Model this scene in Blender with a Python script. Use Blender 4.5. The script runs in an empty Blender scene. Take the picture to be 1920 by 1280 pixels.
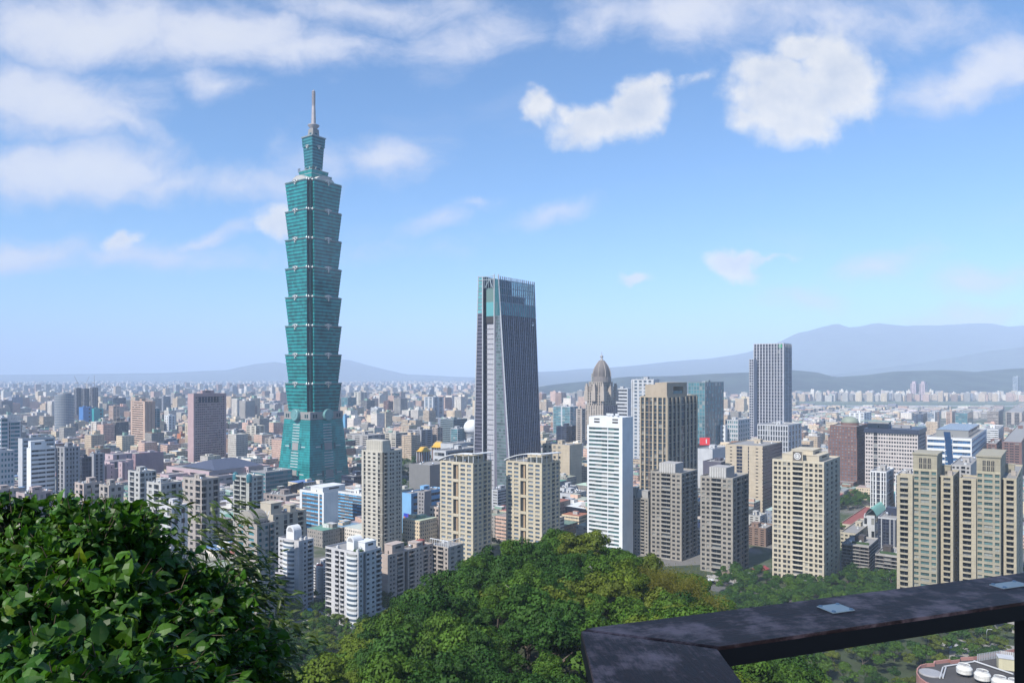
import bpy, math, random
from mathutils import Vector, Matrix
rad = math.radians
F = 1400.0; HY = 702.0; EYE = 150.0          # focal length and horizon row in photo pixels, eye height in metres

# ------------------------------------------------------------------ camera
sc = bpy.context.scene
col = sc.collection
cam_d = bpy.data.cameras.new('camera'); cam = bpy.data.objects.new('camera', cam_d); col.objects.link(cam)
cam.location = (0, 0, EYE); cam.rotation_euler = (rad(90), 0, 0)
cam_d.sensor_width = 36.0; cam_d.lens = F / 1920 * 36; cam_d.shift_y = (HY - 640) / 1920
cam_d.clip_start = 0.05; cam_d.clip_end = 120000
sc.camera = cam
sc.view_settings.view_transform = 'Standard'; sc.view_settings.look = 'None'
sc.view_settings.gamma = 1.0; sc.view_settings.use_curve_mapping = False
sc.view_settings.exposure = 0.5
sc.render.engine = 'CYCLES'
sc.cycles.use_denoising = True
sc.cycles.max_bounces = 6; sc.cycles.diffuse_bounces = 3; sc.cycles.glossy_bounces = 3
sc.cycles.transparent_max_bounces = 16; sc.cycles.volume_bounces = 2

# ------------------------------------------------------------------ sun and sky
SUN_AZ, SUN_EL = rad(42), rad(46)            # azimuth: to the left of straight behind the camera
sx, sy, sz = -math.sin(SUN_AZ) * math.cos(SUN_EL), -math.cos(SUN_AZ) * math.cos(SUN_EL), math.sin(SUN_EL)
sun_d = bpy.data.lights.new('sun', 'SUN'); sun_d.energy = 5.0; sun_d.angle = rad(0.53); sun_d.color = (1.0, 0.95, 0.87)
sun = bpy.data.objects.new('sun', sun_d); col.objects.link(sun)
sun.rotation_euler = Vector((sx, sy, sz)).to_track_quat('Z', 'Y').to_euler()

class NT:
    """small helper that adds nodes to a tree"""
    def __init__(s, tree): s.t = tree; s.n = tree.nodes; s.l = tree.links
    def new(s, typ, **kw):
        n = s.n.new(typ)
        for k, v in kw.items(): setattr(n, k, v)
        return n
    def put(s, sock, v):
        if hasattr(v, 'is_linked'): s.l.new(v, sock)
        elif v is not None: sock.default_value = v
    def m(s, op, a, b=None, c=None, clamp=False):
        n = s.new('ShaderNodeMath', operation=op); n.use_clamp = clamp
        for i, v in enumerate((a, b, c)): s.put(n.inputs[i], v)
        return n.outputs[0]
    def vm(s, op, a, b=None):
        n = s.new('ShaderNodeVectorMath', operation=op)
        s.put(n.inputs[0], a); s.put(n.inputs[1], b)
        return n.outputs['Value'] if op in ('LENGTH', 'DOT_PRODUCT', 'DISTANCE') else n.outputs[0]
    def noise(s, vec, scale, detail=4, rough=0.55, dim='3D', out=0, dist=0.0):
        n = s.new('ShaderNodeTexNoise', noise_dimensions=dim)
        s.put(n.inputs['Vector'], vec); n.inputs['Scale'].default_value = scale
        n.inputs['Detail'].default_value = detail; n.inputs['Roughness'].default_value = rough
        n.inputs['Distortion'].default_value = dist
        return n.outputs[out]
    def ss(s, v, a, b, x=0.0, y=1.0):
        n = s.new('ShaderNodeMapRange', interpolation_type='SMOOTHSTEP')
        s.put(n.inputs[0], v)
        for i, k in enumerate((a, b, x, y)): n.inputs[i + 1].default_value = k
        return n.outputs[0]
    def mix(s, f, a, b, blend='MIX'):
        n = s.new('ShaderNodeMix', data_type='RGBA', blend_type=blend)
        s.put(n.inputs[0], f)
        for i, v in ((6, a), (7, b)):
            if isinstance(v, tuple) and len(v) == 3: v = v + (1.0,)
            s.put(n.inputs[i], v)
        return n.outputs[2]
    def xyz(s, x=0.0, y=0.0, z=0.0):
        n = s.new('ShaderNodeCombineXYZ')
        for i, v in enumerate((x, y, z)): s.put(n.inputs[i], v)
        return n.outputs[0]
    def sep(s, v):
        n = s.new('ShaderNodeSeparateXYZ'); s.put(n.inputs[0], v); return n.outputs

world = bpy.data.worlds.new('World'); sc.world = world; world.use_nodes = True
w = NT(world.node_tree); w.n.clear()
wout = w.new('ShaderNodeOutputWorld'); bg = w.new('ShaderNodeBackground'); bg.inputs[1].default_value = 0.1
w.l.new(bg.outputs[0], wout.inputs[0])
sky = w.new('ShaderNodeTexSky', sky_type='NISHITA'); sky.sun_disc = False
sky.sun_elevation = SUN_EL; sky.sun_rotation = math.atan2(sx, sy)
sky.altitude = 150; sky.air_density = 1.0; sky.dust_density = 0.4; sky.ozone_density = 4.0
# clouds: blobs of vapour at given bearings in the sky, frayed by noise; coordinates are bearing / height over the horizon
dirv = w.new('ShaderNodeTexCoord').outputs['Generated']
dx, dy, dz = w.sep(dirv)
dyc = w.m('MAXIMUM', dy, 0.04)
U = w.m('ADD', w.m('MULTIPLY', w.m('DIVIDE', dx, dyc), 1.4), 0.96)
V = w.m('SUBTRACT', 0.702, w.m('MULTIPLY', w.m('DIVIDE', dz, dyc), 1.4))
P0 = w.xyz(U, V, 0.0)
def warp(P, scale, amt, det=5):
    nv = w.noise(P, scale, det, 0.55, out=1)
    off = w.vm('MULTIPLY', w.vm('SUBTRACT', nv, (0.5, 0.5, 0.5)), (amt, amt * 0.8, 0))
    return w.vm('ADD', P, off)
Pc = warp(warp(P0, 5.0, 0.10, 3), 16.0, 0.065, 8)
Psoft = warp(warp(P0, 2.2, 0.16, 3), 9.0, 0.06, 5)
def blobs(P, items, gx=1.0):
    acc = None
    for (cx, cy, rx, ry, ang, st) in items:
        d = w.vm('SUBTRACT', P, (cx / 1000, cy / 1000, 0))
        if ang:
            r = w.new('ShaderNodeVectorRotate', rotation_type='Z_AXIS'); w.l.new(d, r.inputs['Vector'])
            r.inputs['Angle'].default_value = rad(ang); d = r.outputs[0]
        d = w.vm('MULTIPLY', d, (1000 / (rx * gx), 1000 / (ry * gx), 0))
        v = w.m('MULTIPLY', w.m('SUBTRACT', 1.0, w.vm('LENGTH', d)), st)
        acc = v if acc is None else w.m('MAXIMUM', acc, v)
    return acc
cum = w.m('MULTIPLY', 1.5, blobs(Pc, [(1470, 195, 112, 88, 0, 1.0), (1560, 150, 105, 95, 0, 1.0), (1490, 235, 95, 55, 0, .9), (1605, 185, 60, 55, 0, .6), (1400, 225, 50, 34, 0, .55), (1450, 135, 75, 55, 0, .8), (1520, 95, 80, 40, -15, .8),
                 (1120, 235, 105, 48, 0, 1.0), (1200, 205, 72, 58, 0, 1.0), (1235, 170, 36, 28, 40, .6), (1010, 196, 44, 38, 0, .9), (1062, 215, 36, 26, 0, .6),
                 (1385, 502, 52, 24, -8, .95), (1405, 490, 44, 24, 25, .9), (1450, 478, 44, 10, 12, .5), (1192, 523, 40, 17, 0, .8), (518, 415, 34, 40, 0, 1.0), (240, 457, 46, 22, 25, .8), (1310, 160, 46, 16, 25, .35)], 1.04))
soft = blobs(Psoft, [(150, 55, 330, 85, 0, 1.0), (380, 65, 300, 70, 0, .9), (560, 90, 220, 50, 0, .65), (90, 195, 210, 85, -8, 1.0), (200, 225, 160, 30, -25, .5),
                     (120, 325, 270, 62, 0, 1.0), (330, 345, 200, 38, 0, .6), (470, 345, 130, 34, 0, .45), (20, 470, 200, 40, 0, .75), (260, 478, 180, 26, 0, .45), (400, 440, 100, 16, 25, .5), (395, 166, 78, 36, 0, .55),
                     (720, 290, 120, 45, 0, .5), (610, 290, 80, 40, 0, .35), (900, 65, 130, 50, 20, .5), (700, 10, 260, 40, 0, .5), (1280, 35, 240, 70, 0, .62), (1550, 40, 300, 60, 0, .5), (1120, 40, 90, 60, 0, .4), (1830, 135, 190, 62, 25, .8), (1780, 180, 130, 45, 15, .55),
                     (1800, 596, 150, 36, 0, .8), (1770, 580, 60, 26, 0, .7), (1650, 500, 90, 36, 15, .4), (1860, 518, 150, 34, 0, .5), (1040, 402, 80, 22, 15, .5), (820, 412, 80, 26, 15, .42), (890, 384, 70, 16, 0, .4), (1540, 555, 80, 14, 0, .25), (700, 470, 90, 18, 0, .15)])
n1 = w.noise(P0, 12.0, 9, 0.64)
n2 = w.noise(w.vm('MULTIPLY', Psoft, (1.0, 1.5, 1)), 6.5, 10, 0.64)
cd = w.m('ADD', cum, w.m('MULTIPLY', w.m('SUBTRACT', n1, 0.5), 1.5))
ca = w.m('MULTIPLY', w.ss(cd, -0.14, 0.80), 0.97)
sd = w.m('ADD', soft, w.m('MULTIPLY', w.m('SUBTRACT', n2, 0.5), 1.5))
sa = w.m('MULTIPLY', w.ss(sd, -0.22, 0.62), 0.92)
veil = w.m('MULTIPLY', w.ss(w.noise(w.vm('MULTIPLY', Psoft, (0.8, 2.4, 1)), 3.0, 6, 0.6), 0.52, 0.85), 0.22)
sa = w.m('MAXIMUM', sa, veil)
n3 = w.noise(w.vm('ADD', P0, (0.012, 0.02, 0)), 12.0, 9, 0.64)
n4 = w.m('SUBTRACT', w.noise(P0, 6.5, 4, 0.5), w.noise(w.vm('ADD', P0, (0.02, 0.045, 0)), 6.5, 4, 0.5))
shade = w.m('ADD', w.m('ADD', w.m('MULTIPLY', w.m('SUBTRACT', n1, n3), 1.5), w.m('MULTIPLY', n4, 1.7)), w.ss(cd, 0.1, 1.5, 0.95, 0.55), clamp=True)
ccol = w.mix(shade, (4.2, 4.6, 5.4), (6.5, 6.4, 6.3))
scol = w.mix(w.ss(sd, 0.1, 1.0), (4.9, 5.2, 6.3), (6.0, 6.1, 6.5))
skycol = w.mix(1.0, sky.outputs[0], (0.74, 1.06, 1.27), 'MULTIPLY')
c1 = w.mix(sa, skycol, scol)
c2 = w.mix(ca, c1, ccol)
w.l.new(c2, bg.inputs[0])

# ------------------------------------------------------------------ helpers
def px(x, D): return (x - 960) / F * D
def pz(y, D): return EYE - (y - HY) / F * D
def tag(o, label=None, cat=None, group=None, kind=None):
    if label: o['label'] = label
    if cat: o['category'] = cat
    if group: o['group'] = group
    if kind: o['kind'] = kind
    return o
def empty(name, loc, label, cat, group=None):
    o = bpy.data.objects.new(name, None); col.objects.link(o); o.location = loc
    o.empty_display_size = 1.0
    return tag(o, label, cat, group)
def link(name, me, parent=None, loc=(0, 0, 0)):
    o = bpy.data.objects.new(name, me); col.objects.link(o); o.location = loc
    if parent: o.parent = parent
    return o

class MB:
    """collects quads, boxes, lathes ... and links them as one mesh object"""
    def __init__(s): s.v = []; s.f = []; s.m = []; s.uv = []; s.t = []; s.sm = []
    def face(s, pts, m=0, uv=None, t=None, smooth=False):
        i = len(s.v); s.v += [tuple(p) for p in pts]; n = len(pts)
        s.f.append(tuple(range(i, i + n))); s.m.append(m); s.sm.append(smooth)
        s.uv.append(uv or [(0, 0)] * n); s.t.append(t or (1, 1, 1, 0))
    def grid(s, rows, m=0, closed=False, t=None, smooth=True):
        """rows of points lofted into shared-vertex quads"""
        i0 = len(s.v); n = len(rows[0])
        for r in rows: s.v += [tuple(p) for p in r]
        for a in range(len(rows) - 1):
            for b in range(n if closed else n - 1):
                c = (b + 1) % n
                s.f.append((i0 + a*n + b, i0 + a*n + c, i0 + (a+1)*n + c, i0 + (a+1)*n + b))
                s.m.append(m[a] if isinstance(m, list) else m); s.sm.append(smooth); s.uv.append([(0, 0)] * 4); s.t.append(t or (1, 1, 1, 0))
    def box(s, c, sx, sy, sz, U=(1, 0, 0), m=0, t=None, bottom=False):
        """box standing on c (centre of its base), U its x axis"""
        c = Vector(c); U = Vector(U).normalized(); W = Vector((-U.y, U.x, 0)); Z = Vector((0, 0, 1))
        p = [c + U * (a * sx / 2) + W * (b * sy / 2) + Z * (h * sz) for h in (0, 1) for a, b in ((-1, -1), (1, -1), (1, 1), (-1, 1))]
        for q in ((0, 1, 5, 4), (1, 2, 6, 5), (2, 3, 7, 6), (3, 0, 4, 7), (4, 5, 6, 7)): s.face([p[k] for k in q], m, t=t)
        if bottom: s.face([p[k] for k in (3, 2, 1, 0)], m, t=t)
    def lathe(s, c, prof, n=16, m=0, cap=True, smooth=True, t=None):
        c = Vector(c)
        rows = [[c + Vector((r * math.cos(2*math.pi*k/n), r * math.sin(2*math.pi*k/n), z)) for k in range(n)] for r, z in prof]
        s.grid(rows, m, True, t, smooth)
        if cap: s.face(rows[-1], m[-1] if isinstance(m, list) else m, t=t)
    def tube(s, pts, r0, r1=None, n=6, m=0, smooth=True):
        r1 = r0 if r1 is None else r1; rows = []
        pts = [Vector(p) for p in pts]
        for i, p in enumerate(pts):
            d = (pts[min(i+1, len(pts)-1)] - pts[max(i-1, 0)]).normalized()
            a = d.cross(Vector((0, 0, 1)))
            if a.length < 1e-3: a = d.cross(Vector((1, 0, 0)))
            a.normalize(); b = a.cross(d)
            r = r0 + (r1 - r0) * i / (len(pts) - 1)
            rows.append([p + (a * math.cos(2*math.pi*k/n) + b * math.sin(2*math.pi*k/n)) * r for k in range(n)])
        s.grid(rows, m, True, None, smooth); s.face(rows[-1][::-1], m); s.face(rows[0], m)
    def prism(s, poly, z0, z1, m=0, mtop=None, t=None):
        n = len(poly)
        for i in range(n):
            a, b = poly[i], poly[(i+1) % n]
            s.face([(a[0], a[1], z0), (b[0], b[1], z0), (b[0], b[1], z1), (a[0], a[1], z1)], m, t=t)
        s.face([(p[0], p[1], z1) for p in poly], m if mtop is None else mtop, t=t)
    def mesh(s, name, mats, org=(0, 0, 0)):
        me = bpy.data.meshes.new(name)
        ox, oy, oz = org
        me.from_pydata([(a - ox, b - oy, c - oz) for a, b, c in s.v], [], s.f)
        for m in (mats if isinstance(mats, (list, tuple)) else [mats]): me.materials.append(m)
        me.polygons.foreach_set('material_index', s.m); me.polygons.foreach_set('use_smooth', s.sm)
        u = me.uv_layers.new(name='UVMap'); u.data.foreach_set('uv', [k for q in s.uv for c in q for k in c])
        a = me.attributes.new('tint', 'FLOAT_COLOR', 'FACE'); a.data.foreach_set('color', [k for c in s.t for k in c])
        me.update()
        return me
    def build(s, name, mats, parent=None, org=(0, 0, 0)):
        """verts are world positions; org is the world position of the object's own origin"""
        return link(name, s.mesh(name, mats, org), parent, (0, 0, 0) if parent else org)

MATS = {}; ALB = 0.86
def newmat(name):
    m = bpy.data.materials.new(name); m.use_nodes = True; k = NT(m.node_tree); k.n.clear()
    out = k.new('ShaderNodeOutputMaterial'); b = k.new('ShaderNodeBsdfPrincipled'); k.l.new(b.outputs[0], out.inputs[0])
    return m, k, b, out
def wall(name, c, rough=0.8, var=0.16, scale=0.12, joints=0.0):
    """weathered wall: broad patches, rain streaks that run down, optional horizontal joints"""
    if name in MATS: return MATS[name]
    m, k, b, out = newmat(name); c = tuple(x * ALB for x in c)
    P = k.new('ShaderNodeNewGeometry').outputs['Position']
    n1 = k.noise(P, scale, 5, 0.6); n2 = k.noise(k.vm('MULTIPLY', P, (1, 1, 0.08)), 1.1, 4, 0.6)
    f = k.m('ADD', k.m('MULTIPLY', n1, 0.6), k.m('MULTIPLY', n2, 0.4))
    colr = k.mix(k.ss(f, 0.3, 0.7), tuple(x * (1 - var) for x in c), tuple(min(1, x * (1 + var * 0.5)) for x in c))
    if joints:
        z = k.sep(P)[2]; fr = k.m('FRACT', k.m('DIVIDE', z, joints))
        colr = k.mix(k.m('MULTIPLY', k.m('LESS_THAN', fr, 0.08), 0.35), colr, tuple(x * 0.5 for x in c))
    k.l.new(colr, b.inputs['Base Color']); b.inputs['Roughness'].default_value = rough
    MATS[name] = m; return m
def glass(name, c, rough=0.08, var=0.5, curtains=0.14, spec=0.35):
    """dark reflective pane whose tint and curtains differ from pane to pane"""
    if name in MATS: return MATS[name]
    m, k, b, out = newmat(name)
    r = k.m('FRACT', k.m('ADD', k.new('ShaderNodeNewGeometry').outputs['Random Per Island'], k.new('ShaderNodeObjectInfo').outputs['Random']))
    colr = k.mix(r, tuple(x * (1 - var) for x in c), tuple(x * (1 + var) for x in c))
    r2 = k.m('FRACT', k.m('MULTIPLY', r, 37.7))
    if curtains: colr = k.mix(k.m('MULTIPLY', k.m('LESS_THAN', r2, curtains), 0.7), colr, (0.32, 0.32, 0.30))
    k.l.new(colr, b.inputs['Base Color']); b.inputs['Roughness'].default_value = rough
    b.inputs['Specular IOR Level'].default_value = spec
    MATS[name] = m; return m
def plain(name, c, rough=0.6, metal=0.0):
    if name in MATS: return MATS[name]
    m, k, b, out = newmat(name)
    P = k.new('ShaderNodeTexCoord').outputs['Object']
    colr = k.mix(k.ss(k.noise(P, 0.7, 4), 0.3, 0.7), tuple(x * 0.85 for x in c), tuple(min(1, x * 1.08) for x in c))
    k.l.new(colr, b.inputs['Base Color']); b.inputs['Roughness'].default_value = rough; b.inputs['Metallic'].default_value = metal
    MATS[name] = m; return m

# ------------------------------------------------------------------ haze
hz = MB(); hz.box((0, 20000, -6), 100000, 60000, 1300, bottom=True)
hm = bpy.data.materials.new('haze'); hm.use_nodes = True; k = NT(hm.node_tree); k.n.clear()
ho = k.new('ShaderNodeOutputMaterial'); pv = k.new('ShaderNodeVolumePrincipled'); k.l.new(pv.outputs[0], ho.inputs['Volume'])
pv.inputs['Color'].default_value = (0.64, 0.775, 0.985, 1); pv.inputs['Density'].default_value = 0.95e-4; pv.inputs['Anisotropy'].default_value = -0.2
tag(hz.build('haze', hm), kind='stuff')

# ------------------------------------------------------------------ ground, hill spur, mountains
def ramp(t, pts):
    if t <= pts[0][0]: return pts[0][1]
    for (a, x), (b, y) in zip(pts, pts[1:]):
        if t <= b: return x + (y - x) * (t - a) / (b - a)
    return pts[-1][1]
def hsh(i, j): 
    v = math.sin(i * 127.1 + j * 311.7) * 43758.5453; return v - math.floor(v)
def vnoise(x, y):
    i, j = math.floor(x), math.floor(y); a, b = x - i, y - j; a = a*a*(3-2*a); b = b*b*(3-2*b)
    return (hsh(i, j)*(1-a) + hsh(i+1, j)*a)*(1-b) + (hsh(i, j+1)*(1-a) + hsh(i+1, j+1)*a)*b
def fbm(x, y, o=4):
    s, a = 0, 0.5
    for k in range(o): s += a * vnoise(x, y); x *= 2.03; y *= 2.03; a *= 0.5
    return s
RIDGE = [(-40, 148.3), (3.4, 148.3), (6, 146.6), (12, 140), (40, 122), (80, 102), (100, 95), (150, 92.5), (225, 88), (250, 81), (300, 52), (360, 18), (420, 0), (500, -3)]
def spur(x, y):
    s = x - 0.0857 * y
    k = ramp(y, [(4, 0.0), (80, 0.0062)])
    sq = s * s * k if s < 0 else s * s * k * 1.3
    return max(-3.0, ramp(y, RIDGE) - sq)
def ground_mat():
    m, k, b, out = newmat('ground')
    P = k.new('ShaderNodeNewGeometry').outputs['Position']
    a = k.ss(k.noise(P, 0.012, 5, 0.6), 0.46, 0.56)
    c1 = k.mix(k.noise(P, 0.3, 4), (0.09, 0.086, 0.082), (0.20, 0.19, 0.175))
    c2 = k.mix(k.noise(P, 0.2, 4), (0.02, 0.04, 0.014), (0.07, 0.09, 0.035))
    k.l.new(k.mix(a, c1, c2), b.inputs['Base Color']); b.inputs['Roughness'].default_value = 0.9
    return m
PARKG = None
g = MB(); g.face([(-50000, -9000, 0), (50000, -9000, 0), (50000, 49000, 0), (-50000, 49000, 0)])
tag(g.build('ground', ground_mat()), kind='structure')
def soil_mat():
    m, k, b, out = newmat('forest_soil')
    P = k.new('ShaderNodeNewGeometry').outputs['Position']
    k.l.new(k.mix(k.noise(P, 0.35, 6), (0.012, 0.022, 0.008), (0.05, 0.055, 0.022)), b.inputs['Base Color']); b.inputs['Roughness'].default_value = 0.95
    return m
h = MB(); ys = [-40, -20, -5, 0, 2, 3.4, 4.5, 6, 9, 12, 16, 22, 30, 40, 52, 65, 80, 100, 120, 140, 160, 180, 200, 215, 230, 245, 260, 280, 300, 330, 360, 390, 420, 450]
xs = [-160 + 8 * i for i in range(52)]
h.grid([[(x, y, spur(x, y) - (0.6 + fbm(x*.08, y*.08) * 2 if y > 10 else 0)) for x in xs] for y in ys])
tag(h.build('hillside', soil_mat()), kind='structure')
def mount_mat(name, c0, c1, sc_):
    m, k, b, out = newmat(name)
    P = k.new('ShaderNodeNewGeometry').outputs['Position']
    k.l.new(k.mix(k.ss(k.noise(P, sc_, 8, 0.65), 0.35, 0.65), c0, c1), b.inputs['Base Color']); b.inputs['Roughness'].default_value = 0.95
    return m
MM = mount_mat('mountain_forest', (0.006, 0.014, 0.014), (0.034, 0.054, 0.042), 0.006)
def mountain(name, D, prof, depth, rough=0.10, seed=0):
    """ridge whose skyline follows (photo x, photo y) seen from the viewpoint, falling to the plain before and behind"""
    x0, x1 = prof[0][0], prof[-1][0]; n = 150; m = MB(); rows = []
    for j in range(25):
        f = -1 + 2 * j / 24; row = []
        for i in range(n + 1):
            p = x0 + (x1 - x0) * i / n
            H = max(0.0, pz(ramp(p, prof), D))
            x = px(p, D); y = D + f * depth
            e = 1 - abs(f) ** 1.3
            H *= 1 + rough * (fbm(x / 700 + seed, y / 700, 5) - 0.47) * 1.6
            z = H * e * (1 - rough * 4 * (1 - e) * (fbm(x / 500 + seed, y / 900 + 9, 4) - 0.2)) - 3
            row.append((x, y, z))
        rows.append(row)
    m.grid(rows); o = m.build(name, MM); tag(o, kind='structure'); return o
mountain('mountain', 14500, [(900, 702), (1060, 694), (1150, 688), (1230, 680), (1330, 672), (1400, 660), (1460, 640), (1500, 622), (1540, 614), (1572, 609), (1590, 616), (1620, 611), (1640, 607), (1700, 610), (1800, 606), (1900, 612), (2100, 606), (2250, 640), (2500, 702)], 3800, 0.08, 3)
mountain('mountain', 10500, [(1560, 702), (1640, 690), (1720, 680), (1800, 668), (1860, 656), (1930, 646), (2050, 630), (2200, 660), (2400, 702)], 1700, 0.08, 11)
mountain('hills', 5600, [(980, 733), (1020, 722), (1060, 717), (1120, 712), (1180, 705), (1260, 703), (1340, 698), (1420, 696), (1480, 692), (1530, 697), (1565, 706), (1620, 703), (1680, 696), (1760, 694), (1830, 698), (1920, 690), (2050, 684), (2300, 735)], 800, 0.10, 21)
mountain('mountain', 17000, [(-500, 700), (-200, 694), (0, 702), (120, 701), (300, 699), (430, 693), (480, 682), (515, 678), (560, 684), (600, 676), (650, 673), (690, 684), (760, 701), (860, 706), (980, 709)], 2200, 0.05, 33)
# ------------------------------------------------------------------ building kit
PHI = rad(36.5)                                # the street grid: normals of the sunny faces lie this far left of straight back
GREY = wall('roof_grey', (0.30, 0.29, 0.28)); DARK = plain('dark_recess', (0.035, 0.033, 0.034), 0.7); STEEL = plain('steel', (0.55, 0.56, 0.58), 0.35, 0.6)
WHITE = wall('white_paint', (0.76, 0.77, 0.78), 0.6, 0.10); TANK = plain('tank_steel', (0.62, 0.63, 0.65), 0.3, 0.8); FRAME = plain('window_frame', (0.14, 0.145, 0.15), 0.5)
def basis(phi): return Vector((-math.cos(phi), math.sin(phi), 0)), Vector((math.sin(phi), math.cos(phi), 0))
def reach(C, d, x):
    t = (x - 960) / F
    return (t * C.y - C.x) / (d.x - t * d.y)
WINMESH = {}
def window_mesh(gm):
    if gm.name not in WINMESH:
        b = MB(); b.face([(-.5, 0, -.5), (.5, 0, -.5), (.5, 0, .5), (-.5, 0, .5)])
        for (x0, x1, z0, z1) in ((-.5, -.46, -.5, .5), (.46, .5, -.5, .5), (-.02, .02, -.47, .47), (-.46, .46, .46, .5), (-.46, .46, -.5, -.46)):
            b.face([(x0, -.04, z0), (x1, -.04, z0), (x1, -.04, z1), (x0, -.04, z1)], 1)
        WINMESH[gm.name] = b.mesh('window', [gm, FRAME])
    return WINMESH[gm.name]
BALC = {}
def balcony_mesh(m):
    if m.name not in BALC:
        b = MB(); b.box((0, 0, -.5), 1, 1, .12, bottom=True); b.box((0, -.44, -.38), 1, .12, .88); b.box((-.47, .06, -.38), .06, .88, .88); b.box((.47, .06, -.38), .06, .88, .88)
        BALC[m.name] = b.mesh('balcony', [m])
    return BALC[m.name]
class Face:
    def __init__(s, O, U, N, W): s.O, s.U, s.N, s.W = O, U, N, W
    def P(s, u, z, d=0.0): 
        q = s.O + s.U * u - s.N * d; return Vector((q.x, q.y, z))
    def q(s, mb, u0, u1, za, zb, d=0.0, m=0): mb.face([s.P(u0, za, d), s.P(u1, za, d), s.P(u1, zb, d), s.P(u0, zb, d)], m)
def cells(mb, f, z0, z1, nf, spec, o, wins, balcs):
    """one facade: spec lists the bays from left to right, letter = kind, number = relative width"""
    bays = [(s[0], float(s[1:] or 1)) for s in spec.split()]
    tot = sum(b for _, b in bays); u = 0.0; fh = (z1 - z0) / nf
    for kd, bw in bays:
        a, c = u, u + bw / tot * f.W; u = c; bwid = c - a
        if kd == 'p': f.q(mb, a, c, z0, z1); continue
        if kd == 'f':
            dp = o.get('fin', 0.6); f.q(mb, a, c, z0, z1, -dp, 3)
            for e in (a, c): mb.face([f.P(e, z0, 0 if e == a else -dp), f.P(e, z0, -dp if e == a else 0), f.P(e, z1, -dp if e == a else 0), f.P(e, z1, 0 if e == a else -dp)], 3)
            continue
        if kd == 's':
            dp = o.get('slot', 2.5); f.q(mb, a, c, z0, z1, dp, 2)
            for e, s1, s2 in ((a, 0, dp), (c, dp, 0)): mb.face([f.P(e, z0, s1), f.P(e, z0, s2), f.P(e, z1, s2), f.P(e, z1, s1)], 0)
            continue
        rec = o.get('rec', 0.6); wf = o.get('wf', 0.8); hf = o.get('hf', 0.5); sill = o.get('sill', 0.28)
        if kd == 'h': wf = 1.0
        if kd == 'g': wf, hf, sill, rec = 0.94, 0.86, 0.06, 0.25
        if kd == 't': wf, hf, sill = 0.8, 0.84, 0.06
        if kd == 'b': wf, hf, sill, rec = 0.96, 0.84, 0.06, 1.2
        w0, w1 = a + bwid * (1 - wf) / 2, c - bwid * (1 - wf) / 2
        if wf < 1: f.q(mb, a, w0, z0, z1); f.q(mb, w1, c, z0, z1)
        prev = z0
        for i in range(nf):
            h0 = z0 + (i + sill) * fh; h1 = h0 + hf * fh
            f.q(mb, w0, w1, prev, h0, 0, 4 if o.get('spandrel') else 0); prev = h1
            mb.face([f.P(w0, h0, 0), f.P(w1, h0, 0), f.P(w1, h0, rec), f.P(w0, h0, rec)])
            mb.face([f.P(w0, h1, rec), f.P(w1, h1, rec), f.P(w1, h1, 0), f.P(w0, h1, 0)])
            mb.face([f.P(w0, h0, 0), f.P(w0, h0, rec), f.P(w0, h1, rec), f.P(w0, h1, 0)])
            mb.face([f.P(w1, h0, rec), f.P(w1, h0, 0), f.P(w1, h1, 0), f.P(w1, h1, rec)])
            if kd in 'hg' and (w1 - w0) > 9:
                n = max(2, round((w1 - w0) / 6))
                for k in range(n):
                    wins.append((f.P(w0 + (k + .5) * (w1 - w0) / n, (h0 + h1) / 2, rec), f, (w1 - w0) / n, h1 - h0))
            else: wins.append((f.P((w0 + w1) / 2, (h0 + h1) / 2, rec), f, w1 - w0, h1 - h0))
            if kd == 'b': balcs.append((f.P((w0 + w1) / 2, z0 + i * fh + 0.55, 0.0), f, w1 - w0, 1.3, 1.1))
        f.q(mb, w0, w1, prev, z1)
    for k in range(o.get('belt', 0), nf, o['belt']) if o.get('belt') else ():
        z = z0 + k * fh; c = f.P(f.W / 2, z - .25, -.12); mb.box(c, f.W, .3, .5, f.U, 3, bottom=True)
def put_windows(root, org, wins, gm, maxw, yvis):
    """the windows that show largest become parts; the rest stay one part"""
    def score(w):
        c, f, a, b = w; d = Vector((c.x, c.y, c.z - EYE))
        yy = HY + (EYE - c.z) * F / c.y; xx = 960 + c.x / c.y * F
        return (a * b * abs(f.N.dot(d.normalized())) / d.length_squared) * (0 if yy > yvis or xx > 1930 or xx < -10 else 1)
    wins.sort(key=score, reverse=True)
    me = window_mesh(gm)
    for c, f, a, b in wins[:maxw]:
        ob = bpy.data.objects.new('window', me); col.objects.link(ob); ob.parent = root
        ob.location = (c.x - org[0], c.y - org[1], c.z - org[2]); ob.rotation_euler = (0, 0, math.atan2(f.U.y, f.U.x)); ob.scale = (a, 1, b)
    rest = wins[maxw:]
    if rest:
        mb = MB()
        for c, f, a, b in rest:
            for x0, x1, z0, z1, d, m in ((-a/2, a/2, -b/2, b/2, 0, 0), (-.06, .06, -b/2, b/2, .04, 1)):
                p = [c + f.U * x0 + f.N * d, c + f.U * x1 + f.N * d]
                mb.face([(p[0].x, p[0].y, p[0].z + z0), (p[1].x, p[1].y, p[1].z + z0), (p[1].x, p[1].y, p[1].z + z1), (p[0].x, p[0].y, p[0].z + z1)], m)
        tag(mb.build('window', [gm, FRAME], root, org), kind='stuff')
class Bl: pass
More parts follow.
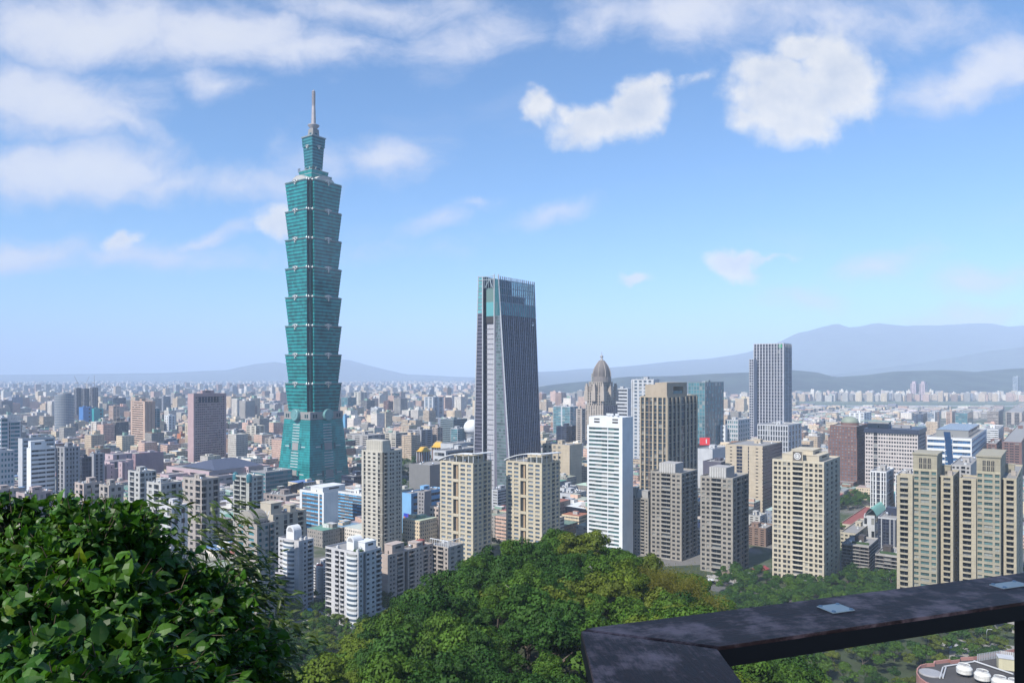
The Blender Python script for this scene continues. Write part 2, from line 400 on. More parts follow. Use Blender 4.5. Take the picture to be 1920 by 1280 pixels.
def volume(root, org, xl, xc, xr, yt, D, nf, L, R, wm, gm, zb=0.0, phi=PHI, maxw=100, yvis=1300, mind=9.0, wr=None, trim=None, par=1.1, roofm=None, name='wall', spand=None, maxb=100, **o):
    """a block whose left, near and right edges stand at photo columns xl, xc, xr, its near edge D metres away, its top at photo row yt"""
    u, v = basis(phi); C = Vector((px(xc, D), D, 0))
    a = max(mind, reach(C, u, xl)); b = max(mind, reach(C, v, xr))
    zt = pz(yt, D); z1 = zt - par
    Lc = C + u * a; Rc = C + v * b; Bc = Lc + v * b
    if spand: o['spandrel'] = True
    f1 = Face(Lc, -u, -v, a); f2 = Face(C, v, -u, b)
    wins, balcs = [], []; mb = MB(); mb2 = MB() if wr else mb
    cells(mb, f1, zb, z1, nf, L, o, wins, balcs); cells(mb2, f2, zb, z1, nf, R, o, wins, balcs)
    f3 = Face(Rc, u, v, a); f4 = Face(Bc, -v, u, b)
    f3.q(mb, 0, a, zb, z1); f4.q(mb, 0, b, zb, z1)
    mb.face([Lc + Vector((0, 0, z1)), C + Vector((0, 0, z1)), Rc + Vector((0, 0, z1)), Bc + Vector((0, 0, z1))], 5)
    if par > 0.05:
        ring = [Lc, C, Rc, Bc]; cen = (Lc + Rc) / 2; th = 0.35
        inn = []
        for k, p in enumerate(ring):
            s1 = 1 if k in (0, 3) else -1; s2 = 1 if k in (2, 3) else -1
            inn.append(p - u * (th * s1) - v * (th * s2))
        for k in range(4):
            p, q, pi_, qi = ring[k], ring[(k+1) % 4], inn[k], inn[(k+1) % 4]
            A = lambda w_, z: (w_.x, w_.y, z)
            mb.face([A(p, z1), A(q, z1), A(q, zt), A(p, zt)], 3); mb.face([A(p, zt), A(q, zt), A(qi, zt), A(pi_, zt)], 3); mb.face([A(pi_, zt), A(qi, zt), A(qi, z1), A(pi_, z1)], 3)
    trim = trim or wm; roofm = roofm or GREY
    mats = [wm, gm, DARK, trim, spand or wm, roofm]
    mb.build(name, mats, root, org)
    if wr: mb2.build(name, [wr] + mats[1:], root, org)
    put_windows(root, org, wins, gm, maxw, yvis)
    bm_ = balcony_mesh(trim)
    for k, (c, f, aw, dp, hh) in enumerate(balcs[::-1]):
        if k >= maxb: break
        ob = bpy.data.objects.new('balcony', bm_); col.objects.link(ob); ob.parent = root
        ob.location = (c.x - org[0], c.y - org[1], c.z - org[2]); ob.rotation_euler = (0, 0, math.atan2(f.U.y, f.U.x)); ob.scale = (aw, dp, hh)
    r = Bl(); r.C, r.u, r.v, r.a, r.b, r.z1, r.zt, r.root, r.org, r.f1, r.f2, r.D, r.wm = C, u, v, a, b, z1, zt, root, org, f1, f2, D, wm
    return r
def on_roof(r, fu, fv, wu, wv, h, m=None, name='stair_house', dz=0.0):
    """a block on the roof; fu, fv = centre as fractions along the left and right faces, sizes in metres"""
    c = r.C + r.u * (fu * r.a) + r.v * (fv * r.b)
    mb = MB(); z = r.z1 + dz; dr = MB()
    mb.box((c.x, c.y, z), wu, wv, h, r.u * -1)
    if h > 2.2 and wu > 3:
        mb.box((c.x, c.y, z + h + .002), wu + .5, wv + .5, .35, r.u * -1, bottom=True)
        p = c - r.v * (wv / 2 + .03); dr.box((p.x, p.y, z + .3), min(1.1, wu * .3), .05, 2.0, r.u * -1)
        p = c - r.u * (wu / 2 + .03); mb.box((p.x, p.y, z + h * .55), .05, wv * .45, h * .25, r.u * -1, 1)
    pt = mb.build(name, [m or r.wm, DARK], r.root, r.org)
    if dr.f: dr.build('door', DARK, pt, r.org)
def clutter(r, seed, n=4, house=True):
    rn = random.Random(seed)
    if house: on_roof(r, rn.uniform(.4, .7), rn.uniform(.4, .65), min(7, r.a * .35), min(8, r.b * .35), rn.uniform(3, 5))
    for k in range(n):
        c = r.C + r.u * (rn.uniform(.12, .88) * r.a) + r.v * (rn.uniform(.12, .88) * r.b); mb = MB()
        if rn.random() < .5:
            R_ = rn.uniform(.8, 1.4); hh = rn.uniform(1.6, 2.6)
            mb.lathe((c.x, c.y, r.z1), [(R_ * .9, 0), (R_ * .9, .4), (R_, .45), (R_, hh), (R_ * .7, hh + .4), (.1, hh + .55)], 12)
            mb.build('water_tank', TANK, r.root, r.org)
        else:
            mb.box((c.x, c.y, r.z1), rn.uniform(1.2, 2.6), rn.uniform(1, 2), rn.uniform(1, 1.8), r.u); mb.box((c.x + .2, c.y, r.z1 + 1.9), .8, .8, .3, r.u, bottom=True)
            mb.build('air_handler', plain('unit_grey', (.5, .51, .52)), r.root, r.org)
def start(name, label, cat, xc, D, group=None):
    org = (px(xc, D), D, 0.0); return empty(name, org, label, cat, group), org
def bldg(name, label, cat, xl, xc, xr, yt, D, nf, L, R, wm, gm, group=None, seed=None, n=4, house=True, **o):
    root, org = start(name, label, cat, xc, D, group)
    r = volume(root, org, xl, xc, xr, yt, D, nf, L, R, wm, gm, **o)
    if seed is not None: clutter(r, seed, n, house)
    return r

# ------------------------------------------------------------------ the pagoda shaped green glass tower
def z101(y): return EYE - (y - HY) * 965 / F
def pagoda():
    D = 940; u, v = basis(PHI); C = Vector((px(579, D), D, 0)); s0 = 51.0
    cen = Vector((px(588, 975.7), 975.7, 0)); E1 = -u; E2 = v                           # E1, E2: axes of the square plan
    org = (cen.x, cen.y, 0); root = empty('pagoda_tower', org, 'tallest tower, green glass, eight flared tiers stacked like a pagoda under a grey spire', 'skyscraper')
    def gm(name, c, rough, var):
        m, k, b, out = newmat(name); P = k.new('ShaderNodeNewGeometry').outputs['Position']; wn = k.new('ShaderNodeTexWhiteNoise', noise_dimensions='3D'); k.l.new(k.vm('FLOOR', k.vm('MULTIPLY', P, (.24, .24, .23))), wn.inputs['Vector']); nz = k.m('ADD', k.m('MULTIPLY', k.noise(P, 0.05, 5, .6), .72), k.m('MULTIPLY', wn.outputs['Value'], .28))
        k.l.new(k.mix(k.ss(nz, .3, .7), tuple(x * (1 - var) for x in c), tuple(x * (1 + var) for x in c)), b.inputs['Base Color'])
        b.inputs['Roughness'].default_value = rough; b.inputs['Specular IOR Level'].default_value = 0.6; return m
    TEAL = gm('teal_glass', (0.016, 0.225, 0.22), .2, .24); TDK = gm('teal_glass_dark', (0.007, 0.09, 0.105), .12, .4)
    LIP = plain('pale_metal', (.25, .29, .29), .45, .2); GRY = wall('stone_grey', (.30, .29, .28)); NOTCH = plain('notch_glass', (.01, .05, .06), .2)
    def W(a, b, z): p = cen + E1 * a + E2 * b; return (p.x, p.y, z)
    def plan(s, n):
        h = s / 2; q = []
        if n <= 0: return [(h, -h), (h, h), (-h, h), (-h, -h)]
        base = [(h, -(h - n)), (h, h - n), (h - n * .5, h - n), (h - n * .5, h - n * .5), (h - n, h - n * .5)]
        for k in range(4):
            c_, s_ = ((1, 0), (0, 1), (-1, 0), (0, -1))[k]
            q += [(a * c_ - b * s_, a * s_ + b * c_) for a, b in base]
        return q
    def loft(mb, levels, n):
        """levels: (z, side, material of the band up to the next level)"""
        rows = [[W(a, b, z) for a, b in plan(s, n)] for z, s, _ in levels]
        for i in range(len(rows) - 1):
            A, B = rows[i], rows[i + 1]; L = len(A)
            for k in range(L):
                kk = (k + 1) % L; m_ = levels[i][2]
                if n > 0 and k % 5 in (1, 2, 3) and m_ in (0, 1): m_ = 3 if k % 5 == 2 else 4
                mb.face([A[k], A[kk], B[kk], B[k]], m_)
        mb.face(rows[-1], 2)
    MT = [TEAL, TDK, GRY, NOTCH, NOTCH, LIP]
    tops = [343, 397, 450, 503.5, 557, 610.5, 664, 717.5]; bots = tops[1:] + [771]
    def curl(cx, z, R, k=1.0):
        """scroll shaped ornament in the plane of a face"""
        return [(cx + R * k * math.cos(t), z + R * math.sin(t)) for t in [i * math.pi / 7 for i in range(0, 12)]]
    def ornament(face, z, side, name='scroll_ornament', sc_=1.0, par=None):
        mb = MB(); h = side / 2 + .9
        ax = ((0, -1), (1, 0), (0, 1), (-1, 0))[face]                        # outward axis in E1,E2
        tx = (-ax[1], ax[0])
        def Q(t, z_, d=0): return W(ax[0] * (h + d) + tx[0] * t, ax[1] * (h + d) + tx[1] * t, z_)
        for sgn in (-1, 1):
            mb.tube([Q(sgn * a, b) for a, b in curl(2.6 * sc_, z - 1.0, 1.5 * sc_)], .55 * sc_, .3 * sc_)
            mb.tube([Q(sgn * 5.8 * sc_, z + .9), Q(sgn * 3.4 * sc_, z + 1.3), Q(0, z + 1.9 * sc_)], .4, .6)
        mb.tube([Q(0, z + 1.5), Q(0, z - 2.6 * sc_, .2), Q(0, z - 5.6 * sc_, .1)], .8 * sc_, .35 * sc_)
        mb.lathe(Q(0, z - 4.2 * sc_, .3), [(.1, -.9), (.9, -.5), (1.1, 0), (.9, .5), (.1, .9)], 8)
        mb.build(name, plain('silver_metal', (.62, .62, .60), .35, .5), par or root, org)
    for t, b_ in zip(tops, bots):
        z1, z0 = z101(t), z101(b_); mb = MB(); lv = []; nfl = 8
        for i in range(nfl):
            for fr, off, m_ in ((0, 0, 0), (.56, 0, 0), (.57, -.5, 1), (.97, -.5, 1)):
                q = (i + fr) / nfl; lv.append((z0 + (z1 - 1.6 - z0) * q, 50.4 + 6.2 * q + off, m_))
        lv += [(z1 - 1.6, 56.4, 5), (z1 - .9, 57.4, 5), (z1 - .5, 57.4, 0), (z1, 56.6, 0)]
        loft(mb, lv, 6.4); tier = mb.build('tower_tier', MT, root, org)
        for fc in (0, 1): ornament(fc, z1 - .6, 57, par=tier)
        c_ = plan(57.4, 6.4)
        for k in (17, 19, 16):                                             # heads on the near corner's steps
            a, b2 = c_[k]; o_ = MB(); o_.lathe(W(a, b2, z1 - 1.2), [(.2, -1.6), (1.0, -1), (1.25, 0), (.9, .9), (.3, 1.5), (.1, 2.3)], 8); o_.build('corner_finial', plain('silver_metal', (.62, .62, .60), .35, .5), tier, org)
    # tapering foot of the tower
    zt, nfl = z101(785), 30; mb = MB(); lv = []
    for i in range(nfl):
        for fr, off, m_ in ((0, 0, 0), (.8, 0, 0), (.81, -.3, 1), (.98, -.3, 1)):
            q = (i + fr) / nfl; lv.append((zt * q, 67 - 14.6 * q + off, m_))
    lv.append((zt, 52.4, 0)); loft(mb, lv, 0); mb.build('tower_base', MT, root, org)
    for ax, tx in (((0, -1), (1, 0)), ((1, 0), (0, 1))):
        mb = MB()
        def Q(t, z_, d): 
            h = (67 - 14.6 * z_ / zt) / 2 + d
            return W(ax[0] * h + tx[0] * t, ax[1] * h + tx[1] * t, z_)
        for i in range(2, 25):
            z = zt * i / 26
            if i in (7, 8) : continue
            hw = 6.6 + .05 * (25 - i)
            if i in (15, 16, 17): hw = 0
            if hw: mb.face([Q(-hw, z, .4), Q(hw, z, .4), Q(hw, z + 1.1, .35), Q(-hw, z + 1.1, .35)], 0); mb.face([Q(-hw, z + 1.1, .35), Q(hw, z + 1.1, .35), Q(hw, z + 1.1, -.3), Q(-hw, z + 1.1, -.3)], 0)
        for zc, hh in ((zt * .63, 9.5), (zt * .26, 9)):
            mb.face([Q(-6, zc - hh / 2, .45), Q(6, zc - hh / 2, .45), Q(6, zc + hh / 2, .3), Q(-6, zc + hh / 2, .3)], 1)
            for sg in (-1, 1):
                p, q = sorted((sg * 9, sg * 12)); mb.face([Q(p, zc - 4, .3), Q(q, zc - 4, .3), Q(q, zc + 4, .25), Q(p, zc + 4, .25)], 2)
                p, q = sorted((sg * 12, sg * 20)); mb.face([Q(p, zc - .6, .35), Q(q, zc - .6, .35), Q(q, zc + .6, .3), Q(p, zc + .6, .3)], 0)
        mb.build('stone_panel', [plain('panel_grey', (.42, .46, .45)), GRY, TDK], root, org)
    mb = MB(); loft(mb, [(z101(785), 53, 2), (z101(771), 53, 2), (z101(771) + .3, 49, 2)], 0)
    for ax, tx in (((0, -1), (1, 0)), ((1, 0), (0, 1))):
        for t in (-21, -17, 17, 21):
            p = [W(ax[0] * 26.56 + tx[0] * (t + e), ax[1] * 26.56 + tx[1] * (t + e), z) for e, z in ((-1.4, z101(782)), (1.4, z101(782)), (1.4, z101(775)), (-1.4, z101(775)))]
            mb.face(p, 3)
    belt = mb.build('belt', MT, root, org)
    for ax in ((0, -1), (1, 0)):
        mb = MB(); c_ = Vector(W(ax[0] * 26.5, ax[1] * 26.5, z101(776.5))); N = (E1 * ax[0] + E2 * ax[1]).normalized(); T = Vector((-N.y, N.x, 0))
        rows = [[c_ + N * d + (T * math.cos(t) + Vector((0, 0, 1)) * math.sin(t)) * r_ for t in [2 * math.pi * i / 28 for i in range(28)]] for d, r_ in ((-1, 7.4), (4.2, 7.4), (4.6, 7.0), (4.6, 6.2), (4.3, 6.1), (4.3, 3.2), (4.6, 3.0), (4.6, .4))]
        mb.grid(rows, 0, True, smooth=False); mb.face(rows[-1]); mb.build('medallion', plain('medallion_green', (.16, .33, .33), .4, .2), belt, org)
    # crown above the tiers
    mb = MB(); zz = z101
    loft(mb, [(zz(344), 36, 2), (zz(337), 36, 2), (zz(336.9), 31, 0), (zz(329), 33, 5), (zz(327.5), 33, 0), (zz(327.4), 25, 0), (zz(320), 27, 5), (zz(318.5), 27, 2)], 0); mb.build('crown_base', MT, root, org)
    for ax, tx in (((0, -1), (1, 0)), ((1, 0), (0, 1))):                    # bowed gables over the top tier
        mb = MB(); P_ = []
        for i in range(13):
            t = -15 + 30 * i / 12; z = zz(343) + 7.5 * (1 - (t / 15.5) ** 2) ** .7
            P_.append([W(ax[0] * h + tx[0] * t, ax[1] * h + tx[1] * t, zq) for h, zq in ((24, zz(343)), (24, z), (17, z + .6))])
        mb.grid(P_, 0, smooth=False); mb.build('bowed_gable', plain('gable_grey', (.42, .41, .39)), root, org)
    mb = MB(); lv = []; n_ = 11
    for i in range(n_):
        for fr, off, m_ in ((0, 0, 0), (.5, 0, 0), (.52, -.5, 1), (.95, -.5, 1)):
            q = (i + fr) / n_; s_ = 15.8 + 4.4 * q + (1.2 if i in (8, 9, 10) else 0) + off; lv.append((zz(318.5) + (zz(256) - zz(318.5)) * q, s_, m_))
    lv += [(zz(256), 22.5, 5), (zz(253.5), 22.5, 5)]; loft(mb, lv, 0); mb.build('upper_column', [gm('teal_grey_glass', (.04, .19, .21), .2, .15), TDK, GRY, NOTCH, NOTCH, LIP], root, org)
    for fc in (0, 1): ornament(fc, zz(273), 19.5, sc_=.6)
    mb = MB(); loft(mb, [(zz(254), 10.6, 2), (zz(238), 9.4, 2)], 0); 
    for ax, tx in (((0, -1), (1, 0)), ((1, 0), (0, 1))): mb.face([W(ax[0] * 5.15 + tx[0] * t, ax[1] * 5.15 + tx[1] * t, z) for t, z in ((-1.8, zz(249)), (1.8, zz(249)), (1.8, zz(246)), (-1.8, zz(246)))], 1)
    mb.build('plant_room', MT, root, org)
    mb = MB(); mb.lathe((cen.x, cen.y, 0), [(4.4, zz(238)), (4.6, zz(236)), (7.4, zz(231.5)), (7.5, zz(230)), (3, zz(229))], 24); mb.build('dish', plain('dish_grey', (.30, .29, .31)), root, org)
    mb = MB(); pr = [(3.2, zz(230)), (2.5, zz(200)), (2.2, zz(194))]
    for i in range(11):
        y_ = 193 - i * 2.55; pr += [(2.35, zz(y_)), (2.35, zz(y_ - 1.3)), (1.75, zz(y_ - 1.35)), (1.75, zz(y_ - 2.5))]
    pr += [(1.5, zz(165)), (.4, zz(163))]; mb.lathe((cen.x, cen.y, 0), pr, 14, smooth=False); mb.build('spire', plain('spire_steel', (.44, .38, .36), .4, .4), root, org)
    for ax in ((0, -1), (1, 0)):                                            # braces at the foot of the upper column and dish racks beside it
        mb = MB(); tx = (-ax[1], ax[0])
        for sg in (-1, 1):
            mb.tube([W(ax[0] * 12 + tx[0] * sg * 9, ax[1] * 12 + tx[1] * sg * 9, zz(326)), W(ax[0] * 9 + tx[0] * sg * 3, ax[1] * 9 + tx[1] * sg * 3, zz(312))], .7)
        mb.build('brace', LIP, root, org)
    for a, b in ((13, -12), (-12, 13), (-13, -13)):
        mb = MB()
        for i in range(4): mb.tube([W(a + (i - 1.5) * 1.3, b, zz(321)), W(a + (i - 1.5) * 1.3, b, zz(313))], .18)
        for z in (zz(318), zz(314.5)): mb.tube([W(a - 2.4, b, z), W(a + 2.4, b, z)], .2)
        mb.build('antenna_rack', DARK, root, org)
pagoda()

# ------------------------------------------------------------------ the dark tapering tower
def dark_tower():
    D = 903; u, v = basis(PHI); C = Vector((px(959, D), D, 0)); org = (C.x, C.y, 0)
    root = empty('tapering_tower', org, 'dark tapering glass skyscraper with a pale stepped side and open teal crown', 'skyscraper')
    zz = lambda y: pz(y, D); Zt = zz(513)
    DK = glass('fin_glass', (.010, .011, .022), .2, .6, 0.0); DK2 = glass('fin_glass_band', (.05, .054, .085), .2, .5, 0); TE = glass('teal_band', (.12, .34, .36), .15, .25, 0)
    FIN = plain('fin_metal', (.20, .19, .24), .4, .3); EDGE = plain('edge_white', (.46, .47, .49), .5); CEL = glass('side_glass', (.10, .145, .15), .15, .35, 0)
    m, k, b, out = newmat('crown_glass'); b.inputs['Base Color'].default_value = (.05, .20, .23, 1); b.inputs['Roughness'].default_value = .1
    tr = k.new('ShaderNodeBsdfTransparent'); tr.inputs[0].default_value = (.72, .92, .95, 1); mx = k.new('ShaderNodeMixShader'); mx.inputs[0].default_value = .48
    k.l.new(b.outputs[0], mx.inputs[1]); k.l.new(tr.outputs[0], mx.inputs[2]); k.l.new(mx.outputs[0], out.inputs[0]); CR = m
    def on_u(x, base=C): return base + u * reach(base, u, x)
    nb, nt = C, on_u(934)                                                     # near edge, foot and top
    rb = nb + v * reach(nb, v, 1016); rt = nt + v * reach(nt, v, 1001)
    def E(p, q, z): return Vector((p.x, p.y, 0)).lerp(Vector((q.x, q.y, 0)), z / Zt)
    def RF(s, z, d=0.0):                                                      # point of the right face
        p = E(nb, nt, z).lerp(E(rb, rt, z), s) - u * d; return (p.x, p.y, z)
    mb = MB(); fin = MB(); nc, nfl = 18, 56; zcut = zz(588)
    fh = zcut / nfl
    for i in range(nfl):
        for j in range(nc):
            s0, s1 = j / nc, (j + 1) / nc; z0 = i * fh; z1 = z0 + fh * .62; z2 = z0 + fh
            top = i > nfl - 6; mid = j % 3 == 2
            mb.face([RF(s0, z0), RF(s1, z0), RF(s1, z1), RF(s0, z1)], 0)
            mb.face([RF(s0, z1), RF(s1, z1), RF(s1, z2), RF(s0, z2)], 0 if top or mid else 1)
    for j in range(nc + 1):
        s = min(max(j / nc, .002), .998); w_ = .007 if j % 3 else .011
        for a, b_ in ((0, zcut), (zcut + .5, Zt - 1)):
            q = lambda t, z, d: RF(t, z, d)
            fin.face([q(s - w_, a, .7), q(s + w_, a, .7), q(s + w_, b_, .7), q(s - w_, b_, .7)])
            fin.face([q(s - w_, a, 0), q(s - w_, a, .7), q(s - w_, b_, .7), q(s - w_, b_, 0)]); fin.face([q(s + w_, a, .7), q(s + w_, a, 0), q(s + w_, b_, 0), q(s + w_, b_, .7)])
    mb.build('glass_face', [DK, DK2], root, org); fin.build('fin', FIN, root, org)
    cr = MB(); tb = MB(); nc2 = 18
    for j in range(nc2):
        s0, s1 = j / nc2, (j + 1) / nc2
        for i, (ya, yb) in enumerate(((588, 580), (580, 571), (571, 564))): tb.face([RF(s0, zz(ya)), RF(s1, zz(ya)), RF(s1, zz(yb)), RF(s0, zz(yb))])
        for ya, yb in ((564, 550), (550, 536), (536, 521)): cr.face([RF(s0, zz(ya)), RF(s1, zz(ya)), RF(s1, zz(yb)), RF(s0, zz(yb))])
    tb.build('teal_band', TE, root, org)
    for y in (564, 550, 536, 521): cr.tube([RF(0, zz(y), -.3), RF(1, zz(y), -.3)], .45, m=1)
    # left narrow chamfer in the plane of the sunny side, between column 927 and the leaning near edge
    L9 = on_u(927); sf = MB(); zm = zz(590)
    def SF(s, z, d=0.0): p = L9.lerp(E(nb, nt, z), s) + v * d; return (p.x, p.y, z)
    nfl2 = 58
    for i in range(nfl2):
        for j in range(6):
            z0 = zm * i / nfl2; z1 = zm * (i + .8) / nfl2; z2 = zm * (i + 1) / nfl2
            sf.face([SF(j / 6, z0), SF((j + 1) / 6, z0), SF((j + 1) / 6, z1), SF(j / 6, z1)], 1 if j in (0, 5) else 0); sf.face([SF(j / 6, z1), SF((j + 1) / 6, z1), SF((j + 1) / 6, z2), SF(j / 6, z2)], 1)
    sf.build('chamfer_face', [CEL, FIN], root, org)
    for j in range(2):
        for i in range(4):
            cr.face([SF(j / 2, zz(590 - 17.25 * i)), SF((j + 1) / 2, zz(590 - 17.25 * i)), SF((j + 1) / 2, zz(590 - 17.25 * (i + 1))), SF(j / 2, zz(590 - 17.25 * (i + 1)))])
    ed = MB(); ed.tube([RF(0, 0, .35), RF(0, Zt * .5, .35), RF(0, Zt + 1, .35)], 1.0, .8, 5); ed.tube([SF(0, 0, -.4), SF(0, Zt + 1.5, -.4)], .8, .8, 5)
    ed.build('edge_trim', EDGE, root, org)
    # recessed core with pale panels, dark slot, and the rear slab
    p05, p10 = on_u(905), on_u(910); dep = reach(nb, v, 1016) * .92
    def box4(a, b_, z0, z1, d0, d1): 
        q = [a + v * d0, b_ + v * d0, b_ + v * d1, a + v * d1]; return [(p.x, p.y) for p in q]
    co = MB(); co.prism(box4(p10, L9, 0, 0, 3.2, dep), 0, zz(603), 0); co.build('core_wall', plain('core_grey', (.10, .10, .13)), root, org)
    pn = MB(); n_ = 34; hz_ = zz(606) / n_
    for i in range(n_):
        a, b_ = p10.lerp(L9, .04) + v * 3.0, p10.lerp(L9, .99) + v * 3.0; z0 = i * hz_ + hz_ * .18; z1 = (i + 1) * hz_
        pn.face([(a.x, a.y, z0), (b_.x, b_.y, z0), (b_.x, b_.y, z1), (a.x, a.y, z1)])
    pn.build('pale_panel', plain('panel_pale', (.37, .37, .40)), root, org)
    sl = MB(); sl.prism(box4(p05, p10, 0, 0, 6.0, dep), 0, zz(560), 0)
    for i in range(n_): 
        a, b_ = p05 + v * 5.9, p10 + v * 5.9; sl.face([(a.x, a.y, i * hz_), (b_.x, b_.y, i * hz_), (b_.x, b_.y, i * hz_ + 1), (a.x, a.y, i * hz_ + 1)], 1)
    sl.build('slot_wall', [DARK, plain('slot_band', (.25, .25, .29))], root, org)
    ub = MB(); up = [(zz(603), zz(590), 0), (zz(590), zz(563), 1), (zz(563), zz(536), 2)]
    for a, b_, m_ in up: ub.prism(box4(p10, L9, 0, 0, 2.0, dep * .5), a, b_, m_)
    ub.build('upper_core', [DARK, TE, glass('olive_glass', (.13, .20, .18), .15, .3, 0)], root, org)
    bl, bt = on_u(887), on_u(897); sb = MB()
    for i in range(60):
        z0, z1 = Zt * i / 60, Zt * (i + .75) / 60; z2 = Zt * (i + 1) / 60
        for a, b_, m_ in ((z0, z1, 0 if z0 < zz(588) else 2), (z1, z2, 1)):
            for j in range(3):
                P_ = lambda s, z: (lambda p: (p.x, p.y, z))(E(bl, bt, z).lerp(p05, s)); sb.face([P_(j / 3, a), P_((j + 1) / 3, a), P_((j + 1) / 3, b_), P_(j / 3, b_)], m_)
    a, b_ = p05, p05 + v * dep; sb.face([(a.x, a.y, 0), (b_.x, b_.y, 0), (b_.x, b_.y, zz(513)), (a.x, a.y, zz(513))], 0)
    for sw, z in ((0, 0),):
        q0, q1, q2, q3 = bl, bl + v * dep, bt + v * dep, bt; sb.face([(q1.x, q1.y, 0), (q0.x, q0.y, 0), (q3.x, q3.y, Zt), (q2.x, q2.y, Zt)], 0)
    sb.build('rear_slab', [glass('slab_glass', (.05, .05, .07), .2, .3, 0), FIN, TE], root, org)
    ed = MB(); ed.tube([(bt.x, bt.y, Zt + 1), (bl.x, bl.y, 0)], .7, .7, 5); ed.tube([(p05.x, p05.y - .4, 0), (p05.x, p05.y - .4, Zt)], .9, .9, 5); ed.build('edge_trim', EDGE, root, org)
    # frame of the open crown
    def top(x, y): p = on_u(x); return (p.x, p.y, zz(y))
    for y in (514, 520): cr.tube([top(898, y), top(927, y)], .5, m=1)
    for x in (908, 912, 916, 920, 924): cr.tube([top(x, 536), top(x, 514)], .25, m=1)
    cr.tube([top(910, 535), top(917, 520)], .5, m=1); cr.tube([top(923, 536), top(918, 519)], .5, m=1)
    bR = [(p.x, p.y) for p in (rt, rt + u * 30)]
    for j in range(10):
        s = j / 9; p = rt.lerp(rt + u * 30, s); cr.tube([(p.x, p.y, zz(566)), (p.x, p.y, zz(522))], .4, m=1)
    for y in (540, 522): cr.tube([(bR[0][0], bR[0][1], zz(y)), (bR[1][0], bR[1][1], zz(y))], .5, m=1)
    cr.build('open_crown', [CR, plain('crown_steel', (.40, .47, .50), .4, .3)], root, org)
    ic = MB(); q = [nt + v * 14 + u * 6, nt + v * (reach(nt, v, 1001) - 12) + u * 6, nt + v * (reach(nt, v, 1001) - 12) + u * 13, nt + v * 14 + u * 13]
    ic.prism([(p.x, p.y) for p in q], 0, zz(548), 0); ic.build('inner_core', plain('core_grey', (.10, .10, .13)), root, org)
    bk = MB(); q = [nt + u * 1, rt + u * 1, rt + u * 5.5, nt + u * 5.5]; bk.prism([(p.x, p.y) for p in q], zz(640), zz(564), 0); bk.build('roof_deck', GREY, root, org)
    # white round emblem near the top right of the dark face
    em = MB(); c_ = Vector(RF(.90, zz(601), 1.0)); vv = (rt - nt).normalized()
    for (ra, rb_, t0, t1) in ((1.0, 2.6, math.pi * 1.05, math.pi * 1.95), (1.9, 2.4, 0, math.pi)):
        pts = [[c_ + (vv * math.cos(t) + Vector((0, 0, 1)) * math.sin(t)) * r_ for r_ in (ra, rb_)] for t in [t0 + (t1 - t0) * i / 12 for i in range(13)]]
        em.grid(pts, 0, smooth=False)
    em.build('emblem', plain('emblem_white', (.8, .8, .8)), root, org)
dark_tower()
# ------------------------------------------------------------------ named buildings of the middle ground
CREAM = wall('cream_stone', (.56, .49, .37), .75, .16, .12, 3.4); CREAM2 = wall('pale_cream', (.57, .53, .45), .75, .16, .12, 3.4); OLIVE = wall('olive_cream', (.37, .335, .25), .75, .2, .12, 3.6)
TAUPE = wall('taupe_tile', (.27, .235, .19), .75, .2); TAUPE2 = wall('grey_taupe', (.33, .295, .25), .75, .22, .12, 3.4); SAND = wall('sand_stone', (.52, .44, .33), .75, .14, .12, 4.0)
LAV = wall('white_tile', (.60, .59, .60), .7, .2, .12, 3.0); PINKB = wall('pink_beige', (.50, .41, .36), .75, .2, .12, 3.0); PINK = wall('pink_granite', (.47, .33, .33), .7, .14)
PINK2 = wall('pale_pink', (.55, .42, .44), .7, .18, .05, 4.0); BROWNR = wall('red_brown', (.20, .105, .085), .7, .2); GREYB = wall('grey_beige', (.42, .37, .33), .8, .22, .12, 3.0); TAN = wall('tan_stone', (.54, .38, .29), .75, .14)
LGREY = wall('light_grey', (.52, .53, .55), .7, .14); MGREY = wall('mid_grey', (.33, .33, .35), .75, .16); DBLUE = wall('dark_blue_clad', (.035, .045, .08), .4, .2); WGREY = wall('warm_grey', (.42, .40, .385), .8, .16, .12, 3.2)
G1 = glass('window_dark', (.014, .017, .022)); G2 = glass('window_green', (.07, .13, .13), .1, .5, .2); G3 = glass('curtain_blue', (.03, .10, .22), .1, .4, .04); G4 = glass('curtain_teal', (.05, .16, .19), .1, .4, .06)
G5 = glass('window_bluegrey', (.10, .14, .19), .1, .5, .2); G6 = glass('curtain_dark', (.02, .025, .045), .1, .5, .02); G7 = glass('bright_blue_glass', (.06, .28, .50), .12, .5, .05)
CT, OT, MB_ = 'apartment tower', 'office tower', 'building'
OCC = [(533, 640, 343, 925, 940), (889, 1014, 513, 934, 903)]
FOOT = [(-261, 976, 46), (-20, 930, 46)]                                      # ground circles taken by named buildings
_volume = volume
def volume(*a, **k):
    r = _volume(*a, **k); c = r.C + r.u * (r.a / 2) + r.v * (r.b / 2); FOOT.append((c.x, c.y, math.hypot(r.a, r.b) / 2)); OCC.append((a[2], a[4], a[5], HY + EYE * F / a[6], a[6])); return r

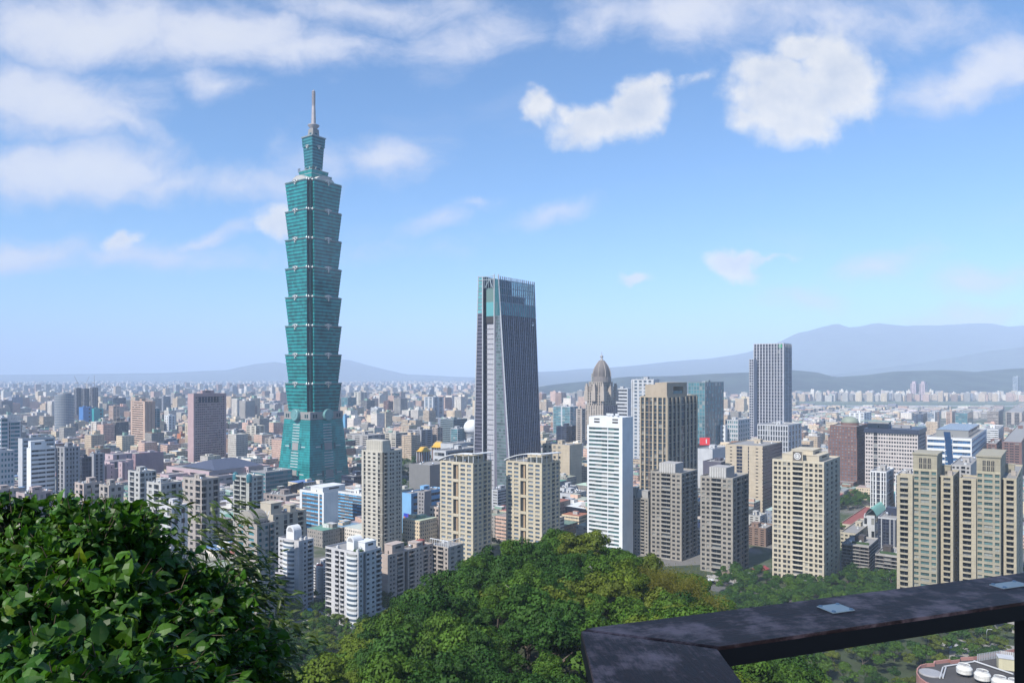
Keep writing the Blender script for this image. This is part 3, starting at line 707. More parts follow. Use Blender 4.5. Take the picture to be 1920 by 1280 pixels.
# cream tower with the round emblem
r = bldg('apartment_tower', 'cream apartment tower with a white round emblem on its stepped crown', CT, 1448, 1545, 1575, 866, 521, 25,
         'p.7 w1.5 p.5 w1.1 p.9 w1.5 p.5 w1.2 p.9 b4.6 p.9 w1.2 p.5 w1.5 p.9 w1.1 p.5 w1.5 p.7', 'p1 w.8 p1 w.8 p1 w.8 p1.2', CREAM, G1, wf=.96, hf=.60, sill=.2, belt=5, yvis=1105, seed=1, n=3, house=False, trim=wall('cream_trim', (.61, .545, .42)))
on_roof(r, .5, .46, r.a * .72, r.b * .62, 4.2, CREAM, 'crown_tier'); on_roof(r, .5, .5, r.a * .42, r.b * .5, 7.4, CREAM, 'crown_tier')
f = r.f1; mb = MB(); uc = f.W * .5; hw = f.W * .105
p0, p1 = uc - hw, uc + hw; f.q(mb, p0, p1, r.z1 - .5, r.z1 + 8.0, -.7, 0)
for e, s1, s2 in ((p0, 0, -.7), (p1, -.7, 0)): mb.face([f.P(e, r.z1 - .5, s1), f.P(e, r.z1 - .5, s2), f.P(e, r.z1 + 8, s2), f.P(e, r.z1 + 8, s1)])
f.q(mb, p0 + .6, p1 - .6, r.z1 + 1, r.z1 + 7.4, -.72, 1)
mb.face([f.P(p0, r.z1 + 8, -.7), f.P(p1, r.z1 + 8, -.7), f.P(p1, r.z1 + 8, 4), f.P(p0, r.z1 + 8, 4)])
mb.build('emblem_panel', [CREAM, plain('emblem_dark', (.12, .105, .09))], r.root, r.org)
mb = MB()
for ra, rb in ((1.9, 2.35), (.9, 1.35)):
    mb.grid([[f.P(uc + q * math.cos(t), r.z1 + 4.2 + q * math.sin(t), -.78) for q in (ra, rb)] for t in [i * math.pi / 14 for i in range(29)]], smooth=False)
for s_ in (-1, 1): mb.face([f.P(uc + s_ * .2 - .25, r.z1 + 2.9, -.79), f.P(uc + s_ * .2 + .25, r.z1 + 2.9, -.79), f.P(uc + .2, r.z1 + 5.6, -.79), f.P(uc - .2, r.z1 + 5.6, -.79)])
mb.build('emblem', plain('emblem_white', (.8, .8, .8)), r.root, r.org)

# twin taupe towers and the lower wing beside them
for lab, a, D, yv in (('grey brown balcony apartment tower in front of the tall beige tower', (1220, 1278, 1308, 887), 600, 1060), ('grey brown balcony apartment tower just left of the cream emblem tower', (1313, 1374, 1404, 896), 558, 1085)):
    r = bldg('apartment_tower', lab, CT, *a, D, 20, 'p.5 w1.1 p.5 w1.1 p.5 b3.4 p.5 w1.1 p.5 w1.1 p.6', 'p.6 w.9 p.6 b1.8 p.6 w.9 s.5 b1.8 p.5', TAUPE2, G1, wf=.9, hf=.54, sill=.24, yvis=yv, seed=D, n=4, house=False, group='pair of grey brown balcony towers', trim=wall('taupe_trim', (.36, .33, .285)))
    mb = MB(); f = r.f1; w0, w1 = f.W * .28, f.W * .80
    mb.prism([(p.x, p.y) for p in (f.P(w0, 0), f.P(w1, 0), f.P(w1, 0, r.b * .5), f.P(w0, 0, r.b * .5))], r.z1, r.z1 + 8.3, 0)
    for i in range(7): 
        q = w0 + (w1 - w0) * (i + .5) / 7; f.q(mb, q - .35, q + .35, r.z1 + .2, r.z1 + 8.2, -.15, 1)
    mb.build('crown_block', [WGREY, plain('crown_rib', (.52, .51, .49))], r.root, r.org)
r = bldg('apartment_tower', 'narrow grey apartment block squeezed between white tower and grey brown tower', CT, 1187, 1216, 1224, 934, 618, 17, 'p.5 w1 p.4 w1 p.5 b1.6 p.4 w1 p.4', 'p1', TAUPE2, G1, yvis=1040, wf=.8, hf=.45)
on_roof(r, .5, .5, r.a * .8, r.b * .6, 6.5, WGREY, 'crown_block'); on_roof(r, .92, .3, 4, 6, 9, G2, 'glass_block')

# slim white tower
r = bldg('apartment_tower', 'slim bright white tower with horizontal balcony lines and blank white side', CT, 1101, 1167, 1187, 799, 602, 32, 'p.55 h6.2 p.2 h3.6 p1.1', 'p1', WHITE, G2, rec=.9, hf=.60, sill=.22, yvis=1100, house=False)
for z0, zt, a0, b0 in ((r.z1, r.z1 + 8.2, .0, 1.0),):
    mb = MB(); f = r.f1; f2 = r.f2
    mb.prism([(p.x, p.y) for p in (f.P(f.W * .05, 0, .02), f.P(f.W - .02, 0, .02), f2.P(f2.W, 0, .02), f.P(f.W * .05, 0, f2.W))], z0, zt, 0)
    for q in (.2, .72):
        f.q(mb, f.W * q, f.W * (q + .16), zt - 5, zt - 3.6, -.02, 1); f.q(mb, f.W * q, f.W * (q + .16), zt - 2.6, zt - 1.4, -.02, 1)
    mb.build('crown_block', [WHITE, DARK], r.root, r.org)
for k, q in enumerate((.25, .4, .5)):
    c = r.C + r.u * (r.a * q) + r.v * 6; mb = MB(); mb.box((c.x, c.y, r.z1 + 8.2), 2.6, 3, 1.0, r.u); mb.face([(c.x - 1.5, c.y - 1.6, r.z1 + 9.3), (c.x + 1.5, c.y - 1.6, r.z1 + 9.3), (c.x + 1.5, c.y + 1.2, r.z1 + 10.8), (c.x - 1.5, c.y + 1.2, r.z1 + 10.8)])
    mb.build('roof_dish', plain('unit_grey', (.5, .51, .52)), r.root, r.org)

# tall beige tower with paired piers
BP = wall('beige_pier', (.46, .385, .28)); r = bldg('apartment_tower', 'tall brown tower with pale vertical piers and a square hollow block on its roof', CT, 1200, 1251, 1307, 743, 700, 36,
         'f.4 t1 f.45 t.9 p.5 t.8 f.45 t1 f.5 g1.2 f.4 t.8 f.4', 'f.4 t.9 f.45 t.9 f.45 t.8 f.5 g1.4 f.5 t.8 f.45 t.9 f.45 t.8 f.4', wall('brown_spandrel', (.16, .125, .10)), glass('window_blueblack', (.02, .045, .07)), belt=2, fin=.7, trim=BP, yvis=925)
mb = MB(); c = r.C + r.u * (r.a * .08) + r.v * (r.b * .06); A = r.u * (r.a * .80); B = r.v * (r.b * .66)
def slab4(mb, c, A, B, z0, z1, m=0): mb.prism([((p.x, p.y)) for p in (c + A, c, c + B, c + A + B)][::1], z0, z1, m)
slab4(mb, c, A, B, r.z1, r.z1 + 3); slab4(mb, c, A * .55, B * .30, r.z1 + 3.002, r.z1 + 14); slab4(mb, c + B * .8, A, B * .2, r.z1 + 3.002, r.z1 + 14); slab4(mb, c + A * .55, A * .45, B * .30, r.z1 + 3.002, r.z1 + 12); slab4(mb, c + B * .302, A * .55, B * .496, r.z1 + 10, r.z1 + 14)
mb.build('roof_block', wall('beige_block', (.44, .36, .27)), r.root, r.org)
mb = MB(); slab4(mb, c + B * .32 + A * .02, A * .5, B * .46, r.z1 + 3.01, r.z1 + 6); mb.build('roof_glass', G4, r.root, r.org)

# cream pair with curved roof sails
for lab, a, D, yv in (('yellowish cream apartment tower with curved white roof sail, left of its twin', (825, 887, 922, 868), 585, 1060), ('yellowish cream apartment tower with curved white roof sail, right of its twin', (949, 1016, 1050, 868), 600, 1050)):
    r = bldg('apartment_tower', lab, CT, *a, D, 23, 'p.5 w2 p.5 w2 p.6 s2.2 p.7 w2.2 p.5 w1.9 p.7', 'p.5 w1.7 p.7 w1.6 p.9 b1.7 p.6 w1.6 p.5', CREAM if 0 else wall('yellow_cream', (.58, .505, .375), .75, .14, .12, 3.4), G5, wf=.86, hf=.56, slot=2.0, yvis=yv, seed=D + 1, n=3, group='pair of cream towers with roof sails')
    f = r.f1; mb = MB()
    for i in range(0, 24, 4): f.q(mb, f.W * .40, f.W * .56, r.z1 - (r.z1) * (i + .35) / 23, r.z1 - r.z1 * (i - .35) / 23 if i else r.z1, .0, 0)
    f.q(mb, f.W * .47, f.W * .515, 0, r.z1, 1.2, 1)
    mb.build('frame_beam', [r.wm, wall('tan_strip', (.45, .32, .2))], r.root, r.org)
    mb = MB(); n = 18; T = []; base = r.z1
    for i in range(n + 1):
        s = i / n; z = base + 1.6 + 6.2 * (1 - (1 - min(1, s * 1.25)) ** 2.2) + .7 * s
        u0 = f.P(-1.5 + (f.W + 1.5) * s, z, -1.2); u1 = f.P(-1.5 + (f.W + 1.5) * s, z, 4.5)
        T.append([u0, u1, u1 - Vector((0, 0, .55)), u0 - Vector((0, 0, .55))])
    mb.grid(T, 0, True, smooth=False); f2 = r.f2
    T = [[f2.P(f2.W * s, base + 8.5 - .8 * s, -1.2), f2.P(f2.W * s, base + 8.5 - .8 * s, 4.5), f2.P(f2.W * s, base + 7.95 - .8 * s, 4.5), f2.P(f2.W * s, base + 7.95 - .8 * s, -1.2)] for s in (0, .25, .5, .75, 1.02)]
    mb.grid(T, 0, True, smooth=False); mb.build('roof_sail', WHITE, r.root, r.org)
    mb = MB()
    for s in (.1, .3, .5, .7, .86, 1):
        z = base + 1.3 + 6.2 * (1 - (1 - min(1, s * 1.25)) ** 2.2); p = f.P(f.W * s - .3, base, .6); mb.tube([p, (p.x, p.y, z)], .28)
    for s in (.3, .6, .95): p = f2.P(f2.W * s, base, .6); mb.tube([p, (p.x, p.y, base + 7.7)], .28)
    mb.build('sail_post', WHITE, r.root, r.org)
    on_roof(r, .35, .55, r.a * .4, r.b * .5, 6.0, r.wm, 'plant_room')

# cream tower with the ribbed crown
r = bldg('apartment_tower', 'pale cream tower with ribbed square crown and dark slot, right of green tower', CT, 678, 717, 754, 846, 620, 25, 'p.7 t1 p.7 w1.3 p.7 w1.3 p.7 t1 p.9', 's1 b1.6 p1 w1 p.3 w1 p1 w1 p.3 w1 p.7', CREAM2, G1, wf=.85, hf=.5, slot=3, belt=5, yvis=1020, seed=7, n=2, house=False)
mb = MB(); f = r.f1; cr = [f.P(f.W * .2, 0, .5), f.P(f.W * .98, 0, .5), f.P(f.W * .98, 0, r.b * .42), f.P(f.W * .2, 0, r.b * .42)]; mb.prism([(p.x, p.y) for p in cr], r.z1, r.z1 + 9.8, 0)
for i in range(9): q = f.W * (.2 + .78 * (i + .5) / 9); f.q(mb, q - .3, q + .3, r.z1 + .3, r.z1 + 9.6, .3, 1)  # ribs in a darker cream than the crown wall
mb.build('crown_block', [CREAM2, wall('crown_rib_dark', (.44, .41, .35))], r.root, r.org); on_roof(r, .5, .72, 6, 5, 5, DBLUE, 'water_tank')

# olive towers at the right, each a tall middle with two lower wings
for lab, dx, dy, D in (('olive cream apartment tower with three arched openings up top, right of the emblem tower', 0, 0, 470), ('olive cream apartment tower with three arched openings up top, at the right edge', 119, 5, 464)):
    root, org = start('apartment_tower', lab, CT, 1759 + dx, D, 'olive cream towers at the right')
    kw = dict(yvis=1095 + 0 * dx, wf=.88, hf=.5, root=root, org=org)
    r = volume(root, org, 1712 + dx, 1757 + dx, 1768 + dx, 880 + dy, D, 25, 'p.3 w2 p.5 w3.8 p.6 w2 p.3', 'p1', OLIVE, G2, maxw=46, yvis=1095, wf=.9, hf=.55, trim=wall('olive_trim', (.48, .43, .30)))
    r2 = volume(root, org, 1694 + dx, 1711 + dx, 1716 + dx, 892 + dy, D + 5, 24, 'p.7 b2 p1', 'p1', wall('olive_light', (.45, .395, .29), .75, .18, .12, 3.6), G1, maxw=22, yvis=1095)
    r3 = volume(root, org, 1768 + dx, 1787 + dx, 1799 + dx, 892 + dy, D + 2, 24, 's1.0 p.6 b1.8 p.6', 'p1 w.6 p1', wall('olive_light', (.45, .395, .29)), G1, maxw=24, yvis=1095)
    f = r.f1; mb = MB(); h = r.z1
    z2 = h + 10.0
    mb.prism([(p.x, p.y) for p in (f.P(0, 0, .05), f.P(f.W, 0, .05), f.P(f.W, 0, r.b * .9), f.P(0, 0, r.b * .9))], h, z2, 0)
    mb.prism([(p.x, p.y) for p in (f.P(-.5, 0, -.5), f.P(f.W + .5, 0, -.5), f.P(f.W + .5, 0, r.b * .9 + .5), f.P(-.5, 0, r.b * .9 + .5))], z2, z2 + .9, 0)
    mb.build('crown_block', OLIVE, root, org)
    for q in (.32, .5, .68):
        mb = MB(); w_ = f.W * .075; c = f.W * q
        pts = [f.P(c - w_, h + 1.2, -.02), f.P(c + w_, h + 1.2, -.02)] + [f.P(c + w_ * math.cos(t), h + 7 + w_ * math.sin(t), -.02) for t in [i * math.pi / 8 for i in range(9)]]
        mb.face(pts, 0)
        for sg in (-1, 1): f.q(mb, c + sg * w_ - .16, c + sg * w_ + .16, h + 1.2, h + 7, -.3, 1)
        f.q(mb, c - .12, c + .12, h + 1.2, h + 8, -.2, 1); f.q(mb, c - w_, c + w_, h + 4.2, h + 4.6, -.2, 1); mb.build('arched_opening', [DARK, OLIVE], root, org)
    on_roof(r3, .6, .5, 5, 6, 5.5, OLIVE, 'stair_house'); on_roof(r3, .3, .3, 2.5, 2.5, 3, GREYB, 'water_tank')

# white and pink apartment blocks below
def arch_house(r, f, u0, u1, d0, d1, h):
    mb = MB(); rows = []
    for d in (d0, d1):
        row = [f.P(u0, r.z1, d), f.P(u0, r.z1 + h, d)]; c = (u0 + u1) / 2; R_ = (u1 - u0) / 2
        row += [f.P(c - R_ * math.cos(t), r.z1 + h + R_ * math.sin(t), d) for t in [i * math.pi / 10 for i in range(1, 10)]] + [f.P(u1, r.z1 + h, d), f.P(u1, r.z1, d)]
        rows.append(row)
    mb.grid(rows, 0, smooth=False); mb.face(rows[0]); mb.face(rows[1][::-1])
    c = (u0 + u1) / 2; R_ = (u1 - u0) * .36
    mb.face([f.P(c - R_, r.z1 + h, d0 - .05), f.P(c + R_, r.z1 + h, d0 - .05)] + [f.P(c + R_ * math.cos(t), r.z1 + h + R_ * math.sin(t), d0 - .05) for t in [i * math.pi / 8 for i in range(1, 8)]], 1)
    mb.build('arched_roof_house', [WHITE, MGREY], r.root, r.org)
def round_bays(r, f, u0, u1, nf, m, gm, maxn=40):
    """rounded corner bays: curved white parapets with ribbon glass between"""
    R_ = (u1 - u0) / 2; c = (u0 + u1) / 2; fh = (r.z1) / nf
    for i in range(nf):
        mb = MB(); z = i * fh
        ring = lambda q, zz_: [f.P(c - R_ * q * math.cos(t), zz_, .0 - 2.2 * q * math.sin(t)) for t in [k * math.pi / 8 for k in range(9)]]
        mb.grid([ring(1, z), ring(1, z + fh * .46), ring(.93, z + fh * .46)], 0, smooth=False); mb.grid([ring(.93, z + fh * .46), ring(.93, z + fh)], 1, smooth=False)
        mb.build('rounded_bay', [m, gm], r.root, r.org)
r = bldg('apartment_block', 'white apartment block with arched roof house and rounded balconies, beside the leafy bush', CT, 522, 560, 588, 1014, 469, 16, 'p.4 w1.4 p5 s1', 's.5 w1 p.4 w1 p.4 b2 p.2', LAV, G1, wf=.8, hf=.5, yvis=1155, seed=11, n=3, house=False)
round_bays(r, r.f1, r.a * .24, r.a * .8, 16, WHITE, G5); arch_house(r, r.f1, r.a * .2, r.a * .58, 3, 9, 5)
r = bldg('apartment_block', 'large white apartment block with arched roof house, standing lowest in front of hill', CT, 610, 672, 715, 1036, 440, 15, 'b2.2 p1.2 b1.5 p.3 b1.5 p.6 p4.2', 'p.5 w.7 p.3 s1 w1 p.6 w1 p.4 b1.6', LAV, G1, wf=.8, hf=.5, yvis=1180, seed=12, n=5, house=False, maxb=45)
round_bays(r, r.f1, r.a * .66, r.a * .98, 15, WHITE, G5); arch_house(r, r.f1, r.a * .46, r.a * .68, 5, 12, 5); on_roof(r, .25, .7, 8, 9, 5, WHITE, 'stair_house')
on_roof(r, .2, .3, 6, 3, 1.0, plain('roof_plants', (.03, .07, .02), .9), 'roof_planter')
r = bldg('apartment_block', 'small white apartment block glimpsed between the two white arched blocks', CT, 588, 603, 614, 1062, 500, 11, 'b1 p.6 w.8 p.4', 's.5 w1 p.4 b1', LAV, G1, yvis=1140, seed=13, n=2)
on_roof(r, .5, .3, 3.5, 3.5, 1.6, plain('red_tile', (.30, .07, .05)), 'red_roof')
r = bldg('apartment_block', 'pinkish beige ten storey apartment block with several balcony bays and roof house', CT, 713, 727, 812, 1040, 485, 11, 'p1', 'p.6 w.7 p.3 w.7 p.6 b2 p.4 s1 p.5 b1.8 p.6 w.7 p.4 w.7 p.5 b1.6 p.6 w.7 p.4', PINKB, G1, wf=.75, hf=.48, yvis=1138, seed=14, n=4, house=False, maxb=40)
on_roof(r, .5, .24, r.a * .8, 11, 6.2, PINKB, 'stair_house'); on_roof(r, .5, .7, 8, 6, 3.5, PINKB, 'stair_house'); on_roof(r, .5, .82, 4, 4, 3.8, plain('red_tile', (.30, .07, .05)), 'red_roof')
r = bldg('apartment_block', 'dark grey apartment block with open roof lattice, right of the pinkish one', CT, 806, 840, 869, 1026, 512, 10, 'p.5 b2 p.5 b2.2 p.6 w.8 p.3', 'p.5 w.8 p.5 w.8 p.5', GREYB, G1, yvis=1112, seed=15, n=2, house=False, par=.4)
mb = MB(); f = r.f1
for i in range(9): q = f.W * i / 8; mb.tube([f.P(q, r.z1, .3), f.P(q, r.z1 + 4.5, .3)], .18)
mb.tube([f.P(0, r.z1 + 4.5, .3), f.P(f.W, r.z1 + 4.5, .3)], .3)
for i in range(6): q = r.f2.W * i / 5; mb.tube([r.f2.P(q, r.z1, .3), r.f2.P(q, r.z1 + 4.5, .3)], .18)
mb.tube([r.f2.P(0, r.z1 + 4.5, .3), r.f2.P(r.f2.W, r.z1 + 4.5, .3)], .3); mb.build('roof_lattice', WHITE, r.root, r.org)
# beige block with the barrel vault, behind the bush
r = bldg('apartment_block', 'beige apartment block with striped barrel vault roof rising behind the bush', CT, 440, 482, 516, 983, 432, 18, 'p.5 w2 p.6 w2 p.5', 'p.5 w1.6 p.8 w1.6 s.6 b1.5 p.4', GREYB, G4, wf=.7, hf=.55, yvis=1190, seed=16, n=2, house=False)
f = r.f1; mb = MB(); rows = []
for k in range(13):
    d = 1.5 + k * .75; R_ = f.W * .36; row = [f.P(f.W * .42 - R_ * math.cos(t), r.z1 + 1 + R_ * .8 * math.sin(t), d) for t in [i * math.pi / 14 for i in range(15)]]
    rows += [row, [Vector((p.x, p.y, p.z)) + r.v * .5 for p in row]]
mb.grid(rows, [0 if i % 2 == 0 else 1 for i in range(len(rows) - 1)], smooth=False); mb.face(rows[0], 0); mb.build('barrel_vault', [wall('vault_beige', (.36, .33, .29)), DARK], r.root, r.org)
mb = MB()
for i in range(6): p = r.C + r.u * (r.a * .5) + r.v * (r.b * .75); mb.tube([(p.x - 5 + 2 * i, p.y - 2, r.z1), (p.x - 5 + 2 * i, p.y + 3, r.z1 + 6)], .2)
mb.build('roof_lattice', WHITE, r.root, r.org)
r = bldg('apartment_block', 'beige block with blank stepped upper walls behind the barrel vault roof', CT, 484, 512, 574, 965, 525, 14, 'p1 w.6 p.8', 'p.5 w.6 p1 g.7 p.4 g.7 p1 b1.2 p.5', wall('beige_blank', (.50, .44, .35)), G1, yvis=1010, seed=17, n=3, house=False)
on_roof(r, .5, .16, r.a * .7, 9, 8.5, wall('beige_blank', (.50, .44, .35)), 'stair_house'); on_roof(r, .5, .72, 8, 5, 4.5, wall('beige_blank', (.50, .44, .35)), 'stair_house')
r = bldg('apartment_tower', 'grey apartment tower with two small glass turrets on its roof corners', CT, 437, 467, 494, 893, 640, 15, 'p.3 b1.8 p.3 b1.5 p.9', 'g.8 p.6 w.7 p.3 b1.4 p.4', wall('grey_green', (.46, .465, .43), .8, .2, .12, 3), G1, yvis=960, seed=18, n=2, house=False)
for fu, fv in ((.92, .08), (.08, .1)):
    c = r.C + r.u * (r.a * fu) + r.v * (r.b * fv); mb = MB(); mb.lathe((c.x, c.y, r.z1), [(2.4, -4), (2.4, 1.6), (1.6, 2.8), (.2, 3.4)], 14); mb.build('turret', G4, r.root, r.org)
for nm, lab, a, D, nf, Lf, Rf, m_ in (
    ('apartment_block', 'pale apartment block with arched roof openings, below the pink exhibition hall', (240, 262, 293, 884), 700, 12, 'p.5 b1.4 p.4 w.8 p.4', 'p.3 b1.5 p.4 w.8 p.4 w.8 p.3 b1.5', wall('pale_grey', (.50, .49, .47), .8, .2)),
    ('apartment_block', 'long pale grey apartment block whose foot hides behind the bush top', (275, 302, 342, 906), 600, 12, 'p.4 w.9 p.4 b1.2 p.5', 'p.3 w.8 p.3 w.8 p.5 b1.3 p.4 w.8 p.3', wall('pale_grey', (.50, .49, .47))),
    ('apartment_block', 'brownish grey apartment block with planted terrace on its stepped top', (343, 378, 412, 898), 580, 14, 'p.5 w.9 p.4 w.9 p.6 b1.3 p.3', 'b1.6 p.6 w.8 p.6 b1.6 p.4', GREYB),
    ('apartment_block', 'low pinkish apartment block left of the blocky pink hall', (140, 157, 192, 906), 690, 9, 'p.4 w1 p.4 b1.2 p.4', 'p.5 w.9 p.5 w.9 p.5', PINKB),
    ('apartment_block', 'low beige apartment block right beside the low pinkish one', (186, 204, 232, 910), 640, 9, 'p.4 w1 p.4 b1.2 p.4', 'p.5 w.9 p.5 w.9 p.5', GREYB),
    ('apartment_block', 'pinkish grey apartment block at the left picture edge above the bush', (-20, -6, 36, 918), 650, 9, 'p.4 w1 p.4', 'p.5 w.9 p.4 b1.3 p.5 w.9 p.4', PINKB),
    ('apartment_block', 'pinkish apartment block with small roof house, second from the left edge', (30, 46, 99, 925), 600, 9, 'p.4 w1 p.4', 'p.5 w.9 p.4 b1.3 p.5 w.9 p.5 b1.3 p.4', wall('pink_grey', (.46, .37, .36), .8, .2)),
    ('apartment_block', 'whitish apartment block with terraces showing through the bush top gap', (300, 322, 352, 948), 500, 9, 'p.4 w1 p.4 b1.2', 'p.4 w.9 p.4 w.9 p.4', LAV)):
    bldg(nm, lab, CT, *a, D, nf, Lf, Rf, m_, G1, yvis=a[3] + 75, seed=int(a[0] + 50), n=4, maxw=60, maxb=30)

# white office with blue bands, light blue mall, boxes
root, org = start('office_block', 'white office block with blue and dark banded windows in front of green tower', 'office block', 634, 690)
r = volume(root, org, 562, 607, 634, 923, 677, 11, 'p.7 h5 p.3 w1 p.4', 'p1', WHITE, G7, hf=.5, sill=.2, yvis=1010, maxw=50, spand=wall('band_dark', (.13, .125, .14)))
on_roof(r, .3, .8, r.a * .5, 26, 5.2, WHITE, 'plant_room')
r = volume(root, org, 628, 692, 712, 928, 712, 11, 'p.3 h7 p1', 'p1', WHITE, G7, hf=.5, sill=.2, yvis=1010, maxw=50, spand=wall('band_dark', (.13, .125, .14)))
clutter(r, 3, 4)
SKYB = wall('sky_blue_clad', (.22, .45, .72), .6, .08)
root, org = start('department_store', 'light blue low building with grey stair tower, left of cream sail tower', MB_, 771, 700)
r = volume(root, org, 752, 771, 832, 925, 700, 6, 'p1', 'p.4 h1.6 p1.4 h2 p.3', SKYB, G1, hf=.4, yvis=1005, maxw=40, wr=SKYB); clutter(r, 5, 6)
r = volume(root, org, 784, 796, 809, 921, 690, 12, 'p.6 w.6 p.4 w.6 p.4', 'p1', wall('stair_grey', (.30, .29, .30)), G1, yvis=1005, maxw=20)
mb = MB(); f = Face(Vector((px(757, 697), 697, 0)), Vector((.8, -.6, 0)).normalized(), Vector((-.6, -.8, 0)).normalized(), 7)
for i in range(4):
    for j in range(5): f.q(mb, i * 1.8, i * 1.8 + 1.8, 6 + j * 3, 9 + j * 3, -.2, (i * 3 + j * 2 + (i * j) % 3) % 4)
mb.build('mural', [plain('mural_blue', (.02, .05, .45)), plain('mural_purple', (.15, .03, .25)), plain('mural_orange', (.5, .2, .05)), plain('mural_sky', (.05, .3, .6))], root, org)
bldg('apartment_block', 'pink beige walk up block at the foot of the left sail tower', CT, 806, 822, 838, 950, 660, 7, 'w1 p.3 w1 p.3 w1', 'p1', PINKB, G1, yvis=1030, maxw=20, seed=3, n=2)
bldg('office_block', 'white banded office block seen in the gap between both sail towers', 'office block', 922, 933, 962, 918, 760, 11, 'p1 h2', 'h5 p.3', LGREY, G1, yvis=1010, seed=31, n=4, hf=.45, maxw=40)
bldg('concert_hall', 'plain dark grey windowless box beside trees, right of the ribbed crown tower', MB_, 767, 806, 850, 872, 870, 2, 'p1', 'p1', wall('slate_grey', (.20, .195, .19), .8, .1), G1, seed=32, n=3, house=False)
bldg('city_hall_wing', 'white low building with dark window bands beside the yellow roofed hall', MB_, 812, 836, 900, 845, 960, 6, 'p.3 h2 p.3', 'p.3 h5 p.3', LGREY, G1, hf=.5, seed=33, n=5, maxw=30)
bldg('city_hall_wing', 'long grey building with flat pale roof behind the left sail tower', MB_, 826, 850, 930, 832, 1060, 5, 'p1', 'p.4 w1 p.4 w1 p.4 w1 p.4 w1 p.3', LGREY, G1, seed=34, n=6, maxw=20)
bldg('city_hall', 'broad beige building with blank side wall, right of the dark tapering tower', MB_, 1017, 1068, 1091, 834, 960, 9, 'p.3 w.7 p.4 w.7 p.4 w.7 p.4 w.7 p2 ', 'p1', SAND, G1, seed=35, n=5, maxw=40, yvis=900)
bldg('shopping_mall', 'brown low mall with rows of square dark windows beside the green tower', MB_, 494, 536, 566, 930, 800, 4, 'p1.2 w1 p.3 w1 p.3 w1 p.3 w1 p.3 w1 p.8', 'p1', wall('mall_brown', (.31, .26, .24)), G1, hf=.6, sill=.2, seed=36, n=6, maxw=30)
bldg('podium_hall', 'grey and teal podium block at the left foot of the green tower', MB_, 470, 498, 548, 885, 905, 6, 'h1', 'h1', MGREY, G4, hf=.6, seed=37, n=3, maxw=30)
bldg('podium_hall', 'dark blue podium block at the right foot of the green tower', MB_, 640, 664, 700, 893, 900, 6, 'h1', 'h1', DBLUE, G6, hf=.6, seed=38, n=3, maxw=20)
mb = MB(); a, b_, c = Vector((px(520, 865), 865, 0)), Vector((px(545, 850), 850, 0)), Vector((px(569, 862), 862, 0)); d = a + c - b_
zs = (pz(918, 865), pz(909, 850), pz(902, 862), pz(911, 870)); P_ = [a, b_, c, d]
for i in range(4):
    j = (i + 1) % 4; p, q = P_[i], P_[j]
    for k in range(5): s, e = p.lerp(q, k / 5), p.lerp(q, (k + 1) / 5); mb.face([(s.x, s.y, 0), (e.x, e.y, 0), (e.x, e.y, zs[i] + (zs[j] - zs[i]) * (k + 1) / 5), (s.x, s.y, zs[i] + (zs[j] - zs[i]) * k / 5)])
mb.face([(p.x, p.y, z) for p, z in zip(P_, zs)]); tag(mb.build('glass_wedge', G6, None, (a.x, a.y, 0)), 'dark blue slanted glass wedge standing at the foot of the green tower', MB_)

# pink slab tower and pink halls
r = bldg('office_tower', 'pink granite slab tower with a grid of small windows, left of the green tower', OT, 352, 363, 424, 738, 1180, 31, 'p1', 'p1.2 ' + 'w1 p.28 ' * 15 + 'p.9', PINK, G1, wf=.95, hf=.5, yvis=868, par=.6, house=False)
f = r.f2; mb = MB()
for i in range(8): q = f.W * (.16 + .72 * i / 8); f.q(mb, q, q + f.W * .062, r.z1 - 14, r.z1 - 4.5, -.25, 0)
mb.build('top_window', G6, r.root, r.org); on_roof(r, .5, .5, 6, r.b * .36, 5, PINK, 'plant_room'); mb = MB(); f.q(mb, 0, f.W, r.z1 - 16, r.z1 - 14.4, -.2); f.q(mb, 0, f.W, r.z1 - 4, r.z1, -.2); mb.build('top_band', PINK, r.root, r.org)
root, org = start('exhibition_hall', 'blocky pale pink exhibition hall of stacked cubes, lower left', MB_, 215, 1000)
for a in ((181, 200, 246, 880, 985), (193, 206, 250, 865, 1005), (197, 212, 248, 852, 1040), (248, 254, 307, 851, 1050), (186, 193, 215, 872, 975), (222, 229, 243, 866, 980)):
    volume(root, org, a[0], a[1], a[2], a[3], a[4], 5, 'p1 w.4 p1', 'p1 s.6 p2 w.5 p1' if a[1] != 254 else 'p1', PINK2 if a[1] != 254 else wall('mauve_wall', (.36, .24, .27)), G1, maxw=6, slot=1)
root, org = start('exhibition_hall', 'wide pale pink hall under a low dark blue hipped roof, below the pink slab', MB_, 395, 960)
for a in ((312, 392, 506, 884, 960), (330, 352, 392, 896, 930), (392, 402, 440, 893, 935), (460, 466, 500, 875, 1000), (335, 345, 372, 878, 1000), (300, 316, 352, 890, 965)):
    r_ = volume(root, org, a[0], a[1], a[2], a[3], a[4], 3, 'p.5 h1 p.5 h1 p.5', 'p.6 h1.2 p.6 h1.2 p.5', PINK2, G1, maxw=8, hf=.35)
    if a[1] == 392: r = r_
mb = MB(); L_, C_, R_ = r.C + r.u * r.a * .8 + r.v * r.b * .1, r.C + r.v * r.b * .1 + r.u * 2, r.C + r.v * r.b * .92 + r.u * 2; B_ = L_ + (R_ - C_); ce = (L_ + R_) / 2; k0 = (C_ - B_).normalized()
ra, rb = C_.lerp(L_, .5).lerp(ce, .55), R_.lerp(B_, .5).lerp(ce, .55); zt, zr = r.zt + .3, pz(864, 990)
T = lambda p, z: (p.x, p.y, z)
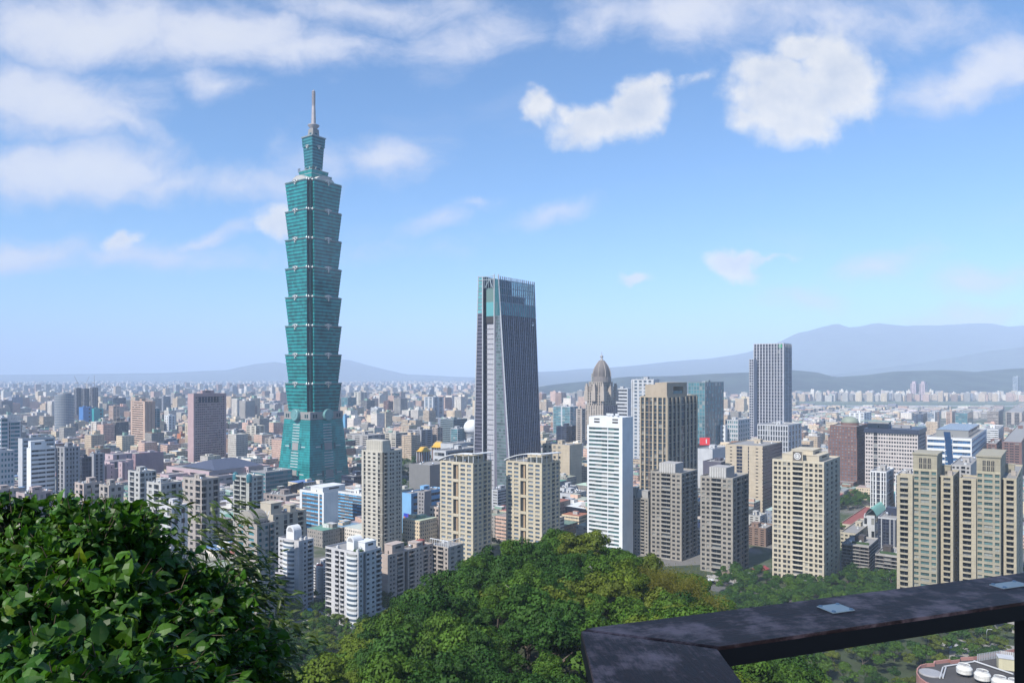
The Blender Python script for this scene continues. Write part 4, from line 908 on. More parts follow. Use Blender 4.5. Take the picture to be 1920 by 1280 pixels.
mb.face([T(L_, zt), T(C_, zt), T(ra, zr)]); mb.face([T(C_, zt), T(R_, zt), T(rb, zr), T(ra, zr)]); mb.face([T(R_, zt), T(B_, zt), T(rb, zr)]); mb.face([T(B_, zt), T(L_, zt), T(ra, zr), T(rb, zr)]); mb.build('hipped_roof', wall('slate_blue', (.075, .085, .13), .5), root, org)

# yellow roofed memorial hall
root, org = start('memorial_hall', 'memorial hall with swept yellow tiled roofs among trees', 'hall', 805, 1150)
YT = plain('yellow_tile', (.62, .36, .03), .5)
for x0, x1, yb, yt, D, dp in ((779, 806, 847, 839, 1150, 26), (807, 834, 839, 830, 1185, 30)):
    mb = MB(); rows = []
    for q in range(7):
        s = q / 6; w_ = 1 - .55 * s; z = pz(yb, D) + (pz(yt, D) - pz(yb, D)) * s ** 1.7
        cx_, cy_ = (px(x0, D) + px(x1, D)) / 2, D + dp / 2; hx, hy = (px(x1, D) - px(x0, D)) / 2 * w_, dp / 2 * w_
        rows.append([(cx_ - hx, cy_ - hy, z + (1.2 if q == 0 else 0)), (cx_, cy_ - hy, z), (cx_ + hx, cy_ - hy, z + (1.2 if q == 0 else 0)), (cx_ + hx, cy_ + hy, z), (cx_ - hx, cy_ + hy, z)])
    mb.grid(rows, 0, True, smooth=False); mb.face(rows[-1]); mb.build('tiled_roof', YT, root, org)
    mb = MB(); 
    mb.box(((px(x0, D) + px(x1, D)) / 2, D + dp / 2, 0), (px(x1, D) - px(x0, D)) * .8, dp * .7, pz(yb, D) + .5, m=0)
    for i in range(6): mb.box((px(x0, D) + (px(x1, D) - px(x0, D)) * (i + .5) / 6, D + 1.5, 0), 1.1, 1.1, pz(yb, D) + .5, m=1)
    mb.build('hall_wall', [wall('hall_red', (.28, .16, .13)), LGREY], root, org)
# egg shaped dome beside the dark tower
root, org = start('egg_building', 'white egg shaped dome partly hidden behind the dark tapering tower', MB_, 886, 1350)
mb = MB(); R_ = 17 * 1350 / F; zc = pz(802, 1350); mb.lathe((org[0], org[1], 0), [(R_ * .72, 0), (R_ * .75, zc - R_ * .5)] + [(R_ * math.cos(t), zc + R_ * .95 * math.sin(t)) for t in [-.5 + i * .206 for i in range(11)]], 28); mb.build('egg_shell', plain('egg_white', (.66, .67, .69), .35), root, org)
mb = MB()
for i in range(6): mb.lathe((org[0], org[1], 6 + i * 7), [(R_ * .78, 0), (R_ * .78, 1.2)], 28, cap=False)
mb.build('band', G1, root, org)

# far centre and right
def far(*a, **k): k.setdefault('maxw', 40); k.setdefault('seed', int(a[3] * 7 + a[6])); k.setdefault('n', 3); return bldg(*a, **k)
# domed tower
root, org = start('domed_tower', 'beige stepped tower crowned by a ribbed dome with a ball finial', OT, 1131, 1400)
ST = 'p.5 ' + 'w1 p.5 ' * 7; DM = wall('dome_beige', (.42, .36, .30)); zz = lambda y: pz(y, 1400)
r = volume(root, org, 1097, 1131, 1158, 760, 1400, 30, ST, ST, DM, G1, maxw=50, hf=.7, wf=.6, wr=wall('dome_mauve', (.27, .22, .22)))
volume(root, org, 1100, 1131, 1155, 735, 1402, 5, ST, ST, DM, G1, zb=zz(762), maxw=10, hf=.8); volume(root, org, 1104, 1130, 1149, 716, 1408, 5, ST, ST, DM, G1, zb=zz(737), maxw=10, hf=.8); volume(root, org, 1109, 1129, 1143, 700, 1414, 3, ST, ST, DM, G4, zb=zz(718), maxw=10, hf=.8)
c = r.C + r.u * (r.a / 2) + r.v * (r.b / 2); c.y -= 4
for fu, fv in ((.5, .02), (.02, .5), (.98, .1), (.1, .98), (.04, .04)):
    p = r.C + r.u * (r.a * fu) + r.v * (r.b * fv); mb = MB(); mb.box((p.x, p.y, zz(752)), 8.5, 8.5, zz(733) - zz(752), r.u); mb.box((p.x, p.y, zz(733)), 6, 6, zz(724) - zz(733), r.u); mb.box((p.x, p.y, zz(724)), 3.6, 3.6, zz(719) - zz(724), r.u); mb.build('turret', DM, root, org)
mb = MB(); pr = []
for i in range(15):
    q = i / 14; R_ = 17.5 * math.cos(q * 1.32) ** .9; z = zz(706) + (zz(676) - zz(706)) * q ** .9; pr += [(R_ + .5, z), (R_ + .5, z + .9), (R_ * .97, z + .95)]
mb.lathe((c.x, c.y, 0), [(18, zz(716)), (18, zz(707))] + pr, 20, smooth=False); mb.build('dome', wall('dome_brown', (.23, .20, .185)), root, org)
for k in range(8):
    mb = MB(); t0 = k * math.pi / 4 + .3; mb.tube([(c.x + (17.5 * math.cos(q * 1.32) ** .9 + .8) * math.cos(t0), c.y + (17.5 * math.cos(q * 1.32) ** .9 + .8) * math.sin(t0), zz(706) + (zz(676) - zz(706)) * q ** .9) for q in [i / 8 for i in range(9)]], .8, .5); mb.build('dome_rib', DM, root, org)
mb = MB(); mb.lathe((c.x, c.y, 0), [(3.2, zz(676)), (3, zz(672)), (1, zz(671)), (3.3, zz(668.5)), (3.3, zz(667)), (.6, zz(664.5)), (.25, zz(658))], 14); mb.build('finial', plain('finial_grey', (.3, .29, .29)), root, org)

GL = 'p.2 ' + 'g1 p.15 ' * 6
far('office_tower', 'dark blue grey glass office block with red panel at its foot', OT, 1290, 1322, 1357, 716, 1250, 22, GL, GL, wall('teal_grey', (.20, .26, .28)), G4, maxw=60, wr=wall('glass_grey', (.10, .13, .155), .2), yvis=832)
mb = MB(); f = Face(Vector((px(1312, 1210), 1210, 0)), Vector((1, 0, 0)), Vector((0, -1, 0)), px(1331, 1210) - px(1312, 1210)); f.q(mb, 0, f.W, pz(834, 1210), pz(820, 1210)); f.q(mb, f.W * .6, f.W * .7, pz(831, 1210), pz(823, 1210), -.2, 1); mb.box((px(1321, 1210), 1220, 0), 18, 18, pz(833, 1210), m=2)
tag(mb.build('billboard', [plain('sign_red', (.75, .03, .03)), WHITE, DARK], None, (px(1321, 1210), 1210, 0)), 'bright red billboard below the blue grey glass office block', 'billboard')
r = far('office_tower', 'white open frame tower behind the tall brown pier tower', OT, 1184, 1226, 1236, 711, 1150, 26, 'f.3 p.5 ' + 'w1 p.4 ' * 4 + 'f.3', 'p1', LGREY, G5, maxw=40, hf=.6, fin=1.2, yvis=850)
far('office_tower', 'white building with black horizontal window lines behind the white tower', OT, 1150, 1177, 1188, 728, 1600, 16, 'p.3 h5 p.3', 'p1', LGREY, G1, hf=.5, yvis=785)
r = far('office_tower', 'tall grey office tower with a pale window grid standing against the hills', OT, 1413, 1469, 1484, 643, 1430, 34, 'f.4 ' + 'w1 f.4 ' * 10, 'f.35 ' + 'w1 f.35 ' * 5, wall('grid_dark', (.20, .205, .24)), G6, maxw=100, wf=1, hf=.66, sill=.2, yvis=830, house=False, trim=wall('grid_pale', (.50, .51, .55)), fin=.9)
volume(r.root, r.org, 1406, 1413.2, 1421, 673, 1445, 36, 'p.3 w1 p.3 w1 p.3', 'p1', wall('grid_grey', (.42, .43, .47)), G6, maxw=10, wf=1, hf=.66)
mb = MB(); f = r.f1; f.q(mb, f.W * .85, f.W * .95, r.z1 - 8, r.z1 - 1, -.4); mb.build('green_sign', plain('sign_green', (.02, .30, .12)), r.root, r.org)
far('office_block', 'white windowed block at the foot of the tall grid tower, right side', 'office block', 1420, 1478, 1503, 797, 1200, 8, 'p.3 ' + 't1 p.3 ' * 12, 'p.3 ' + 't1 p.5 ' * 4, LGREY, G1, yvis=838)
r = far('office_block', 'white block with teal square windows left of the tall grid tower', 'office block', 1360, 1384, 1406, 787, 1300, 9, 'p.3 ' + 'w1 p.3 ' * 6, 'p.3 ' + 'w1 p.3 ' * 5, LGREY, G4, hf=.6, yvis=832); volume(r.root, r.org, 1351, 1360, 1364, 797, 1296, 8, 'p.3 w1 p.3', 'p1', WHITE, G5, maxw=6)
far('cinema_block', 'grey windowless box building right of the grey brown tower tops', MB_, 1305, 1336, 1366, 842, 930, 3, 'p1', 'p1', LGREY, G1, n=6)
far('cinema_block', 'dark purple grey low box beside the sandstone tower', MB_, 1318, 1352, 1372, 866, 880, 3, 'p1', 'p.5 h2 p.5', wall('purple_grey', (.10, .095, .13)), G6, n=4)
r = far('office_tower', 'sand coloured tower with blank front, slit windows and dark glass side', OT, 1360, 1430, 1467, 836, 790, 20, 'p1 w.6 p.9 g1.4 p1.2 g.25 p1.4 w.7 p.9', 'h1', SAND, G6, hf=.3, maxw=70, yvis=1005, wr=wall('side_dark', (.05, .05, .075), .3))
far('apartment_block', 'brown low block between the grey brown tower and the cream emblem tower', CT, 1400, 1436, 1452, 990, 650, 8, 'p.4 w1 p.4 w1 p.4 w1 p.4', 'p.4 w1 p.4', wall('brick_brown', (.24, .16, .125)), G1, yvis=1060)
far('apartment_block', 'small pale grey block with flat roof above the brown low block', CT, 1403, 1425, 1437, 967, 690, 9, 'p.4 w1 p.4 w1 p.4', 'p.4 w1 p.4', wall('pale_grey', (.50, .49, .47)), G1, yvis=1000)
# brown tower with the green dome
root, org = start('domed_office', 'red brown office tower with a pale green dome on its roof', OT, 1600, 950)
ST = 'p.5 ' + 'w1 p.45 ' * 9
r = volume(root, org, 1553, 1607, 1632, 822, 950, 18, ST, ST, BROWNR, G5, maxw=70, hf=.5, yvis=930, belt=6); volume(root, org, 1556, 1606, 1628, 799, 953, 4, ST, ST, BROWNR, G5, zb=pz(824, 950), maxw=16, hf=.5)
volume(root, org, 1545, 1600, 1640, 905, 935, 4, ST, ST, BROWNR, G5, maxw=14)
c = r.C + r.u * r.a * .5 + r.v * r.b * .5; mb = MB(); z = pz(800, 950); R_ = 11; mb.lathe((c.x, c.y, z), [(R_, -1), (R_, 3)], 20, m=1, cap=False); mb.lathe((c.x, c.y, z), [(R_ * math.cos(i * .157) + .1, 3 + R_ * .75 * math.sin(i * .157)) for i in range(11)], 20); mb.build('dome', [wall('dome_green', (.25, .29, .23), .6), BROWNR], root, org)
# gridded white block and its neighbours
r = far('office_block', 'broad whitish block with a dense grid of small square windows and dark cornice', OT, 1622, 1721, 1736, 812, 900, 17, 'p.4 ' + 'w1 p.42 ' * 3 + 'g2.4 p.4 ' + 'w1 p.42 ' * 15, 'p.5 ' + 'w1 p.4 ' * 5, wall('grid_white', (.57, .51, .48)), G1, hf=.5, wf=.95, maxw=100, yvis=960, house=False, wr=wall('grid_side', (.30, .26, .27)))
mb = MB(); slab4(mb, r.C + r.u * -1 - r.v * 1, r.u * (r.a + 2), r.v * (r.b + 2), r.z1 - .2, r.z1 + 5, 0); mb.build('cornice', DBLUE, r.root, r.org); on_roof(r, .80, .4, 24, 14, 8, MGREY, 'plant_room', 5); on_roof(r, .38, .5, 20, 10, 3, MGREY, 'plant_room', 5.0)
c = r.C + r.u * r.a * .8 + r.v * 6; mb = MB(); mb.box((c.x, c.y, r.z1 + 13.4), 34, 18, .8, -r.u, bottom=True); mb.build('roof_canopy', plain('canopy_green', (.22, .28, .25)), r.root, r.org)
r = far('office_block', 'white banded office building split by a dark blue glass wedge', OT, 1738, 1822, 1850, 822, 1000, 8, 'p.1 h4.2 g1.9 h4.4', 'h3 p.2', WHITE, G3, hf=.5, sill=.2, maxw=70, yvis=890, house=False, rec=1.4)
on_roof(r, .5, .5, r.a * .74, r.b * .7, 9, G6, 'glass_penthouse'); mb = MB(); f = r.f1; mb.face([f.P(f.W * .38, r.z1 + 9, -.5), f.P(f.W * .53, r.z1 + 9, -.5), f.P(f.W * .62, 20, -.5), f.P(f.W * .50, 20, -.5)][::-1]); mb.build('glass_wedge', wall('wedge_blue', (.01, .05, .14), .15), r.root, r.org)
for lab, a in (('small white framed apartment block, left one below the gridded block', (1632, 1662, 1676, 884)), ('small white framed apartment block half hidden behind the olive tower', (1679, 1708, 1722, 890))):
    r = bldg('apartment_tower', lab, CT, *a, 705, 14, 'f.25 t.6 f.3 t.7 f.35 p.2 g1.2 p.2 f.35 t.7 f.3 t.6 f.25', 'p.4 w.8 p.4', WGREY, G6, yvis=955, trim=WHITE, seed=int(a[0]), n=2, maxw=40, belt=3)
    mb = MB(); f = r.f1; mb.lathe(f.P(f.W / 2, r.z1, 5), [(2.4, 0), (2.4, 3), (1.8, 4)], 12); mb.build('roof_drum', WGREY, r.root, r.org)
far('apartment_tower', 'white apartment tower seen in the gap between both olive towers', CT, 1783, 1820, 1836, 872, 660, 19, 'p.4 w1 p.4 w1 p.6 b1.4 p.4 w1 p.4', 'p1', WGREY, G1, yvis=1000)
far('apartment_block', 'pale grey block with red roof sign low between both olive towers', CT, 1793, 1808, 1822, 1022, 540, 8, 'p.4 w1 p.4 w1 p.3', 'p1', LGREY, G1, yvis=1085)
# dark blocks lower right
r = far('office_tower', 'dark blue tower with white vertical stripes below the teal roofed hall', OT, 1646, 1680, 1699, 972, 620, 11, 'p.3 w.8 f.25 p.2 g2.2 p.2 f.25 w.8 p.2 f.15 p.2 f.15 p.3', 'p.5 f.15 p1 w1 p.3', DBLUE, G6, maxw=40, yvis=1050, trim=LGREY)
on_roof(r, .45, .5, 10, 9, 6, DBLUE, 'plant_room')
for lab, a, D, nf in (('dark brown terrace apartment block with pale floor lines under the cream low houses', (1578, 1629, 1647, 1024), 560, 8), ('dark terrace apartment block with planted roof left of the olive tower', (1641, 1686, 1700, 1043), 535, 7)):
    r = bldg('terrace_block', lab, CT, *a, D, nf, 'p.2 b2 p.15 b2 p.15 b2 p.2', 'p.5 w1 p.5', wall('dark_brown', (.075, .062, .06)), G1, trim=wall('floor_line', (.42, .40, .38)), yvis=1105, seed=int(a[0]), n=3, belt=1, maxw=40, maxb=0)
    on_roof(r, .5, .3, r.a * .8, 2.4, 1.3, plain('roof_plants', (.03, .07, .02), .9), 'roof_planter')
r = far('school_building', 'cream low building with arched arcade left of the dark blue tower', MB_, 1576, 1606, 1640, 1000, 640, 4, 'w1 p.3 w1 p.3 w1 p.3 w1', 'w1 p.3 w1 p.3', wall('school_cream', (.48, .43, .33)), G1, maxw=20)
r = far('school_building', 'low school block with red roof behind the cream arcade building', MB_, 1574, 1606, 1652, 984, 700, 3, 'w1 p.3 w1', 'w1 p.3 w1 p.3', wall('school_cream', (.48, .43, .33)), G1, maxw=10, house=False, roofm=plain('red_roofing', (.26, .075, .06)), n=1)
root, org = start('sports_hall', 'low hall with a wide teal green metal roof', 'hall', 1660, 680)
r = volume(root, org, 1628, 1640, 1706, 967, 672, 2, 'w1 p1 w1', 'w1 p1 w1 p1 w1', LGREY, G1, maxw=8, par=0); mb = MB(); c = r.C; T = []
for q in range(9): s = q / 8; T.append([r.C + r.u * (r.a * 1.1 * s - 2) - r.v * 2 + Vector((0, 0, r.z1 + .3 + 6.5 * math.sin(math.pi * s))), r.C + r.u * (r.a * 1.1 * s - 2) + r.v * (r.b + 2) + Vector((0, 0, r.z1 + .3 + 6.5 * math.sin(math.pi * s)))])
mb.grid(T, 0, smooth=False); mb.build('metal_roof', plain('teal_roof', (.17, .42, .36), .4), root, org)
# dark faceted pavilion with white roof
root, org = start('pavilion', 'low dark faceted glass pavilion with a slanting white roof, left of the white tower', MB_, 1075, 740)
mb = MB(); A_ = [Vector((px(x, D), D, pz(y, D))) for x, y, D in ((1046, 968, 745), (1062, 948, 740), (1098, 954, 735), (1100, 985, 735), (1046, 985, 745), (1098, 938, 775), (1050, 940, 785))]
mb.face([A_[4], A_[3], A_[2], A_[1], A_[0]], 0); mb.face([A_[1], A_[2], A_[5], A_[6]], 1); mb.face([A_[0], A_[1], A_[6]], 1); mb.build('faceted_shell', [G6, WHITE], root, org)
for lab, a, D in (('flat white roofed shed cluster behind the dark faceted pavilion', (1048, 1072, 1100, 926), 800), ('low grey hall roof between the sail tower and the faceted pavilion', (1043, 1058, 1082, 915), 860)): far('shed', lab, 'shed', *a, D, 2, 'p.5 h1 p.5', 'p.5 h1 p.5', LGREY, G1, n=6)
# left group
r = far('office_tower', 'white office tower striped by balcony rows, lower left beside a grey one', OT, 50, 58, 104, 840, 790, 15, 'p1', 'p.2 h5 p.2 h3 p.2', WHITE, G1, hf=.46, sill=.3, rec=.8, maxw=80, yvis=915); on_roof(r, .5, .32, r.a * .6, 14, 8, WHITE, 'plant_room')
far('office_block', 'blue grey office block behind the white balcony striped tower', 'office block', 34, 42, 103, 822, 900, 14, 'p1', 'p.2 h5 p.2', LGREY, G1, hf=.35, maxw=30, yvis=860)
far('office_tower', 'grey tower with vertical stripes and a gabled top, right of the striped white tower', OT, 105, 121, 150, 838, 800, 15, 'p.4 g.5 p.4 g.5 p.4', 'p.5 w.6 p.4 w.6 f.2 w.6 p.4 w.6 p.5', MGREY, G1, maxw=60, yvis=925, hf=.6)
far('office_block', 'dark navy office slab right of the gabled grey tower', 'office block', 149, 154, 172, 857, 850, 12, 'g1', 'g1 p.1 g1 p.1 g1', DBLUE, G6, maxw=20, yvis=910)
far('office_block', 'grey block with a teal roof box and vertical stripes beside the navy slab', 'office block', 168, 176, 196, 850, 920, 12, 'p1', 'p.3 g.5 p.3 g.5 p.3', MGREY, G6, maxw=16, yvis=905)
far('office_block', 'pale blue office block with square windows at the left picture edge', 'office block', -30, -12, 27, 846, 800, 11, 'p1', 'p.3 ' + 'w1 p.35 ' * 6, LGREY, G4, maxw=50, yvis=920, hf=.5)
r = far('office_tower', 'teal and white banded tower at the left picture edge', OT, -14, 2, 17, 783, 1000, 16, 'h1', 'h1 p.2', LGREY, G4, maxw=20, yvis=860, hf=.6); volume(r.root, r.org, 15, 19, 39, 790, 1010, 16, 'h1', 'h1 p.1', LGREY, G4, maxw=20, hf=.6)
far('office_tower', 'pink tan tower with fluted rounded side, left of the pink slab', OT, 245, 271, 291, 752, 1380, 24, 'p.5 h4 p.5', 'f.6 p.4 f.6 p.4 f.6 p.4', TAN, G1, maxw=30, hf=.4, yvis=832, trim=TAN, fin=1.2)
far('office_tower', 'slim teal glass tower tucked behind the pink tan fluted tower', OT, 280, 288, 300, 765, 1420, 20, 'g1', 'g1 p.1 g1', LGREY, G4, maxw=20, yvis=826)
# round banded tower
root, org = start('round_tower', 'grey round tower ringed by pale floor bands, far left', OT, 121, 1700); mb = MB(); R_ = 16.5 * 1700 / F; H_ = pz(740, 1700); pr = []
for i in range(28): z = H_ * i / 28; pr += [(R_, z), (R_, z + H_ / 60), (R_ - .8, z + H_ / 60 + .01), (R_ - .8, z + H_ / 28)]
mb.lathe((org[0], org[1], 0), pr, 28, m=[(0 if k % 4 < 2 else 1) for k in range(len(pr) - 1)], smooth=False); mb.build('wall', [wall('round_grey', (.36, .37, .38)), G5], root, org)
mb = MB(); mb.lathe((org[0], org[1], H_), [(R_ * .7, 0), (R_ * .7, 4)], 20, smooth=False); mb.build('plant_room', MGREY, root, org)
# towers under construction with cranes
for k, (x0, x1, y) in enumerate(((139, 153, 727), (154, 168, 728), (169, 184, 726))):
    lab = ('unfinished tower with crane, leftmost of the three under construction', 'unfinished tower with crane, middle of the three under construction', 'unfinished tower with crane, rightmost of the three under construction')[k]
    r = far('unfinished_tower', lab, OT, x0, (x0 + x1) / 2 - 2, x1, y, 2300, 24, 'g1 p.2 g1', 'g1 p.2 g1 p.2 g1', wall('raw_concrete', (.22, .215, .22)), G6, maxw=0, n=0, house=False, group='towers under construction')
    p = r.C + r.u * r.a * .5 + r.v * r.b * .5; cr = MB(); cr.tube([(p.x, p.y, r.z1), (p.x, p.y, r.z1 + 16)], .9, n=4); cr.tube([(p.x, p.y, r.z1 + 15), (p.x + (-8, 14, 4)[k], p.y - 6, r.z1 + 38)], .7, .4, n=4); cr.tube([(p.x, p.y, r.z1 + 15), (p.x - 9, p.y + 3, r.z1 + 16)], 1.0, n=4)
    tag(cr.build('tower_crane', plain('crane_grey', (.25, .25, .27)), None, (p.x, p.y, r.z1)), ('tower crane on the leftmost unfinished tower', 'tower crane on the middle unfinished tower', 'tower crane on the rightmost unfinished tower')[k], 'crane', 'cranes on the unfinished towers')
for a in (('wrapped_building', 'building wrapped in bright blue sheeting below the unfinished towers', (148, 156, 172, 763), 2000, wall('sheet_blue', (.06, .20, .50), .6)), ('wrapped_building', 'low building wrapped in turquoise sheeting beside the blue one', (171, 176, 194, 766), 2010, wall('sheet_teal', (.02, .34, .36), .6)), ('office_block', 'bright orange brick block far left of the pink slab', (332, 339, 347, 813), 1500, wall('brick_orange', (.50, .18, .09)))):
    far(a[0], a[1], MB_, *a[2], a[3], 6, 'p1', 'p1 w.4 p.2', a[4], G1, maxw=6, n=1)
PK = [LGREY, WGREY, MGREY, PINKB, GREYB, TAN, DBLUE, CREAM2]
for lab, a, D, m_, g_, st in (
    ('dark blue office block right of the turquoise sheeting', (193, 212, 236, 746), 2400, DBLUE, G5, 'h1'), ('brown apartment tower in front of the dark blue office block', (204, 212, 225, 761), 2000, TAN, G1, 'p.3 w1 p.3 w1 p.3'),
    ('white apartment tower between the teal slim tower and the pink slab', (308, 316, 329, 779), 1650, WHITE, G1, 'p.3 w1 p.3 w1 p.3'), ('blue grey slab right behind the pink tan fluted tower', (298, 306, 320, 743), 2600, MGREY, G5, 'h1'),
    ('pale blue slim tower on the far horizon left of the pink slab', (326, 330, 336, 722), 4200, LGREY, G5, 'h1'), ('white twin tower with blue sides, mid picture behind yellow roofs', (795, 812, 832, 744), 2200, LGREY, G5, 'p.3 t1 p.3 t1 p.3'),
    ('red brown slab right of the green tower in the far city', (719, 728, 739, 752), 2500, BROWNR, G1, 'p.3 w1 p.3 w1'), ('teal glass slab directly right of the green tower', (640, 652, 668, 745), 2400, wall('teal_grey', (.2, .26, .28)), G4, 'g1'),
    ('cream block standing above the teal glass slab', (664, 676, 689, 735), 3000, CREAM2, G1, 'p.3 w1 p.3 w1'), ('white banded block below the red brown slab', (695, 708, 719, 764), 2150, WHITE, G1, 'h1'), ('teal round shouldered tower far right of the green tower', (729, 738, 749, 737), 3000, MGREY, G4, 'g1'),
    ('light blue drum like block next to the green tower flank', (640, 647, 656, 779), 1800, wall('drum_blue', (.15, .4, .62)), G7, 'p1'), ('dark building with a sloping roof left of the white egg dome', (826, 850, 876, 786), 1420, wall('teal_grey', (.2, .26, .28)), G6, 'h1'),
    ('glass block with open frames just left of the egg dome', (845, 858, 872, 803), 1330, LGREY, G4, 'g1'), ('pinkish brown apartment slab left of the sloping dark building', (810, 820, 830, 801), 1380, PINKB, G1, 'p.3 w1 p.3 w1'), ('dark apartment row with one bright blue stripe near the trees', (764, 790, 811, 806), 1350, MGREY, G6, 'w1 p.2 w1 p.2'),
    ('long beige apartment row right of the green tower flank', (650, 690, 722, 816), 1330, WGREY, G1, 'w1 p.3 w1 p.3 w1'), ('beige and brown apartment row left of the park trees', (722, 742, 766, 812), 1360, CREAM2, G1, 'w1 p.3 w1'), 
    ('light blue glass office block right of the dark tapering tower', (1037, 1069, 1084, 762), 1700, LGREY, G4, 'g1 p.1 g1'), ('dark low glass block in front of the light blue office', (1043, 1062, 1080, 799), 1320, DBLUE, G6, 'g1 p.2 g1'), ('narrow beige tower left of the domed tower foot', (1080, 1091, 1098, 766), 1330, GREYB, G1, 'p.3 w1 p.3'),
    ('white long building with arched windows behind the green dome tower', (1592, 1620, 1634, 774), 1750, WHITE, G1, 'p.3 w1 p.3 w1 p.3 w1'), ('white banded block right of the blue wedge building', (1842, 1872, 1882, 805), 1330, WHITE, G1, 'h1'), ('red brown block with white frame right of the wedge building', (1850, 1868, 1878, 832), 1100, BROWNR, G1, 'f.3 w1 w1 f.3'),
    ('red brown block with white frame at the right picture edge', (1879, 1915, 1940, 829), 1050, BROWNR, G1, 'f.3 w1 w1 w1 f.3'), ('pale blue glass block mid right, left of a teal one', (1739, 1753, 1763, 773), 2000, LGREY, G5, 'g1 p.1'), ('teal glass block mid right beside a tan block', (1791, 1814, 1825, 774), 2000, wall('teal_grey', (.2, .26, .28)), G4, 'g1'),
    ('dark blue office block mid right with punched windows', (1711, 1730, 1740, 776), 2050, DBLUE, G5, 'w1 p.3 w1 p.3'), ('tan block left of the teal glass block', (1774, 1785, 1793, 772), 2150, TAN, G1, 'w1 p.3'), ('grey banded slab mid right near the picture edge', (1851, 1872, 1881, 771), 1950, GREYB, G1, 'h1'), ('grey apartment slab with vertical slits at the right edge', (1886, 1916, 1935, 773), 1900, GREYB, G1, 't1 p.3 t1 p.3'),
    ('cream apartment tower right of the pink slab in the near city', (462, 480, 497, 798), 1500, CREAM2, G1, 'w1 p.3 w1 p.3'), ('beige apartment block left of the green tower tier foot', (497, 512, 527, 822), 1350, GREYB, G1, 'w1 p.3 w1'), ('tall blue glass tower left of the green tower in the haze', (506, 514, 524, 752), 2700, MGREY, G5, 'g1'), ('grey apartment slab in the city left of the green tower', (428, 443, 458, 806), 1500, MGREY, G1, 'w1 p.3 w1 p.3')):
    far('city_tower', lab, MB_, *a, D, max(5, int((150 - (a[3] - HY) * D / F) / 3.6)), st, st, m_, g_, maxw=24, n=2)
for k, x in enumerate((1707, 1724)):
    r = far('twin_tower', ('pink twin tower below the hills, left one of two', 'pink twin tower below the hills, right one of two')[k], CT, x, x + 10, x + 15, 719, 4300, 30, 'w1 p.3 w1 p.3', 'w1 p.3', PINK2, G1, maxw=0, n=0, group='pink twin towers'); on_roof(r, .5, .5, r.a * .6, r.b * .6, 14, PINK2, 'crown_block')
far('hotel_tower', 'slim grey blue tower far right below the hills', OT, 1899, 1908, 1913, 706, 4700, 36, 'g1', 'g1', LGREY, G5, maxw=0, n=0)
# ------------------------------------------------------------------ the dense low city
import numpy as np
ORD = ['leftmost', 'second from left', 'third from left', 'fourth from left', 'fifth from left', 'sixth from left', 'seventh from left', 'eighth from left', 'ninth from left', 'tenth from left'] + ['%d%s from left' % (n, {1: 'st', 2: 'nd', 3: 'rd'}.get(n % 10 if n > 20 else 0, 'th')) for n in range(11, 80)]
NTH = [q.split()[0].replace('leftmost', 'first') for q in ORD]
def city_mat():
    """walls with rows of windows set out in metres along each wall; the colour is each house's own"""
    m, k, b, out = newmat('city_wall')
    uv = k.sep(k.new('ShaderNodeUVMap', uv_map='UVMap').outputs[0]); at = k.new('ShaderNodeAttribute', attribute_name='tint')
    strip = at.outputs['Alpha']; P = k.new('ShaderNodeNewGeometry').outputs['Position']
    fu = k.m('FRACT', k.m('DIVIDE', uv[0], 2.7)); fv = k.m('FRACT', k.m('DIVIDE', uv[1], 3.3))
    iu = k.m('MULTIPLY', k.m('GREATER_THAN', fu, k.m('SUBTRACT', 0.24, k.m('MULTIPLY', strip, 0.2))), k.m('LESS_THAN', fu, k.m('ADD', 0.78, k.m('MULTIPLY', strip, 0.2))))
    iv = k.m('MULTIPLY', k.m('GREATER_THAN', fv, 0.34), k.m('LESS_THAN', fv, 0.80))
    win = k.m('MULTIPLY', k.m('MULTIPLY', iu, iv), k.m('GREATER_THAN', uv[1], 0.5))
    cell = k.new('ShaderNodeTexWhiteNoise', noise_dimensions='3D'); k.l.new(k.xyz(k.m('FLOOR', k.m('DIVIDE', uv[0], 2.7)), k.m('FLOOR', k.m('DIVIDE', uv[1], 3.3)), k.m('ADD', at.outputs['Fac'], 1.0)), cell.inputs['Vector'])
    wc = k.mix(cell.outputs['Value'], (.045, .048, .055), (.17, .17, .17)); wc = k.mix(k.m('LESS_THAN', cell.outputs['Value'], .16), wc, (.3, .29, .27))
    nz = k.noise(P, 0.05, 4, .6); n2 = k.noise(k.vm('MULTIPLY', P, (1, 1, .1)), .6, 3)
    base = k.mix(1.0, at.outputs['Color'], k.mix(k.ss(k.m('ADD', k.m('MULTIPLY', nz, .5), k.m('MULTIPLY', n2, .5)), .3, .7), (.74, .73, .72), (1.06, 1.06, 1.06)), 'MULTIPLY')
    k.l.new(k.mix(win, base, wc), b.inputs['Base Color']); k.l.new(k.m('SUBTRACT', .8, k.m('MULTIPLY', win, .6)), b.inputs['Roughness']); return m
CM = city_mat()
rn = random.Random(11)
WC = [('white', (.66, .63, .59)), ('pale grey', (.47, .455, .43)), ('grey', (.28, .27, .26)), ('beige', (.52, .42, .31)), ('cream', (.60, .51, .38)), ('pinkish', (.50, .35, .29)), ('brown', (.24, .15, .11)), ('blue grey', (.20, .24, .32)), ('dark grey', (.09, .09, .10))]
WW = [18, 14, 10, 17, 13, 13, 8, 5, 5]
RC = [('grey', (.29, .28, .27)), ('pale', (.45, .44, .42)), ('green', (.14, .27, .2)), ('red', (.31, .14, .10)), ('white', (.60, .60, .60)), ('blue', (.15, .25, .4))]
RW = [44, 24, 9, 9, 10, 4]
u_, v_ = basis(PHI); ex, ey = -u_, v_
class House: pass
